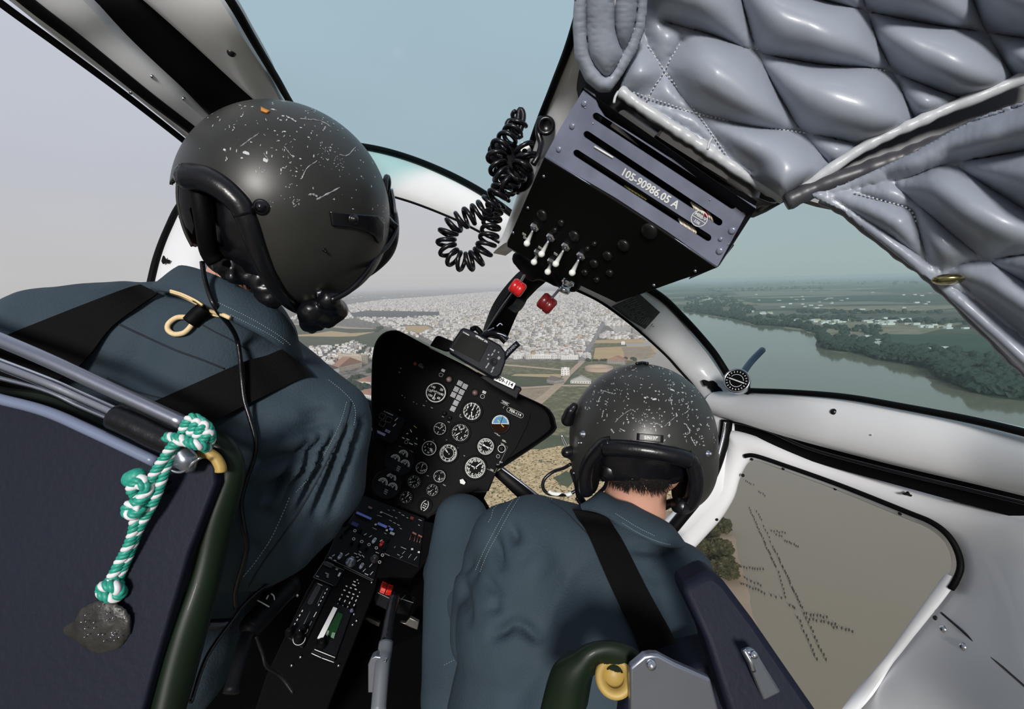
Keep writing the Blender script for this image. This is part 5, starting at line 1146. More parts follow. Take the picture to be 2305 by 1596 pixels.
# ---------- quilted ceiling
VINYL = mat('silver_grey_vinyl', (.29, .32, .385), .38, spec=.5, bump=.12, bscale=30, var=.06, vscale=6, coat=.1)
VEDGE = mat('pale_vinyl_piping', (.50, .52, .55), .35, bump=.3, bscale=60)
def quilt(name, poly, dfun, seams, puff, sig, step=5, parent=None, m_=None, edge_in=14):
    """padded panel sewn down along its seams; poly, seams as picture outlines, dfun gives the cloth's distance"""
    xs = [p[0] for p in poly]; ys = [p[1] for p in poly]; nx = int((max(xs)-min(xs))/step)+2; ny = int((max(ys)-min(ys))/step)+2
    segs = []; groups = []
    for s_ in seams:
        sp2 = spline([(x, y, 0) for x, y in s_], max(2, len(s_)*6)) if len(s_) > 2 else [Vector((*s_[0], 0)), Vector((*s_[1], 0))]
        segs += list(zip(sp2[:-1], sp2[1:])); groups.append(list(zip(sp2[:-1], sp2[1:])))
    pe = [(Vector((*poly[i], 0)), Vector((*poly[(i+1) % len(poly)], 0))) for i in range(len(poly))]
    def dist(p, S):
        best = 1e9
        for a, b in S:
            ab = b-a; t = max(0, min(1, (p-a).dot(ab)/ab.length_squared)); d = (p-(a+ab*t)).length
            if d < best: best = d
        return best
    bm = bmesh.new(); G_ = {}
    inside = {}
    for i in range(nx):
        for j in range(ny):
            x, y = min(xs)+i*step, min(ys)+j*step; inside[i, j] = inpoly(x, y, poly)
    for i in range(nx):
        for j in range(ny):
            if not any(inside.get((i+a, j+b)) for a in (-1, 0, 1) for b in (-1, 0, 1)): continue
            x, y = min(xs)+i*step, min(ys)+j*step; p = Vector((x, y, 0))
            if not inside[i, j]:   # snap to the outline
                bp_, bd = None, 1e9
                for a, b in pe:
                    ab = b-a; t = max(0, min(1, (p-a).dot(ab)/ab.length_squared)); c_ = a+ab*t
                    if (c_-p).length < bd: bd, bp_ = (c_-p).length, c_
                p = bp_
            dl = sorted(dist(p, g_) for g_ in groups)[:4]; ds = dl[0]; de = dist(p, pe)
            h = puff
            for dd_ in dl: h *= 1-math.exp(-(dd_/sig))
            h *= (1-math.exp(-de/edge_in))*.8+.2
            d = dfun(p.x, p.y); w3 = P(p.x, p.y, d)
            pk = (abs(noise.noise(Vector((p.x*.09, p.y*.09, 3))))*math.exp(-ds/18)) * .004
            h += .003*noise.noise(Vector((p.x*.012, p.y*.012, 1.7))) - pk
            G_[i, j] = bm.verts.new(w3 + (CAM-w3).normalized()*h)
    for i in range(nx-1):
        for j in range(ny-1):
            ks = [(i, j), (i+1, j), (i+1, j+1), (i, j+1)]
            if all(k in G_ for k in ks) and sum(1 for k in ks if inside[k]) >= 1: bm.faces.new([G_[k] for k in ks])
    loose = [v for v in bm.verts if not v.link_faces]; bmesh.ops.delete(bm, geom=loose, context='VERTS')
    bmesh.ops.recalc_face_normals(bm, faces=bm.faces)
    me = bpy.data.meshes.new(name); bm.to_mesh(me); bm.free(); o = link(name, me, m_ or VINYL, parent)
    s_ = o.modifiers.new('s', 'SOLIDIFY'); s_.thickness = .004; s_.offset = 0
    return o
ceil = empty('ceiling', P(1800, 200, .45), 'silver-grey quilted vinyl lining of the cabin roof at the upper right', 'ceiling lining', kind='structure')
dA = lambda x, y: .600 - (x-1395)*.00013 + (y-200)*.00012
A_POLY = [(1450, -60), (1440, 60), (1428, 130), (1398, 195), (1450, 238), (1560, 306), (1680, 385), (1762, 440), (1860, 378), (1956, 318), (2064, 266), (2130, 238), (2212, 206), (2420, 130), (2420, -60)]
A_SEAMS = [[(1459, 103), (1496, 159), (1540, 225), (1572, 258), (1640, 350), (1670, 378)], [(1440, 30), (1459, 103)], [(1655, -60), (1675, 20), (1702, 110), (1745, 200), (1800, 290), (1869, 372), (1900, 420)], [(1930, -60), (1950, 20), (1977, 97), (2002, 146), (2055, 262), (2075, 300)],
           [(1399, 197), (1455, 227), (1580, 258), (1690, 284), (1812, 299), (1960, 330)], [(1500, 50), (1600, 78), (1708, 118), (1850, 145), (1990, 158), (2130, 210), (2300, 260)], [(1535, 90), (1510, 130), (1496, 160), (1470, 200), (1455, 227)], [(1700, -60), (1820, -10), (1955, 25), (2130, 60), (2420, 100)],
           [(2170, -60), (2215, 60), (2260, 140), (2300, 200)], [(1455, 230), (1520, 272), (1600, 322), (1690, 385)]]
quilt('quilted_panel', A_POLY, dA, A_SEAMS, .066, 34, 5, ceil)
dB = lambda x, y: .50 + (x-1900)*(-.00022) + (y-460)*.00010
B_POLY = [(1828, 438), (1862, 430), (1950, 395), (2060, 345), (2140, 300), (2212, 262), (2420, 190), (2420, 920), (2330, 850), (2212, 738), (2109, 640), (2002, 556), (1898, 474)]
B_SEAMS = [[(1862, 438), (1940, 420), (2050, 398), (2140, 368), (2420, 320)], [(1925, 432), (1980, 450), (2045, 470), (2062, 500), (2080, 560), (2098, 600)], [(1998, 400), (2030, 430), (2090, 480), (2160, 540), (2230, 590), (2420, 700)], [(2145, 370), (2212, 412), (2420, 540)], [(2108, 625), (2150, 600), (2212, 585), (2420, 560)], [(1880, 450), (1990, 520), (2090, 590), (2180, 650), (2420, 850)],
           [(1900, 400), (2000, 352), (2120, 300), (2420, 200)], [(2130, 640), (2212, 690), (2420, 860)]]
quilt('quilted_panel', B_POLY, dB, B_SEAMS, .058, 32, 5, ceil)
dC = lambda x, y: .56 - (y-93)*(-.0003)
C_POLY = [(1300, -60), (1292, 60), (1297, 130), (1320, 180), (1350, 205), (1372, 204), (1400, 165), (1432, 110), (1450, 60), (1460, -60)]
quilt('quilted_panel', C_POLY, dC, [[(1318, -60), (1322, 93), (1335, 140), (1362, 172), (1380, 160), (1408, 110), (1430, 50), (1440, -60)], [(1385, -60), (1385, 60), (1400, 115)]], .018, 9, 4, ceil)
def piping(pts, r, n_=80, m_=VEDGE):
    q = MB(); s = spline(PP(pts), n_); q.tube(s, lambda t: r*(1+.04*math.sin(t*n_*1.3)+.07*math.sin(t*37)+.05*math.sin(t*91)), 12); return q.build('piping', m_, ceil)
piping([(1396, 204, .595), (1450, 245, .59), (1560, 317, .59), (1680, 396, .59), (1765, 448, .585)], .0066)
piping([(1766, 450, .575), (1860, 387, .55), (1956, 325, .53), (2064, 276, .51), (2130, 246, .50), (2212, 214, .485), (2420, 128, .45)], .0062)
piping([(1850, 445, .535), (1898, 470, .53), (2002, 551, .52), (2109, 632, .505), (2212, 733, .49), (2330, 850, .47)], .0068, 80, mat('grey_piping', (.16, .16, .19), .4))
piping([(1768, 455, .57), (1850, 418, .555), (1960, 380, .535), (2100, 330, .51), (2212, 285, .49), (2420, 210, .45)], .010, 60, mat('shadow_vinyl', (.05, .05, .06), .4))  # vinyl darkened: the shade between the two panels is put into its colour
for i, (pts, dd) in enumerate((([(1399, 199), (1480, 226), (1580, 258), (1700, 283), (1812, 299)], dA), ([(1702, 110), (1800, 138), (1900, 148), (1993, 159)], dA), ([(1530, 100), (1510, 132), (1496, 160), (1470, 200), (1456, 226)], dA), ([(1459, 103), (1496, 159), (1572, 258), (1634, 346)], dA), ([(1925, 434), (1980, 450), (2045, 470), (2062, 500)], dB))):
    q = MB(); s = spline([(x, y, 0) for x, y in pts], int(sum(math.dist(pts[k], pts[k+1]) for k in range(len(pts)-1))/9)*2)
    for k in range(0, len(s)-1, 2): q.tube([P(s[k].x, s[k].y, dd(s[k].x, s[k].y)-.004), P(s[k+1].x, s[k+1].y, dd(s[k+1].x, s[k+1].y)-.004)], .0009, 6)
    q.build('stitching', VEDGE, ceil)
MB().ball(P(2134, 629, .452), .0115, sub=3, sc=(1.1, .45, 1), ax=(RT, UP, FW)).build('snap_button', mat('brass', (.42, .36, .18), .25, metal=1.0), ceil)
for x, y in ((1382, 232), (1593, 336), (1648, 250), (1912, 395)): tube_px('loose_thread', [(x, y, .56), (x+3, y-14, .56), (x+10, y-26, .56)], .0016, VEDGE, ceil, 8, 5)
# dark trough between the switch box and the lining
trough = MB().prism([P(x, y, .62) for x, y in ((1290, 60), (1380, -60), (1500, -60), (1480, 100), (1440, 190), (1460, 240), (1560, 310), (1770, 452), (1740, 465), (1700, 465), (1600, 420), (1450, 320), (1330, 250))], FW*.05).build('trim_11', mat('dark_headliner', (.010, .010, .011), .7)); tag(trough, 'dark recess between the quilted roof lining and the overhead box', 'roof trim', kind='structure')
tt = ribbon('trim_12', [(1395, 250, .60), (1500, 320, .60), (1620, 395, .60), (1720, 452, .60), (1750, 455, .60)], [(1420, 262, .63), (1520, 335, .63), (1640, 415, .62), (1700, 455, .60), (1725, 465, .60)], mat('grey_brown_trim', (.05, .048, .046), .5), .004, .02); tag(tt, 'dull grey trim edge below the quilted roof lining', 'roof trim', kind='structure')

MB().prism([P(x, y, .56-(x-1850)*.00012) for x, y in ((1782, 440), (1862, 378), (1960, 318), (2070, 264), (2140, 232), (2420, 130), (2420, 420), (2212, 400), (2060, 440), (1900, 470), (1850, 460))], FW*.01).build('shade_backing', mat('shadow_vinyl', (.05, .05, .06), .4), ceil, smooth=False)  # sheet added behind the panel gap, its dark colour stands in for shade
# the lining carries on overhead behind the camera
e0, e1_ = P(1470, -60, .565), P(2420, -60, .455)
rows = []
for i in range(9):
    t = i/8; rows.append([lerp(e0, e1_, u/10) + Vector((0.02*t, -.12*t, .12*t)) for u in range(11)])
ov = MB().grid(rows).build('overhead_lining', VINYL, ceil); s_ = ov.modifiers.new('s', 'SOLIDIFY'); s_.thickness = .006

# ---------- seats
GREENP = mat('dark_green_paint', (.005, .012, .005), .45, spec=.25, coat=.05, var=.2)
NAVY = mat('navy_seat_fabric', (.007, .009, .020), .6, spec=.2, bump=.15, bscale=120)
YEL = mat('yellow_primer', (.42, .28, .07), .5, var=.2)
seat = empty('pilot_seat', P(250, 1200, .6), 'navy seat back with a dark green frame behind the left pilot', 'seat')
sb_poly = [(-420, 760), (-80, 880), (94, 922), (200, 966), (350, 1035), (400, 1050), (440, 1030), (462, 1030), (483, 1050), (484, 1090), (424, 1244), (347, 1504), (300, 1680), (-420, 1680)]
MB().prism([P(x, y, .60-(y-900)*.00010) for x, y in sb_poly], FW*.02).build('seat_back', NAVY, seat, smooth=False, bevel=.004)
tube_px('top_edge', [(-420, 752, .60), (-80, 875, .585), (94, 923, .583), (200, 968, .58), (352, 1040, .575)], .0065, mat('steel_blue_edge', (.17, .20, .30), .35), seat)
ribbon('side_frame', [(452, 990, .60), (478, 1002, .60), (498, 1030, .60), (500, 1070, .60), (470, 1160, .59), (430, 1290, .58), (385, 1430, .56), (320, 1680, .53)], [(485, 980, .63), (522, 998, .63), (547, 1038, .63), (548, 1080, .63), (523, 1187, .62), (493, 1320, .60), (447, 1500, .58), (395, 1680, .55)], GREENP, .012, .03, parent=seat)
tube_px('yellow_rim', [(452, 1022, .59), (468, 1020, .588), (486, 1032, .588), (496, 1050, .588), (497, 1062, .588)], .0065, YEL, seat, 24, 12)
ribbon('green_band', [(-420, 735, .645), (-80, 860, .63), (94, 888, .63), (180, 925, .62), (262, 962, .62)], [(-420, 775, .645), (-80, 900, .63), (94, 925, .63), (180, 965, .62), (300, 1020, .62)], GREENP, .003, .02, parent=seat)
tube_px('upper_tube', [(-420, 590, .62), (-80, 732, .60), (94, 805, .59), (250, 877, .585), (420, 955, .58)], .0085, ALU, seat, 40, 16)
tube_px('lower_tube', [(-420, 660, .63), (-80, 790, .61), (94, 856, .60), (180, 893, .60), (275, 936, .595)], .0075, CHROME, seat, 40, 16)
tube_px('lower_rail', [(-420, 705, .63), (-80, 828, .61), (94, 876, .60), (180, 915, .60), (262, 950, .595)], .0030, CHROME, seat, 40, 10)
tube_px('black_sleeve', [(262, 938, .588), (310, 960, .585), (360, 985, .583), (425, 1012, .58)], .0165, BLACKG, seat, 30, 16)
link('clamp', blob([('c', P(408, 1015, .565), .010, P(420, 1035, .565), .012), ('c', P(400, 1035, .565), .009, P(425, 1050, .565), .008)], .003, 1), ALU, seat)
tube_px('clamp_wire', [(375, 1052, .56), (395, 1062, .56), (415, 1060, .56), (440, 1038, .56), (452, 1030, .56)], .002, CHROME, seat, 16, 6)
for x, y in ((374, 1086), (372, 1106)): tube_px('rope_hook', [(x-6, y, .575), (x+4, y+2, .57), (x+8, y-4, .57)], .0025, BLACK, seat, 8, 6)
# right seat
seat2 = empty('pilot_seat', P(1500, 1500, .6), 'dark seat top with a green rim and silver bracket behind the right pilot', 'seat')
ribbon('green_rim', [(1215, 1600, .62), (1244, 1500, .62), (1289, 1466, .62), (1323, 1448, .62), (1374, 1446, .62), (1414, 1462, .62), (1440, 1480, .62), (1480, 1520, .62)], [(1300, 1640, .60), (1310, 1560, .60), (1330, 1510, .60), (1345, 1490, .60), (1375, 1480, .60), (1405, 1486, .60), (1425, 1500, .60), (1450, 1560, .60)], GREENP, .012, .05, parent=seat2)
MB().lathe(P(1383, 1524, .60), (CAM-P(1383, 1524, .60)).normalized(), [(.0225, 0), (.0235, .003), (.020, .006), (.013, .004), (.012, -.004), (.0001, -.004)], 32).build('yellow_bush', YEL, seat2)
MB().prism([P(x, y, .57) for x, y in ((1418, 1504), (1450, 1477), (1465, 1474), (1482, 1475), (1520, 1495), (1600, 1530), (1640, 1680), (1420, 1680))], FW*.012).build('silver_bracket', ALU, seat2, smooth=False, bevel=.003)
rivet(seat2, 1466, 1497, .565, .005)
MB().prism([P(x, y, .66-(y-1300)*.0002) for x, y in ((1537, 1330), (1545, 1316), (1585, 1294), (1600, 1290), (1614, 1296), (1634, 1313), (1700, 1400), (1770, 1502), (1880, 1660), (1660, 1660), (1590, 1440))], FW*.05).build('head_wing', NAVY, seat2, smooth=False, bevel=.010)
MB().prism([P(x, y, .60) for x, y in ((1672, 1470), (1690, 1464), (1702, 1466), (1722, 1500), (1760, 1560), (1720, 1580), (1688, 1500))], FW*.01).build('silver_latch', ALU, seat2, smooth=False, bevel=.003)
rivet(seat2, 1697, 1474, .597, .004); tube_px('latch_lever', [(1674, 1462, .60), (1690, 1490, .595), (1696, 1510, .595)], .003, CHROME, seat2, 10, 8)
MB().prism([P(x, y, .70) for x, y in ((1420, 1540), (1660, 1480), (1700, 1700), (1380, 1700))], FW*.08).build('cushion', NAVY, seat2, smooth=False, bevel=.01)
# ---------- rope and its tag
TEALR = mat('teal_rope', (.02, .30, .22), .45, var=.25, vscale=300); WHR = mat('white_rope', (.72, .72, .75), .5, var=.1)
def rope(nm, path, R, parent, n_=220, pitch=.016, blend=.5):
    s = spline(PP(path), n_); L = 0; rows = [[], [], []]; ref = None; ang = 0
    for i in range(n_):
        T = (s[min(i+1, n_-1)]-s[max(i-1, 0)]).normalized(); ref = T.orthogonal().normalized() if ref is None else (ref-T*ref.dot(T)).normalized(); bi = T.cross(ref)
        if i: ang += 2*math.pi*(s[i]-s[i-1]).length/pitch
        for k in range(3): g_ = ang+k*2*math.pi/3; rows[k].append(s[i]+(ref*math.cos(g_)+bi*math.sin(g_))*R*.52)
    q = MB()
    for k in range(3): q.tube(rows[k], R*.58, 8, mi=0 if k < 2 else 1)
    return q.build(nm, (TEALR, WHR), parent)
rp_ = empty('rope', P(400, 1050, .55), 'teal and white rope knotted round the seat tube with two hanging strands', 'rope')
for i, pts in enumerate(([(408, 985, .562), (418, 955, .555), (432, 940, .553), (446, 945, .556), (452, 962, .575)], [(424, 992, .560), (436, 962, .552), (446, 948, .552), (458, 952, .556), (464, 972, .575)], [(436, 998, .560), (450, 970, .552), (460, 955, .553), (470, 965, .558), (472, 985, .575)], [(444, 1006, .562), (460, 985, .555), (472, 972, .555), (474, 990, .565), (466, 1008, .575)])):
    rope('wrapped_turn', pts, .0052, rp_, 60)
rope('cross_turn', [(374, 984, .556), (390, 985, .552), (410, 990, .549), (430, 998, .550), (452, 1002, .553), (466, 1010, .566)], .0055, rp_, 70)
rope('hanging_strand', [(420, 992, .549), (392, 1000, .548), (372, 1028, .55), (356, 1052, .55), (338, 1085, .552), (330, 1110, .553), (322, 1135, .553), (310, 1160, .552)], .0052, rp_)
rope('hanging_strand', [(398, 996, .554), (386, 1020, .555), (374, 1050, .556), (364, 1082, .556), (352, 1115, .557), (338, 1145, .557), (322, 1172, .557), (308, 1200, .556), (296, 1232, .556), (284, 1262, .556), (272, 1290, .555), (262, 1318, .555)], .0052, rp_)
rope('hanging_strand', [(305, 1165, .553), (300, 1200, .553), (288, 1232, .552), (272, 1262, .552), (258, 1290, .55), (246, 1312, .55), (240, 1332, .55)], .0055, rp_)
rope('knot', [(300, 1085, .55), (318, 1090, .545), (332, 1100, .548), (325, 1118, .553), (305, 1112, .552), (298, 1098, .546), (315, 1080, .545), (330, 1092, .55), (318, 1125, .548), (295, 1135, .548), (285, 1150, .548), (300, 1158, .546), (318, 1142, .546)], .0060, rp_, 160)
link('rope_end', blob([('c', P(296, 1078, .55), .010, P(310, 1070, .55), .009)], .003, 2), TEALR, rp_)
rope('lower_knot', [(228, 1325, .55), (240, 1318, .545), (262, 1322, .545), (272, 1335, .55), (255, 1345, .548), (236, 1338, .546), (232, 1328, .55), (250, 1312, .548), (270, 1320, .55)], .0062, rp_, 110)
disc = link('metal_tag', blob([('s', P(232, 1410, .545), .034, (1.0, .95, .16)), ('c', P(245, 1362, .55), .007, P(238, 1385, .547), .009), ('s', P(185, 1418, .55), .018, (1.2, .8, .4))], .0035, 4, lambda co, nn: .0012*noise.noise(co*90)), mat('tarnished_metal', (.045, .044, .042), .4, metal=.4, bump=.5, bscale=90, var=.3, vscale=60)); tag(disc, 'dark tarnished metal tag hanging from the end of the rope', 'tag')
q = MB()
for i in range(26): a = random.uniform(0, 6.28); r_ = random.uniform(.3, .95); q.ball(P(232+62*r_*math.cos(a), 1410+52*r_*math.sin(a), .537), .0009, sub=1)
q.build('bright_chips', CHROME, disc)

# ---------- centre pedestal
PD = Plane.of3(P(905, 1150, 1.32), P(1000, 1195, 1.32), P(700, 1560, .98), 24)
ped = empty('center_pedestal', PD.hit(780, 1300), 'black centre pedestal with radio panels and switch rows between the seats', 'console')
flatpoly('pedestal_body', PD, [(836, 1140), (990, 1180), (985, 1235), (930, 1300), (850, 1300), (845, 1330), (720, 1640), (560, 1640), (600, 1520), (690, 1330), (720, 1280), (760, 1200)], PANEL, ped, 0, .20, .003)
def P2(X, Y): return 640+X/3.8925, 1100+Y/3.8925
def quadbox(nm, pts, h, m_, parent, bev=.0015): return MB().prism([PD.hit(x, y, h) for x, y in pts], -PD.n*(h+.002)).build(nm, m_, parent, smooth=False, bevel=bev)
sw_ = quadbox('switch_panel', [P2(*p) for p in ((480, 320), (870, 480), (785, 810), (380, 590))], .006, PANEL2, ped); sw_['label'] = 'switch panel with white-ringed knobs and capped toggles'
up_ = quadbox('upper_switch_panel', [P2(*p) for p in ((700, 60), (1230, 260), (1180, 690), (880, 570), (560, 300))], .004, PANEL2, ped)
r1_ = quadbox('small_display_unit', [P2(*p) for p in ((345, 640), (525, 720), (455, 855), (255, 775))], .008, PANEL2, ped)
r2_ = quadbox('left_radio', [P2(*p) for p in ((285, 810), (415, 860), (160, 1400), (10, 1290))], .008, PANEL2, ped); r2_['label'] = 'left radio with a grey screen and two ringed knobs'
r3_ = quadbox('right_radio', [P2(*p) for p in ((440, 1000), (600, 1060), (440, 1510), (240, 1430))], .008, PANEL2, ped); r3_['label'] = 'right radio with a bright white strip and green screen'
def P2l(*pts): return [PD.hit(*P2(*p), .0105) for p in pts]
s_ = PD.px(770, 1280)
def lineq(pts, r, m_, parent, nm='white_line'): return MB().tube(P2l(*pts), r*s_, 6).build(nm, m_, parent)
lineq([(380, 605), (780, 800)], .45, DIMMARK, sw_); lineq([(520, 690), (770, 810)], .3, DIMMARK, sw_)
lineq([(345, 640), (525, 715)], .35, DIMMARK, r1_); lineq([(255, 775), (345, 640)], .3, DIMMARK, r1_); lineq([(255, 775), (430, 850)], .3, DIMMARK, r1_)
def on_ped(X, Y): return P2(X, Y)
def plate2(X, Y, w_, h_, m_, parent, rot=0, nm='engraved_mark', txt=None, off=.0105): x, y = P2(X, Y); return plate(PD, x, y, w_/3.89, h_/3.89, m_, parent, txt, BLACK, rot, off, nm)
VIO = mat('blue_violet_strip', (.16, .24, .72), .4)
plate2(697, 237, 140, 20, VIO, up_, 0, 'blue_strip'); plate2(858, 320, 85, 22, VIO, up_, 0, 'blue_strip'); plate2(937, 355, 34, 20, VIO, up_, 0, 'blue_strip')
plate2(618, 312, 60, 34, mat('dark_blue_plastic', (.01, .012, .12), .4), up_, 0, 'blue_block'); plate2(945, 392, 40, 22, DIMMARK, up_, 0, 'grey_block'); plate2(752, 166, 34, 18, mat('dull_pink', (.22, .12, .11), .5), up_, 0, 'pink_block'); plate2(1118, 258, 30, 26, mat('dull_red', (.14, .02, .01), .5), up_, 0, 'red_block')
for X, Y in ((608, 440), (679, 463), (742, 490), (806, 519), (835, 643), (860, 582), (618, 368)):
    x, y = P2(X, Y); c = PD.hit(x, y, .010); q = MB(); ring(q, c, PD.ex, PD.ey, PD.n, 2.9*s_, 1.3*s_); o = q.build('ringed_switch', MARK, sw_, smooth=False, fix=False)
def capped(X, Y, m_, parent=sw_):
    x, y = P2(X, Y); o = pill(PD, x, y, 13, 6.5, -100+0, m_, parent, 'capped_toggle', .006, .010); q = MB(); ring(q, PD.hit(x+2, y-3.5, .0165), PD.ex, PD.ey, PD.n, 2.2*s_, 1*s_); q.build('cap_ring', BLACK, o, smooth=False, fix=False); return o
CAPM = mat('grey_white_cap', (.50, .54, .60), .4)
for X, Y, m_ in ((785, 460, CAPM), (850, 488, RED), (487, 600, CAPM), (675, 682, CAPM)): capped(X, Y, m_)
def pknob(X, Y, r, m_, parent, h=.016, nm='knob'):
    x, y = P2(X, Y); c = PD.hit(x, y, .008); R = r/3.89*s_
    o = MB().lathe(c, PD.n, [(R*1.1, 0), (R*1.1, h*.3), (R*.75, h*.4), (R*.6, h), (R*.4, h*1.1), (.0001, h*1.1)], 20).build(nm, m_, parent); return o
pknob(580, 650, 40, ALU, sw_); pknob(788, 620, 36, mat('dark_metal', (.1, .1, .11), .35, metal=.8), sw_)
for X, Y in ((500, 420), (655, 500), (720, 530), (590, 480), (905, 466), (875, 540), (537, 376), (560, 355), (668, 370)): pknob(X, Y, 13, PANEL, sw_, .01, 'push_button')
for X, Y, L, r_ in ((710, 400, 26, 60), (755, 418, 26, 60), (848, 455, 26, 60), (430, 585, 26, 60), (550, 578, 36, 60), (652, 628, 32, 60), (700, 715, 34, 75), (757, 672, 34, 75), (765, 740, 34, 75), (600, 600, 30, 0), (625, 570, 28, 0), (660, 580, 30, -20), (690, 592, 30, -20), (405, 605, 26, 0), (445, 630, 22, 0), (720, 750, 34, 0), (815, 562, 30, 0), (665, 555, 22, -10), (570, 615, 24, 0), (500, 565, 22, 0), (640, 600, 20, 20)): plate2(X, Y, L, 5.5, MARK, sw_, r_)
for X, Y, L, r_ in ((848, 207, 20, 0), (900, 225, 110, 0), (800, 312, 18, 0), (897, 362, 18, 0), (790, 350, 40, 0), (885, 392, 22, 0), (1040, 232, 26, 0), (960, 190, 18, 0), (915, 188, 18, 0), (1010, 210, 20, 0), (1078, 255, 16, 0), (930, 280, 24, 0), (965, 300, 24, 0), (1000, 318, 24, 0), (1020, 350, 20, 0), (980, 255, 20, 0), (920, 330, 20, 0), (968, 512, 16, 80), (1120, 533, 12, 0), (1175, 557, 12, 0), (1045, 520, 50, 0), (1045, 560, 34, 70), (1000, 580, 24, 0), (900, 578, 50, 0), (1025, 600, 30, 60), (1100, 590, 40, 75), (1150, 610, 40, 75), (840, 240, 30, 0), (820, 235, 16, 0), (1190, 275, 30, 0), (1180, 320, 16, 0)): plate2(X, Y, L, 4.5, DIMMARK, up_, r_)
for X, Y in ((848, 207), (800, 314), (898, 364), (1120, 530), (1178, 556)): plate2(X, Y, 17, 14, MARK, up_, 20, 'white_button')
COPPER = mat('dull_copper', (.35, .16, .12), .4, metal=.5)
plate2(1140, 392, 38, 14, COPPER, up_, -5, 'copper_handle'); plate2(1190, 415, 38, 14, COPPER, up_, -5, 'copper_handle')
for X in (1112, 1150, 1175, 1198): lineq([(X, 400+(X-1112)*.3), (X-14, 450+(X-1112)*.3)], .55, COPPER, up_, 'copper_prong')
for k, (X, Y) in enumerate(((1130, 560), (1160, 580))): pass
# radio details
plate2(375, 745, 34, 8, DIMMARK, r1_); plate2(380, 762, 22, 6, DIMMARK, r1_); plate2(378, 775, 20, 6, DIMMARK, r1_); plate2(482, 752, 34, 16, MARK, r1_, 90); plate2(290, 768, 26, 7, DIMMARK, r1_); plate2(460, 706, 20, 16, DIMMARK, r1_); plate2(385, 668, 80, 34, mat('dead_display', (.004, .003, .003), .2), r1_, 0, 'display'); plate2(400, 655, 70, 5, DIMMARK, r1_)
x, y = P2(262, 930); pill(PD, x, y, 44, 12, 92, mat('grey_lcd', (.028, .028, .032), .3), r2_, 'screen', .001, .0102)
for i in range(5): plate2(374-i*18, 882+i*34, 15, 8, MARK, r2_, 90)
for i in range(4): plate2(157-i*22, 1072+i*38, 16, 8, MARK, r2_, 90)
plate2(270, 1102, 44, 6, MARK, r2_, 90); plate2(230, 1180, 36, 9, DIMMARK, r2_, 90); plate2(312, 840, 46, 6, DIMMARK, r2_); lineq([(228, 1070), (150, 1230)], .35, DIMMARK, r2_); lineq([(345, 890), (290, 1010)], .25, DIMMARK, r2_)
for X, Y, r in ((168, 1235, 27), (130, 1310, 40)):
    k_ = pknob(X, Y, r, PANEL, r2_, .02, 'ringed_knob'); x, y = P2(X, Y+6); q = MB(); ring(q, PD.hit(x, y, .0135), PD.ex, PD.ey, PD.n, r/3.89*s_*1.08, 1.1*s_, 0, 150, 400); q.build('bright_edge', MARK, k_, smooth=False, fix=False)
knobk = pknob(45, 1265, 30, PANEL, r2_, .02)
# keypad marks
kp = [(640, 800, 10), (615, 815, 20), (650, 828, 8), (612, 845, 34), (545, 855, 16), (583, 870, 16), (625, 882, 18), (660, 908, 8), (527, 890, 18), (570, 910, 18), (605, 925, 18), (643, 943, 13), (505, 930, 12), (555, 945, 20), (595, 960, 20), (628, 980, 18), (486, 968, 20), (530, 985, 18), (572, 1000, 18), (612, 1020, 16), (468, 1008, 9), (512, 1024, 8), (553, 1040, 18), (564, 1130, 16), (540, 1176, 18), (523, 1222, 16), (502, 1270, 30), (482, 1322, 30)]
for X, Y, L in kp: plate2(X, Y, L, 8, MARK, ped, 90 if L > 14 and Y > 950 else 0, off=.003)
pknob(590, 1068, 14, mat('violet_button', (.12, .11, .2), .4), ped, .008, 'push_button')
MB().prism([PD.hit(*P2(*p), .013) for p in ((430, 1035), (465, 1048), (335, 1318), (288, 1310))], -PD.n*.003).build('white_strip', mat('bright_white_strip', (.9, .9, .9), .4), r3_, smooth=False)
MB().prism([PD.hit(*P2(*p), .011) for p in ((470, 1080), (515, 1100), (440, 1300), (370, 1280), (380, 1230))], -PD.n*.003).build('green_screen', mat('deep_green_lcd', (.004, .045, .008), .3), r3_, smooth=False)
for a, b in (((378, 1240), (395, 1245)), ((420, 1258), (448, 1262))): MB().prism([PD.hit(*P2(*p), .0135) for p in (a, b, (b[0]-15, b[1]+50), (a[0]-14, a[1]+40))], -PD.n*.002).build('pale_green_key', mat('pale_green', (.20, .30, .22), .4), r3_, smooth=False)
knobr = pknob(325, 1365, 38, PANEL, r3_, .02)
for pts in ([(265, 1408), (445, 1480)], [(238, 1442), (325, 1482)], [(330, 1484), (435, 1522)]): lineq(pts, .8, MARK, r3_)
for X, Y in ((632, 1158), (118, 938), (765, 822), (598, 1192), (142, 1475), (475, 1550), (65, 1550), (610, 1100)): 
    x, y = P2(X, Y); MB().lathe(PD.hit(x, y, .001), PD.n, [(3*s_, 0), (2.6*s_, .002), (.0001, .003)], 12).build('screw', CHROME, ped)
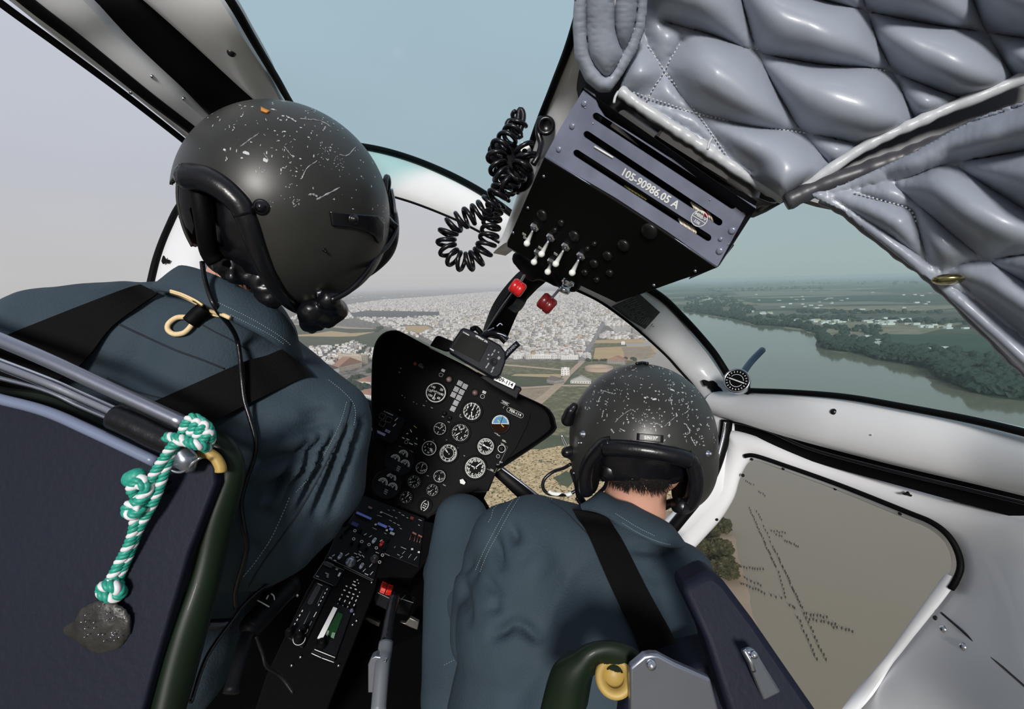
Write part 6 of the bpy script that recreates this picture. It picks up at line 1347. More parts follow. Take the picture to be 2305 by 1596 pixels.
# red guarded switch block and lever quadrant at the right of the pedestal
gq = empty('guarded_switch_block', P(878, 1330, 1.10), 'switch block with two red guards right of the radio panels', 'switch block')
PG = Plane.of3(P(850, 1320, 1.14), P(935, 1350, 1.14), P(860, 1345, 1.08), 20)
MB().prism([PG.hit(*P2(*p), 0) for p in ((830, 850), (850, 800), (960, 850), (1150, 950), (1130, 1000), (960, 960), (840, 900))], -PG.n*.03).build('housing', PANEL2, gq, smooth=False, bevel=.003)
for p in (((862, 805), (905, 828), (892, 880), (848, 862)), ((908, 832), (958, 848), (945, 892), (898, 884))):
    o = MB().prism([PG.hit(*P2(*v), .012) for v in p], -PG.n*.012).build('red_guard', mat('vivid_red', (.62, .02, .01), .4), gq, smooth=False, bevel=.0015)
    q = MB()
    for t in (.35, .6): a = lerp(PG.hit(*P2(*p[0]), .0125), PG.hit(*P2(*p[3]), .0125), t); b = lerp(PG.hit(*P2(*p[1]), .0125), PG.hit(*P2(*p[2]), .0125), t); q.tube([lerp(a, b, .12), lerp(a, b, .88)], .0005, 5)
    q.build('guard_ridge', BLACK, o)
for pts in (((820, 912), (940, 970)), ((960, 905), (965, 945)), ((965, 945), (1130, 1000)), ((1020, 975), (1060, 935)), ((845, 870), (850, 895)), ((850, 895), (955, 925))): MB().tube([PG.hit(*P2(*p), .003) for p in pts], .0007, 6).build('housing_edge', DIMMARK, gq)
for X, Y in ((1085, 940), (1120, 965)): x, y = P2(X, Y); pill(PG, x, y, 10, 7, 60, PANEL, gq, 'rocker', .006, .001)
# cyclic stick
cy_ = empty('cyclic_stick', P(868, 1430, .95), 'black control stick with a grey lower grip between the pedestal and the right pilot', 'control stick')
tube_px('stick_tube', [(888, 1345, 1.08), (878, 1390, 1.02), (868, 1450, .95)], .0115, BLACKG, cy_, 20, 14)
MB().tube(spline(PP([(869, 1446, .94), (865, 1475, .92), (860, 1500, .90), (852, 1600, .86)]), 20), .0135, 16).build('grey_grip', mat('grey_grip', (.13, .14, .16), .45), cy_)
MB().prism([P(x, y, .90) for x, y in ((834, 1482), (845, 1477), (872, 1482), (874, 1502), (868, 1560), (828, 1560), (828, 1496))], FW*.02).build('clamp_block', ALU, cy_, smooth=False, bevel=.002)
for x, y in ((867, 1488), (866, 1499)): rivet(cy_, x, y, .897, .003)
# pedals
for pts, lb in (([P2(*p) for p in ((690, 1130), (740, 1130), (835, 1180), (830, 1215), (760, 1185))], 'left'), ([P2(*p) for p in ((1010, 1170), (1060, 1180), (1100, 1130), (1180, 1170), (1165, 1240), (1100, 1215))], 'right')):
    o = MB().prism([P(x, y, 1.25) for x, y in pts], FW*.012).build('rudder_pedal', mat('dull_pedal_metal', (.16, .15, .14), .35, metal=.7), None, smooth=False, bevel=.002); tag(o, f'worn metal foot pedal on the {lb} of the black control stick', 'pedal')
# collective lever at the left
col_ = empty('collective_lever', P(600, 1370, .85), 'black collective lever with a round twist switch beside the left seat', 'lever')
MB().tube(spline(PP([(648, 1322, .92), (635, 1335, .90), (600, 1372, .86), (568, 1408, .84)]), 20), .020, 20).ball(P(568, 1408, .84), .020, sub=3).ball(P(648, 1322, .92), .022, sub=3).build('grip', PANEL2, col_)
MB().tube(spline(PP([(560, 1425, .83), (545, 1470, .80), (520, 1560, .76)]), 16), .012, 14).build('lever_tube', PANEL2, col_)
tube_px('grip_line', [(579, 1351, .835), (592, 1358, .832), (606, 1366, .835)], .0010, MARK, col_, 8, 6)
c = P(601, 1343, .85); MB().lathe(c, (CAM-c).normalized(), [(.011, 0), (.010, .006), (.0001, .007)], 20).build('twist_switch', PANEL, col_)
tube_px('index_marks', [(610, 1336, .842), (616, 1341, .842), (618, 1350, .842)], .0010, MARK, col_, 8, 6)
tube_px('index_marks', [(600, 1348, .84), (604, 1340, .84)], .0012, MARK, col_, 6, 6)
hn = tube_px('fire_handle', [(468, 1407, .78), (500, 1405, .79), (520, 1403, .80)], .0085, mat('dark_steel', (.06, .06, .075), .25, metal=.9), None, 12, 12); tag(hn, 'dark steel tube end low beside the left seat frame', 'tube')
cb1 = tube_px('cable', [(430, 1580, .60), (465, 1480, .66), (520, 1400, .72), (560, 1350, .76), (620, 1300, .82)], .0028, BLACKG, None); tag(cb1, 'black cable running diagonally past the collective lever', 'cable')
cb2 = tube_px('cable', [(575, 1432, .82), (590, 1470, .82), (600, 1500, .82), (630, 1520, .84), (660, 1560, .84)], .0028, BLACKG, None); tag(cb2, 'black cable curling down from the collective lever', 'cable')

# ---------- thermometer in the roof window
tm = empty('outside_air_thermometer', P(1659, 858, 1.06), 'round outside air thermometer with a probe through the tinted window', 'thermometer')
c = P(1659, 858, 1.06); ax = (CAM-c).normalized()*.8 + RT*(-.2) + UP*.25; ax.normalize(); R = .0275
e1 = ax.orthogonal().normalized()
MB().lathe(c, ax, [(R*.9, -.02), (R, 0), (R, .005), (R*.93, .008), (R*.86, .004), (.0001, .004)], 40).build('bezel', CHROME, tm)
TPL = Plane(c+ax*.0045, ax, 20)
MB().lathe(c+ax*.0046, ax, [(.0001, 0), (R*.85, 0)], 36).build('dial_face', WN, tm)
q = MB(); z = c+ax*.0052; ticks(q, z, TPL.ex, TPL.ey, R*.66, R*.78, R*.03, 20); ring(q, z, TPL.ex, TPL.ey, ax, R*.5, R*.04, 0, 20, 160); ring(q, z, TPL.ex, TPL.ey, ax, R*.5, R*.04, 0, 200, 340); ticks(q, z, TPL.ex, TPL.ey, -R*.6, R*.6, R*.05, 1, 0, 360); q.build('dial_markings', MARK, tm, smooth=False, fix=False)
tube_px('probe', [(1668, 846, 1.10), (1690, 815, 1.16), (1716, 788, 1.21)], .0078, mat('blue_black_steel', (.01, .03, .07), .3, metal=.6), tm, 14, 14)
# dark cabin floor and nose well behind the pedals
fl = MB().prism([P(440, 1300, 1.30), P(700, 1120, 1.62), P(900, 1010, 1.72), P(1080, 1110, 1.70), P(1120, 1180, 1.60), P(1180, 1330, 1.4), P(1240, 1700, 1.25), P(300, 1700, 1.0)], FW*.02).build('floor', mat('black_floor', (.002, .002, .0022), .9, spec=.03), smooth=False); tag(fl, 'black cabin floor below the pedestal', 'floor', kind='structure')
# ---------- the plain, river, town
def gmat(name, cols, scale, detail=6, extra=None, bumpy=0.0):
    m = bpy.data.materials.new(name); m.use_nodes = True
    n, l = m.node_tree.nodes, m.node_tree.links; b = n['Principled BSDF']; b.inputs['Roughness'].default_value = 0.9; b.inputs['Specular IOR Level'].default_value = 0.1
    tc = n.new('ShaderNodeTexCoord'); nz = n.new('ShaderNodeTexNoise'); nz.inputs['Scale'].default_value = scale; nz.inputs['Detail'].default_value = detail; nz.inputs['Roughness'].default_value = 0.65
    l.new(tc.outputs['Object'], nz.inputs['Vector'])
    rp = n.new('ShaderNodeValToRGB'); e = rp.color_ramp.elements
    e[0].position = cols[0][0]; e[0].color = (*cols[0][1], 1); e[1].position = cols[-1][0]; e[1].color = (*cols[-1][1], 1)
    for p, c in cols[1:-1]: q = e.new(p); q.color = (*c, 1)
    l.new(nz.outputs['Fac'], rp.inputs['Fac']); last = rp.outputs['Color']
    if extra:   # (scale, colour, threshold): dark or light specks
        for sc, c, th in extra:
            v = n.new('ShaderNodeTexNoise'); v.inputs['Scale'].default_value = sc; v.inputs['Detail'].default_value = 4
            l.new(tc.outputs['Object'], v.inputs['Vector'])
            r2 = n.new('ShaderNodeValToRGB'); r2.color_ramp.elements[0].position = th; r2.color_ramp.elements[1].position = th+0.03
            l.new(v.outputs['Fac'], r2.inputs['Fac'])
            mx = n.new('ShaderNodeMixRGB'); mx.inputs['Color2'].default_value = (*c, 1)
            l.new(r2.outputs['Color'], mx.inputs['Fac']); l.new(last, mx.inputs['Color1']); last = mx.outputs['Color']
    l.new(last, b.inputs['Base Color']); return m

# the big plain: patchwork of fields
m = bpy.data.materials.new('farmland'); m.use_nodes = True
n, l = m.node_tree.nodes, m.node_tree.links; b = n['Principled BSDF']; b.inputs['Roughness'].default_value = 0.9; b.inputs['Specular IOR Level'].default_value = 0.1
tc = n.new('ShaderNodeTexCoord'); mp = n.new('ShaderNodeMapping'); mp.inputs['Rotation'].default_value = (0, 0, .12); mp.inputs['Scale'].default_value = (1/520, 1/230, 1)
l.new(tc.outputs['Object'], mp.inputs[0])
vo = n.new('ShaderNodeTexVoronoi'); vo.inputs['Scale'].default_value = 1.0; l.new(mp.outputs[0], vo.inputs['Vector'])
sp = n.new('ShaderNodeSeparateColor'); l.new(vo.outputs['Color'], sp.inputs[0])
rp = n.new('ShaderNodeValToRGB'); rp.color_ramp.interpolation = 'CONSTANT'; e = rp.color_ramp.elements
e[0].position = 0; e[0].color = (.085, .10, .07, 1); e[1].position = .85; e[1].color = (.30, .25, .17, 1)
for p_, c_ in ((.25, (.12, .115, .08)), (.45, (.07, .10, .06)), (.62, (.19, .17, .13)), (.74, (.10, .13, .09))): q = e.new(p_); q.color = (*c_, 1)
l.new(sp.outputs[0], rp.inputs['Fac'])
nz = n.new('ShaderNodeTexNoise'); nz.inputs['Scale'].default_value = 0.02; nz.inputs['Detail'].default_value = 8; nz.inputs['Roughness'].default_value = .7; l.new(tc.outputs['Object'], nz.inputs['Vector'])
mr = n.new('ShaderNodeMapRange'); mr.inputs['From Min'].default_value = .3; mr.inputs['From Max'].default_value = .7; mr.inputs['To Min'].default_value = .55; mr.inputs['To Max'].default_value = 1.45
l.new(nz.outputs['Fac'], mr.inputs['Value'])
vm = n.new('ShaderNodeVectorMath'); vm.operation = 'SCALE'; l.new(rp.outputs['Color'], vm.inputs[0]); l.new(mr.outputs['Result'], vm.inputs['Scale']); l.new(vm.outputs[0], b.inputs['Base Color'])
FARM = m
me = bpy.data.meshes.new('ground'); me.from_pydata([(-60000, -20000, -H), (60000, -20000, -H), (60000, 60000, -H), (-60000, 60000, -H)], [], [(0, 1, 2, 3)])
me.materials.append(FARM); g = bpy.data.objects.new('ground', me); COL.objects.link(g); tag(g, 'flat hazy farmland plain stretching to the horizon', 'ground', kind='structure')

GZ = [0.05]
def gpoly(name, pts, m, label, cat, z=None, kind='structure', group=None, jitter=0):
    """flat patch of land from a picture outline cast onto the plain"""
    if z is None: GZ[0] += 0.03; z = GZ[0]
    if jitter:
        o2 = []
        for i in range(len(pts)):
            a, b = Vector(pts[i]), Vector(pts[(i+1) % len(pts)])
            L = max(2, int((b-a).length/12))
            for k in range(L):
                p = a.lerp(b, k/L); o2.append((p.x + random.uniform(-1, 1)*jitter, p.y + random.uniform(-1, 1)*jitter*.35))
        pts = o2
    v = [G(x, y, z) for x, y in pts]; c = sum(v, Vector())/len(v)
    me = bpy.data.meshes.new(name); me.from_pydata([tuple(p-c) for p in v], [], [tuple(range(len(v)))])
    bm = bmesh.new(); bm.from_mesh(me); bmesh.ops.triangulate(bm, faces=bm.faces)
    for f in bm.faces:
        if f.normal.z < 0: f.normal_flip()
    bm.to_mesh(me); bm.free()
    me.materials.append(m); o = bpy.data.objects.new(name, me); COL.objects.link(o); o.location = c
    return tag(o, label, cat, group, kind)
GREEN = gmat('green_crop', [(.3, (.075, .095, .055)), (.7, (.115, .135, .085))], 0.03, extra=[(.35, (.30, .30, .24), .66)])
GREEN2 = gmat('rough_grass', [(.3, (.09, .115, .06)), (.5, (.16, .17, .10)), (.68, (.34, .30, .19))], 0.10, 10, extra=[(.4, (.03, .04, .02), .62)])
TAN = gmat('pale_sand', [(.3, (.46, .34, .18)), (.7, (.56, .44, .26))], 0.03)
DIRT = gmat('bare_dirt', [(.3, (.30, .24, .17)), (.7, (.42, .35, .26))], 0.06, 8, extra=[(.3, (.10, .11, .06), .62)])
SCRUB = gmat('dry_scrubland', [(.32, (.34, .26, .14)), (.5, (.62, .48, .27)), (.68, (.80, .66, .42))], 0.22, 10, extra=[(.55, (.03, .04, .018), .585), (.30, (.04, .05, .02), .62), (.06, (.10, .13, .07), .63)])
ROAD = gmat('pale_track', [(.3, (.42, .34, .24)), (.7, (.52, .43, .32))], 0.1)
ASPH = gmat('grey_street', [(.3, (.24, .24, .24)), (.7, (.34, .33, .32))], 0.1)
MUD = gmat('pale_mud_bank', [(.3, (.30, .235, .165)), (.7, (.36, .29, .21))], 0.05)
TOWNG = gmat('town_ground', [(.35, (.07, .075, .06)), (.5, (.20, .19, .17)), (.68, (.40, .37, .32))], 0.09, 9)
# river water
m = bpy.data.materials.new('river_water'); m.use_nodes = True
n, l = m.node_tree.nodes, m.node_tree.links; b = n['Principled BSDF']; b.inputs['Roughness'].default_value = 0.09; b.inputs['IOR'].default_value = 1.33
tc = n.new('ShaderNodeTexCoord'); nz = n.new('ShaderNodeTexNoise'); nz.inputs['Scale'].default_value = 0.006; nz.inputs['Detail'].default_value = 3; l.new(tc.outputs['Object'], nz.inputs['Vector'])
rp = n.new('ShaderNodeValToRGB'); e = rp.color_ramp.elements; e[0].position = .3; e[0].color = (.205, .185, .125, 1); e[1].position = .7; e[1].color = (.235, .205, .145, 1)
l.new(nz.outputs['Fac'], rp.inputs['Fac']); l.new(rp.outputs['Color'], b.inputs['Base Color'])
WATER = m
RIVER = [(1380, 670), (1470, 676), (1540, 702), (1600, 712), (1663, 722), (1706, 735), (1760, 738), (1810, 745), (1850, 762), (1858, 785), (1885, 795), (1943, 800), (1985, 815), (2040, 822), (2095, 835), (2130, 858), (2180, 880), (2230, 895), (2330, 905), (2600, 950),
         (3400, 1150), (3400, 3500), (1600, 3300), (1560, 1900), (1600, 1560), (1585, 1380), (1560, 1250), (1575, 1180), (1560, 1090), (1480, 900), (1400, 760), (1330, 700)]
gpoly('river', RIVER, WATER, 'wide calm brown river', 'river', 0.4, 'structure')
gpoly('river_bank', [(1500, 1150), (1585, 1150), (1625, 1165), (1655, 1215), (1668, 1270), (1685, 1330), (1700, 1400), (1740, 1470), (1790, 1560), (1830, 1680), (1500, 1700), (1450, 1300)], MUD, 'pale mud bank sloping into the brown water', 'river bank', 0.6, 'structure', jitter=3)
# fields and roads, left to right
gpoly('field', [(560, 735), (690, 733), (760, 738), (860, 735), (900, 745), (900, 790), (840, 800), (740, 788), (560, 790)], GREEN, 'dark green crop field left of the instrument panel', 'field')
gpoly('field', [(600, 757), (700, 752), (745, 745), (790, 750), (845, 747), (800, 757), (760, 758), (690, 757)], TAN, 'pale bare strip inside the green field left of the instrument panel', 'field')
gpoly('field', [(700, 728), (780, 724), (860, 724), (900, 730), (900, 736), (800, 738), (690, 736)], DIRT, 'bare brown strip above the green field at the left', 'field')
gpoly('town_ground', [(560, 700), (700, 690), (820, 672), (1000, 655), (1120, 652), (1400, 655), (1520, 700), (1560, 760), (1480, 775), (1340, 768), (1330, 810), (1300, 815), (1140, 815), (1000, 790), (900, 745), (700, 728), (560, 735)], TOWNG, 'pale ground between the town houses', 'ground')
gpoly('town_ground', [(560, 790), (740, 788), (840, 798), (900, 800), (900, 960), (560, 960)], TOWNG, 'dusty ground around the warehouses at the lower left', 'ground')
gpoly('field', [(785, 705), (830, 699), (990, 702), (990, 710), (900, 716), (800, 714)], gmat('dark_lake_grass', [(.3, (.09, .10, .10)), (.7, (.12, .13, .13))], .02), 'dark grey-green patch inside the town left of centre', 'field')
gpoly('field', [(905, 734), (960, 733), (975, 740), (950, 750), (915, 748)], TAN, 'small sandy lot at the edge of the town left of the display', 'field')
gpoly('field', [(1130, 814), (1300, 814), (1320, 826), (1250, 846), (1120, 842)], GREEN2, 'mottled green field right of the display', 'field')
gpoly('field', [(1100, 842), (1265, 846), (1262, 880), (1230, 905), (1050, 900)], GREEN, 'dark green plot right of the numbered plate', 'field')
gpoly('field', [(1160, 842), (1265, 842), (1262, 850), (1150, 846)], TAN, 'thin yellow strip beyond the dark green plot', 'field')
gpoly('field', [(1150, 870), (1255, 872), (1200, 925), (1100, 920)], DIRT, 'stony grey-brown patch beside the diagonal track', 'field')
gpoly('field', [(1260, 868), (1420, 868), (1560, 950), (1560, 1020), (1150, 1020), (1140, 960), (1200, 905)], GREEN2, 'long green field left of the right helmet', 'field')
gpoly('field', [(900, 1010), (1160, 1005), (1240, 985), (1300, 990), (1560, 1010), (1580, 1150), (1440, 1500), (800, 1500)], SCRUB, 'dry yellow scrubland dotted with dark bushes', 'field', jitter=4)
gpoly('field', [(1140, 990), (1200, 975), (1290, 985), (1280, 1000), (1220, 1012), (1150, 1010)], GREEN, 'dark green patch at the edge of the scrubland', 'field', jitter=3)
gpoly('field', [(1245, 1075), (1275, 1060), (1290, 1068), (1310, 1055), (1315, 1080), (1290, 1085), (1280, 1098), (1262, 1090)], GREEN, 'small green hollow in the scrubland below the right helmet', 'field', jitter=2)
gpoly('field', [(1336, 766), (1448, 763), (1450, 772), (1336, 773)], TAN, 'thin sandy strip beyond the sports ground', 'field')
gpoly('field', [(1340, 783), (1400, 780), (1470, 778), (1478, 790), (1470, 803), (1420, 812), (1335, 809)], TAN, 'rectangular sandy sports ground beyond the bullring', 'field')
gpoly('field', [(1400, 782), (1465, 780), (1475, 795), (1455, 806), (1405, 806)], DIRT, 'grey rubble patch in the sandy sports ground', 'field', jitter=2)
gpoly('field', [(1330, 770), (1560, 770), (1600, 850), (1500, 900), (1330, 880), (1300, 840)], GREEN2, 'green waste ground around the bullring', 'field', z=0.07)
gpoly('street', [(1352, 728), (1362, 728), (1345, 760), (1322, 800), (1314, 815), (1300, 815), (1318, 785), (1335, 755)], ASPH, 'grey street leaving the town beside the sports ground', 'road')
gpoly('dirt_road', [(1306, 812), (1318, 813), (1285, 845), (1268, 866), (1225, 905), (1190, 930), (1170, 925), (1225, 885), (1262, 852)], ROAD, 'pale dirt track running from the town towards the panel', 'road')
gpoly('dirt_road', [(1165, 872), (1262, 866), (1330, 866), (1420, 868), (1420, 871), (1330, 870), (1262, 870), (1165, 876)], ROAD, 'pale dirt track crossing left of the right helmet', 'road')
gpoly('dirt_road', [(1120, 818), (1190, 824), (1262, 831), (1262, 834), (1190, 828), (1120, 822)], ROAD, 'thin pale footpath across the green field', 'road')
gpoly('dirt_road', [(560, 726), (700, 729), (780, 737), (840, 739), (840, 741), (780, 740), (700, 732), (560, 729)], ROAD, 'pale road edging the green field at the left', 'road')
# strips of farmland beyond the river
FG = gmat('far_green_crop', [(.3, (.055, .085, .06)), (.7, (.08, .12, .08))], .01)
FB = gmat('far_bare_field', [(.3, (.22, .20, .15)), (.7, (.28, .25, .19))], .01)
for nm, pts, m_, lb in (('field', [(1650, 656), (1800, 655), (1960, 656), (2020, 660), (1950, 664), (1800, 664), (1665, 668)], FB, 'far bare strip of farmland beyond the river, the more distant one'),
                    ('field', [(1700, 684), (1820, 680), (1960, 678), (2090, 684), (1960, 685), (1820, 687), (1710, 690)], FB, 'far pale strip of farmland beyond the river, the nearer one'),
                    ('field', [(1660, 672), (1800, 670), (2000, 664), (2090, 668), (2060, 675), (1900, 678), (1700, 682)], FG, 'far green strip between the two pale strips beyond the river'),
                    ('field', [(1900, 760), (2000, 752), (2230, 756), (2330, 775), (2330, 800), (2200, 795), (2040, 775)], FG, 'green meadow on the far bank between the villages', )):
    gpoly(nm, pts, m_, lb, 'field')
# bullring
c = G(1348, 833); rr = (G(1380, 833)-G(1316, 833)).length/2
br = empty('bullring', c, 'round bullring with pale sand floor beside the town', 'bullring')
ax = Vector((0, 0, 1))
MB().lathe(c, ax, [(rr, 0), (rr, 5), (rr*.96, 5), (rr*.80, 1.5), (rr*.80, 0)], 48).build('seating_ring', mat('ring_stone', (.38, .30, .24), .9, vscale=.05), br)
MB().lathe(c+ax*0.6, ax, [(.01, 0), (rr*.80, 0)], 48).build('sand_floor', TAN, br)

# ---------- houses
def house(kind, w, dp, h, rng):
    """one small building in its own coordinates, origin at the base"""
    q = MB(); X, Y, Z = Vector((1, 0, 0)), Vector((0, 1, 0)), Vector((0, 0, 1)); a, b = w/2, dp/2
    if kind == 'flat':
        q.box(Z*h/2, X*a, Y*b, Z*h/2, 0)
        for s in (-1, 1):
            q.box(Z*(h+.4)+X*s*(a-.15), X*.15, Y*b, Z*.4, 0); q.box(Z*(h+.4)+Y*s*(b-.15), X*a, Y*.15, Z*.4, 0)
        q.add([X*x+Y*y+Z*(h+.05) for x, y in ((-a+.3, -b+.3), (a-.3, -b+.3), (a-.3, b-.3), (-a+.3, b-.3))], [(0, 1, 2, 3)], 1)
        if rng.random() < .7: q.box(Z*(h+1.1)+X*rng.uniform(-a*.5, a*.5)+Y*rng.uniform(-b*.4, b*.4), X*a*.3, Y*b*.3, Z*1.1, 0)
    else:
        q.box(Z*h/2, X*a, Y*b, Z*h/2, 0); e = .4; r = h + w*.22
        q.add([X*(-a-e)+Y*(-b-e)+Z*(h-.1), X*(-a-e)+Y*(b+e)+Z*(h-.1), Y*(b+e)+Z*r, Y*(-b-e)+Z*r, X*(a+e)+Y*(-b-e)+Z*(h-.1), X*(a+e)+Y*(b+e)+Z*(h-.1)],
              [(0, 1, 2, 3), (3, 2, 5, 4), (0, 3, 4), (1, 5, 2), (0, 4, 5, 1)], 1)
    nf = max(1, int(h/3)); nw = max(2, int(w/3))
    for f in range(nf):
        for i in range(nw):
            x = -a + w*(i+.5)/nw; z = 1.6+3*f
            if z+.7 > h: continue
            for s in (-1, 1): q.box(X*x+Y*s*(b+.02)+Z*z, X*.5, Y*.04, Z*.7, 2)
        for i in range(max(1, int(dp/4))):
            y = -b + dp*(i+.5)/max(1, int(dp/4)); z = 1.6+3*f
            if z+.7 > h: continue
            for s in (-1, 1): q.box(Y*y+X*s*(a+.02)+Z*z, X*.04, Y*.5, Z*.7, 2)
    return q
WALLM = [mat('limewash', (.58, .565, .53), .9, vscale=.2), mat('cream_render', (.48, .42, .33), .9, vscale=.2), mat('grey_render', (.28, .27, .26), .9, vscale=.2), mat('ochre_render', (.50, .38, .22), .9, vscale=.2), mat('brick_render', (.34, .20, .16), .9, vscale=.2), mat('white_render', (.66, .65, .63), .9, vscale=.2)]
ROOFM = [mat('grey_roof', (.40, .39, .37), .9, vscale=.3), mat('red_tiles', (.33, .19, .14), .9, vscale=.3), mat('white_roof', (.66, .64, .60), .9, vscale=.3), mat('dark_roof', (.16, .14, .13), .9, vscale=.3)]
WINM = mat('dark_opening', (.06, .06, .065), .5)
rng = random.Random(3); PROTO = []
for i in range(16):
    kd = 'gable' if i % 3 == 2 else 'flat'
    me = house(kd, rng.uniform(6, 10), rng.uniform(6, 9), rng.choice((3.3, 5.0, 6.2, 6.4)), rng).mesh('house')
    wm = WALLM[(0, 5, 1, 0, 5, 4, 0, 2, 1, 5, 0, 3, 5, 2, 0, 5)[i]]
    for q in (wm, ROOFM[1 if kd == 'gable' and i % 2 else (0, 2, 2, 3)[i % 4]], WINM): me.materials.append(q)
    PROTO.append(me)
def gridpoints(poly, sx, sy, ang, skip=(6, 7), avoid=(), prob=1.0, jit=.15):
    """building plots: a street grid laid on the ground, kept where it falls inside the outline"""
    gs = [G(x, y) for x, y in poly]; c = sum(gs, Vector())/len(gs)
    ca, sa = math.cos(ang), math.sin(ang); us = [((p-c).x*ca+(p-c).y*sa) for p in gs]; vs = [(-(p-c).x*sa+(p-c).y*ca) for p in gs]
    out = []; gp = [(p.x, p.y) for p in gs]; av = [[(G(x, y).x, G(x, y).y) for x, y in a] for a in avoid]
    i = 0; u = min(us)
    while u < max(us):
        i += 1; j = 0; v = min(vs)
        while v < max(vs):
            j += 1
            if i % skip[0] and j % skip[1] and rng.random() < prob:
                uu, vv = u+rng.uniform(-jit, jit)*sx, v+rng.uniform(-jit, jit)*sy
                x, y = c.x+uu*ca-vv*sa, c.y+uu*sa+vv*ca
                if inpoly(x, y, gp) and not any(inpoly(x, y, a) for a in av): out.append((x, y, ang + (math.pi/2 if rng.random() < .3 else 0)))
            v += sy
        u += sx
    return out
TOWN = [(640, 722), (700, 700), (790, 686), (860, 676), (1000, 666), (1110, 657), (1300, 656), (1400, 690), (1470, 720), (1490, 764), (1340, 764), (1325, 808), (1140, 808), (1040, 800), (970, 770), (880, 738), (800, 716), (700, 724)]
AV = [[(785, 705), (830, 699), (990, 702), (990, 712), (900, 718), (800, 716)], [(1352, 726), (1364, 726), (1350, 760), (1322, 803), (1300, 815), (1318, 785), (1335, 755)], [(905, 732), (960, 731), (978, 740), (950, 752), (915, 750)],
      [(1347, 735), (1480, 730), (1470, 752), (1350, 750)]]
pts = gridpoints(TOWN, 10, 10.5, .35, (6, 8), AV, .93)
LOW = [(560, 792), (700, 786), (800, 772), (850, 790), (850, 812), (770, 812), (690, 840), (640, 870), (560, 850)]
pts2 = gridpoints(LOW, 11, 11, .15, (6, 7), (), .9)
allp = [(x, y, a, 'town') for x, y, a in pts] + [(x, y, a, 'low') for x, y, a in pts2]
allp.sort(key=lambda t: math.hypot(t[0], t[1]))
far = MB(); cnt = 0; grpn = {'town': 0, 'low': 0}
lab = {'town': 'small flat-roofed town house in the dense white town', 'low': 'white house in the district below the green field at the left'}
for x, y, a, g_ in allp:
    if cnt < 290:
        o = bpy.data.objects.new('house', rng.choice(PROTO)); COL.objects.link(o); o.location = (x, y, -H); o.rotation_euler = (0, 0, a)
        tag(o, 'pale town house in the built-up streets' if g_ == 'town' else 'white house in the district below the green field at the left', 'house', {'town': 'houses at the near edge of the town', 'low': 'houses below the green field'}[g_])
        if g_ == 'town': o['label'] = 'pale town house at the near edge of the dense town'
        cnt += 1
    else:
        c_, s_ = math.cos(a), math.sin(a); X, Y = Vector((c_, s_, 0)), Vector((-s_, c_, 0)); h = rng.choice((3.2, 3.4, 5.2, 6.4, 8)) if g_ == 'low' or rng.random() > .015 else rng.uniform(11, 16)
        w2, d2 = rng.uniform(2.6, 4.6), rng.uniform(2.6, 4.6); cc = Vector((x, y, -H+h/2)); k = rng.choice((0, 0, 0, 0, 5, 5, 5, 5, 1, 2, 2, 2))
        b0 = len(far.f); far.box(cc, X*w2, Y*d2, Vector((0, 0, h/2)), k)
        far.add([cc+X*w2*.9*i+Y*d2*.9*j+Vector((0, 0, h/2+.05)) for i, j in ((-1, -1), (1, -1), (1, 1), (-1, 1))], [(0, 1, 2, 3)], 6+rng.choice((0, 0, 2, 2, 3, 0, 2, 0, 1, 3, 2)))
fo = far.build('town_houses', WALLM+ROOFM, smooth=False, fix=False); tag(fo, 'sea of small white houses filling the far town', 'houses', kind='stuff')
print('houses', cnt, 'far', len(allp)-cnt)
# big sheds and blocks of the lower left, and landmark buildings
def slab(name, x0, y0, x1, y1, depth_m, h, kind, wm, rm, label, cat='building'):
    """a long building whose near wall foot runs between two picture points"""
    a, b = G(x0, y0), G(x1, y1); X = (b-a).normalized(); Y = Vector((-X.y, X.x, 0)); Y = Y if Y.y > 0 else -Y
    w = (b-a).length; q = house(kind, w, depth_m, h, rng); me = q.mesh(name)
    for t in (wm, rm, WINM): me.materials.append(t)
    o = bpy.data.objects.new(name, me); COL.objects.link(o); c = (a+b)/2+Y*depth_m/2; o.location = (c.x, c.y, -H); o.rotation_euler = (0, 0, math.atan2(X.y, X.x))
    return tag(o, label, cat)
slab('apartment_block', 762, 818, 815, 822, 14, 16, 'flat', WALLM[1], ROOFM[0], 'tall beige apartment block with balconies below the green field')
slab('warehouse', 690, 836, 755, 826, 30, 7, 'flat', WALLM[5], ROOFM[2], 'white flat-roofed warehouse beside the left pilot')
slab('warehouse', 712, 850, 765, 838, 16, 7, 'gable', WALLM[5], ROOFM[3], 'long white warehouse with a brown roof, the nearer row')
slab('warehouse', 764, 838, 815, 826, 16, 9, 'gable', WALLM[1], ROOFM[1], 'taller warehouse with a red-brown roof beside the apartment block')
slab('house', 802, 866, 834, 868, 12, 5, 'gable', WALLM[0], ROOFM[1], 'red-roofed house next to the left edge of the instrument panel')
slab('house', 808, 892, 838, 898, 10, 4, 'gable', WALLM[5], ROOFM[1], 'white red-roofed house lowest beside the instrument panel')
slab('house', 1263, 846, 1282, 846, 12, 9, 'flat', WALLM[5], ROOFM[2], 'lone white cube house beside the dirt track', 'house')
slab('shed', 1249, 866, 1270, 862, 16, 5, 'gable', WALLM[2], ROOFM[3], 'grey shed below the lone white cube house', 'shed')
slab('hall', 1366, 819, 1407, 821, 14, 6, 'gable', WALLM[2], ROOFM[1], 'grey and red hall behind the bullring', 'building')
slab('shed', 1284, 863, 1330, 864, 10, 3.5, 'gable', WALLM[0], ROOFM[0], 'long pale shed in front of the bullring', 'shed')
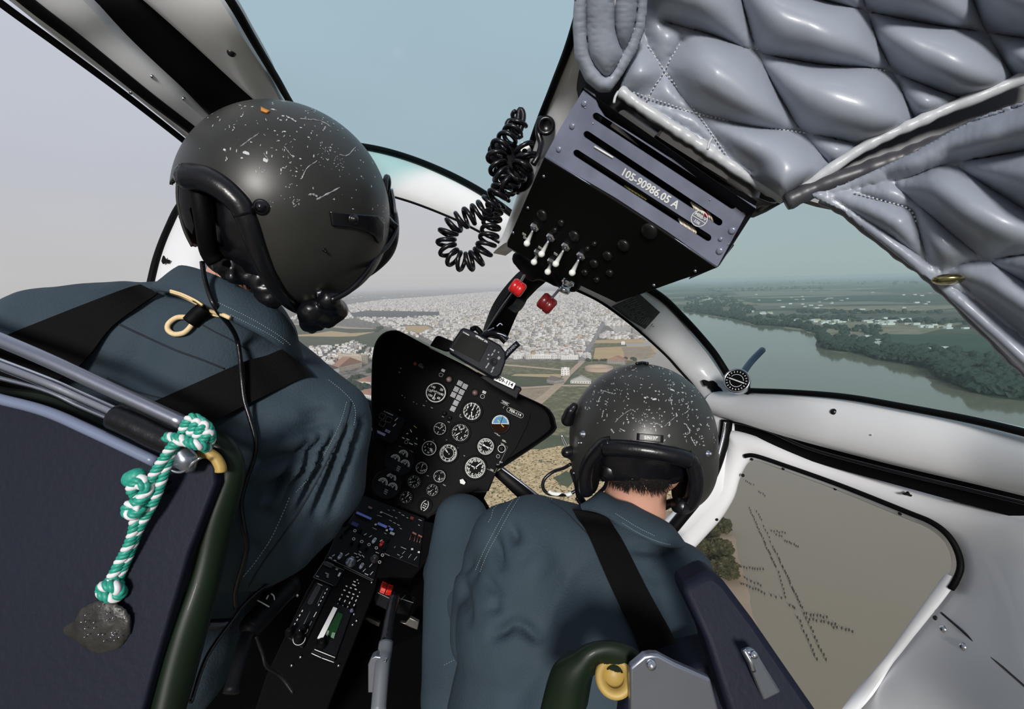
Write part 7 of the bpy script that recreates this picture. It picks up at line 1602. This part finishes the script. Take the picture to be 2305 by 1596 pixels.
slab('pavilion', 1398, 776, 1407, 776, 8, 5, 'flat', WALLM[5], ROOFM[2], 'small white pavilion at the edge of the sports ground', 'building')
for i, (x0, x1, y) in enumerate(((1200, 1255, 808), (1262, 1302, 810))):
    slab('terrace', x0, y, x1, y, 10, 6, 'flat', WALLM[5], ROOFM[2], 'white terraced row at the near edge of the town, ' + ('left of the street' if i else 'behind the numbered plate'))
# villages beyond the river
vg = MB()
def village(poly, nn, s=1.0):
    k = 0
    xs = [p[0] for p in poly]; ys = [p[1] for p in poly]
    while k < nn:
        x, y = rng.uniform(min(xs), max(xs)), rng.uniform(min(ys), max(ys))
        if not inpoly(x, y, poly): continue
        k += 1; p = G(x, y); a = rng.uniform(-.3, .3); h = rng.uniform(3, 6)
        vg.box(Vector((p.x, p.y, -H+h/2)), Vector((math.cos(a), math.sin(a), 0))*rng.uniform(4, 9)*s, Vector((-math.sin(a), math.cos(a), 0))*rng.uniform(3, 5)*s, Vector((0, 0, h/2)), rng.choice((0, 1, 1, 2)))
village([(1945, 722), (1990, 718), (2045, 720), (2050, 732), (1990, 732), (1950, 730)], 26, 1.2)
village([(1930, 758), (1960, 758), (1990, 776), (1975, 782), (1940, 770)], 14)
village([(1660, 700), (1735, 702), (1735, 708), (1662, 706)], 12, 1.2)
village([(1570, 668), (1608, 670), (1608, 677), (1580, 677)], 10, 1.5)
village([(1740, 718), (1930, 722), (1930, 732), (1740, 728)], 26)
village([(2060, 730), (2200, 735), (2200, 742), (2070, 742)], 12)
village([(1600, 640), (2100, 645), (2100, 700), (1650, 695)], 40, 1.2)
village([(2080, 785), (2150, 788), (2150, 800), (2100, 798)], 8)
village([(700, 660), (1000, 645), (1200, 648), (1100, 656), (760, 678)], 80, 2.2)
vo_ = vg.build('village_houses', [WALLM[0], WALLM[5], WALLM[1]], smooth=False, fix=False); tag(vo_, 'scattered white village houses on the far plain', 'houses', kind='stuff')

# ---------- trees
def crown(seed, sub=3, sc=(1, 1, .8), amp=.45):
    bm = bmesh.new(); bmesh.ops.create_icosphere(bm, subdivisions=sub, radius=1.0)
    for v in bm.verts:
        d = v.co.normalized(); k = 1 + amp*noise.noise(d*2.1+Vector((seed, 0, 0))) + amp*.6*noise.noise(d*6+Vector((0, seed, 0))) + amp*.45*noise.noise(d*15+Vector((0, 0, seed)))
        v.co = Vector((d.x*sc[0]*k, d.y*sc[1]*k, d.z*sc[2]*k + sc[2]))
    me = bpy.data.meshes.new('tree'); bm.to_mesh(me); bm.free(); return me
LEAF = gmat('dark_foliage', [(.3, (.018, .022, .008)), (.52, (.05, .048, .02)), (.7, (.14, .13, .07))], 3.0, 10)
LEAFB = gmat('far_foliage', [(.3, (.025, .04, .035)), (.7, (.06, .08, .06))], .3, 8)
TP = []
for i in range(5):
    me = crown(i*3.1, 3); me.materials.append(LEAFB); me.polygons.foreach_set('use_smooth', [False]*len(me.polygons)); TP.append(me)
def tree_at(p, r, m=None, label='dark bushy tree on the far river bank', group='trees on the far river bank', mesh=None):
    o = bpy.data.objects.new('tree', mesh or rng.choice(TP)); COL.objects.link(o); o.location = (p.x, p.y, -H-.2); o.scale = (r, r, r*rng.uniform(.7, 1.1)); o.rotation_euler = (0, 0, rng.uniform(0, 6))
    return tag(o, label, 'tree', group)
BANK = [(1540, 700), (1600, 710), (1663, 720), (1706, 732), (1760, 735), (1810, 742), (1848, 758), (1858, 780), (1885, 790), (1943, 796), (1985, 810), (2040, 818), (2095, 830), (2130, 853), (2180, 874), (2230, 889), (2330, 898)]
bp = spline([(x, y, 0) for x, y in BANK], 90)
for i, p in enumerate(bp):
    for k in range(2):
        y = p.y - k*rng.uniform(3, 9) - 1; x = p.x+rng.uniform(-4, 4)
        g0 = G(x, y); tree_at(g0, rng.uniform(6, 10)*(1.25 if x > 1840 else 1.0))
wd = MB(); 
def wood(poly, nn, r0, r1):
    k = 0; xs = [p[0] for p in poly]; ys = [p[1] for p in poly]
    while k < nn:
        x, y = rng.uniform(min(xs), max(xs)), rng.uniform(min(ys), max(ys))
        if not inpoly(x, y, poly): continue
        k += 1; p = G(x, y); r = rng.uniform(r0, r1); wd.ball(p+Vector((0, 0, r*.5)), r, sub=1, sc=(1, 1, .8))
wood([(1540, 668), (1640, 664), (1700, 700), (1660, 716), (1600, 706), (1545, 696)], 160, 7, 14)
wood([(1850, 735), (1990, 735), (2000, 790), (1890, 788), (1856, 765)], 90, 5, 9)
wood([(2000, 775), (2230, 800), (2330, 830), (2330, 880), (2180, 862), (2090, 820), (2000, 800)], 150, 5, 9)
wood([(1700, 712), (1850, 712), (2230, 728), (2230, 734), (1850, 722), (1700, 720)], 90, 6, 10)
wood([(1780, 700), (2120, 702), (2120, 707), (1800, 706)], 70, 6, 9)
wood([(1580, 650), (1850, 645), (1850, 652), (1600, 658)], 60, 10, 18)
wood([(1640, 628), (2180, 636), (2200, 644), (1640, 640)], 70, 14, 26)
wood([(2240, 740), (2400, 760), (2400, 800), (2240, 790)], 40, 6, 9)
wood([(770, 850), (838, 838), (838, 890), (790, 880)], 30, 3.5, 6)
wood([(842, 735), (860, 735), (860, 748), (845, 748)], 8, 5, 7)
wood([(1320, 812), (1440, 808), (1440, 812), (1320, 815)], 22, 2.5, 4)
wood([(930, 715), (1000, 712), (1000, 718), (930, 722)], 16, 4, 7)
wo = wd.build('woodland', LEAFB, smooth=False, fix=False); tag(wo, 'dark green groves and hedgerows scattered over the far plain', 'trees', kind='stuff')
# near trees by the water under the door window
NT = [(1590, 1215, 8.5), (1625, 1200, 7), (1560, 1260, 9), (1615, 1262, 10), (1632, 1300, 8.5), (1570, 1330, 9), (1600, 1350, 8), (1540, 1180, 7)]
for i, (x, y, r) in enumerate(NT):
    p = G(x, y); me = crown(20+i*1.7, 5, (1, 1, .75), .42); me.materials.append(LEAF)
    tr = empty('tree', p, 'dark olive broad-crowned tree in the clump at the water below the door window', 'tree', 'trees at the near water edge')
    o = bpy.data.objects.new('crown', me); COL.objects.link(o); o.parent = tr; o.scale = (r*.62, r*.62, r*.62); o.location = (0, 0, 1)
    MB().cyl(p, p+Vector((0, 0, 4)), .5, 8, r2=.3).build('trunk', mat('bark', (.07, .05, .035), .9), tr)
# rows of stakes standing in the water
def stakes(lines):
    me = MB().cyl(Vector((0, 0, 0)), Vector((0, 0, 1.6)), .28, 8, r2=.2).mesh('stake'); me.materials.append(mat('wet_wood', (.025, .02, .015), .6)); k = 0
    for x0, y0, x1, y1, n_ in lines:
        for i in range(n_):
            t = i/(n_-1); p = G(x0+(x1-x0)*t+rng.uniform(-1.5, 1.5), y0+(y1-y0)*t+rng.uniform(-1.5, 1.5))
            o = bpy.data.objects.new('stake', me); COL.objects.link(o); o.location = (p.x, p.y, -H-.3); k += 1
            tag(o, 'dark wooden stake standing in the brown river under the door window', 'stake', 'rows of stakes in the river')
    print('stakes', k)
stakes([(1686, 1146, 1746, 1279, 26), (1704, 1153, 1714, 1172, 4), (1719, 1186, 1735, 1222, 5), (1741, 1234, 1805, 1372, 24), (1736, 1197, 1767, 1203, 6), (1747, 1207, 1760, 1210, 3), (1767, 1219, 1796, 1234, 7),
        (1752, 1293, 1768, 1348, 7), (1680, 1086, 1695, 1092, 5), (1708, 1109, 1722, 1117, 4), (1809, 1384, 1862, 1394, 8), (1815, 1396, 1880, 1410, 9), (1796, 1393, 1838, 1488, 10), (1820, 1405, 1858, 1490, 9), (1876, 1416, 1920, 1425, 6),
        (1668, 1280, 1718, 1284, 9), (1668, 1318, 1715, 1335, 8), (1675, 1305, 1712, 1322, 6), (1722, 1340, 1760, 1350, 4), (1778, 1366, 1790, 1372, 3)])
# ---------- haze lying over the plain
me = bpy.data.meshes.new('haze'); q = MB(); q.box(Vector((0, 20000, -H/2-4)), Vector((60000, 0, 0)), Vector((0, 40000, 0)), Vector((0, 0, H/2+2)))
m = bpy.data.materials.new('ground_haze'); m.use_nodes = True; n, l = m.node_tree.nodes, m.node_tree.links; n.remove(n['Principled BSDF'])
v = n.new('ShaderNodeVolumePrincipled'); v.inputs['Color'].default_value = (.88, .90, .94, 1); v.inputs['Density'].default_value = 1/9000.0; v.inputs['Anisotropy'].default_value = 0.0
l.new(v.outputs[0], n['Material Output'].inputs['Volume'])
hz = q.build('haze', m, smooth=False); tag(hz, 'thin grey haze lying over the plain', 'haze', kind='stuff')
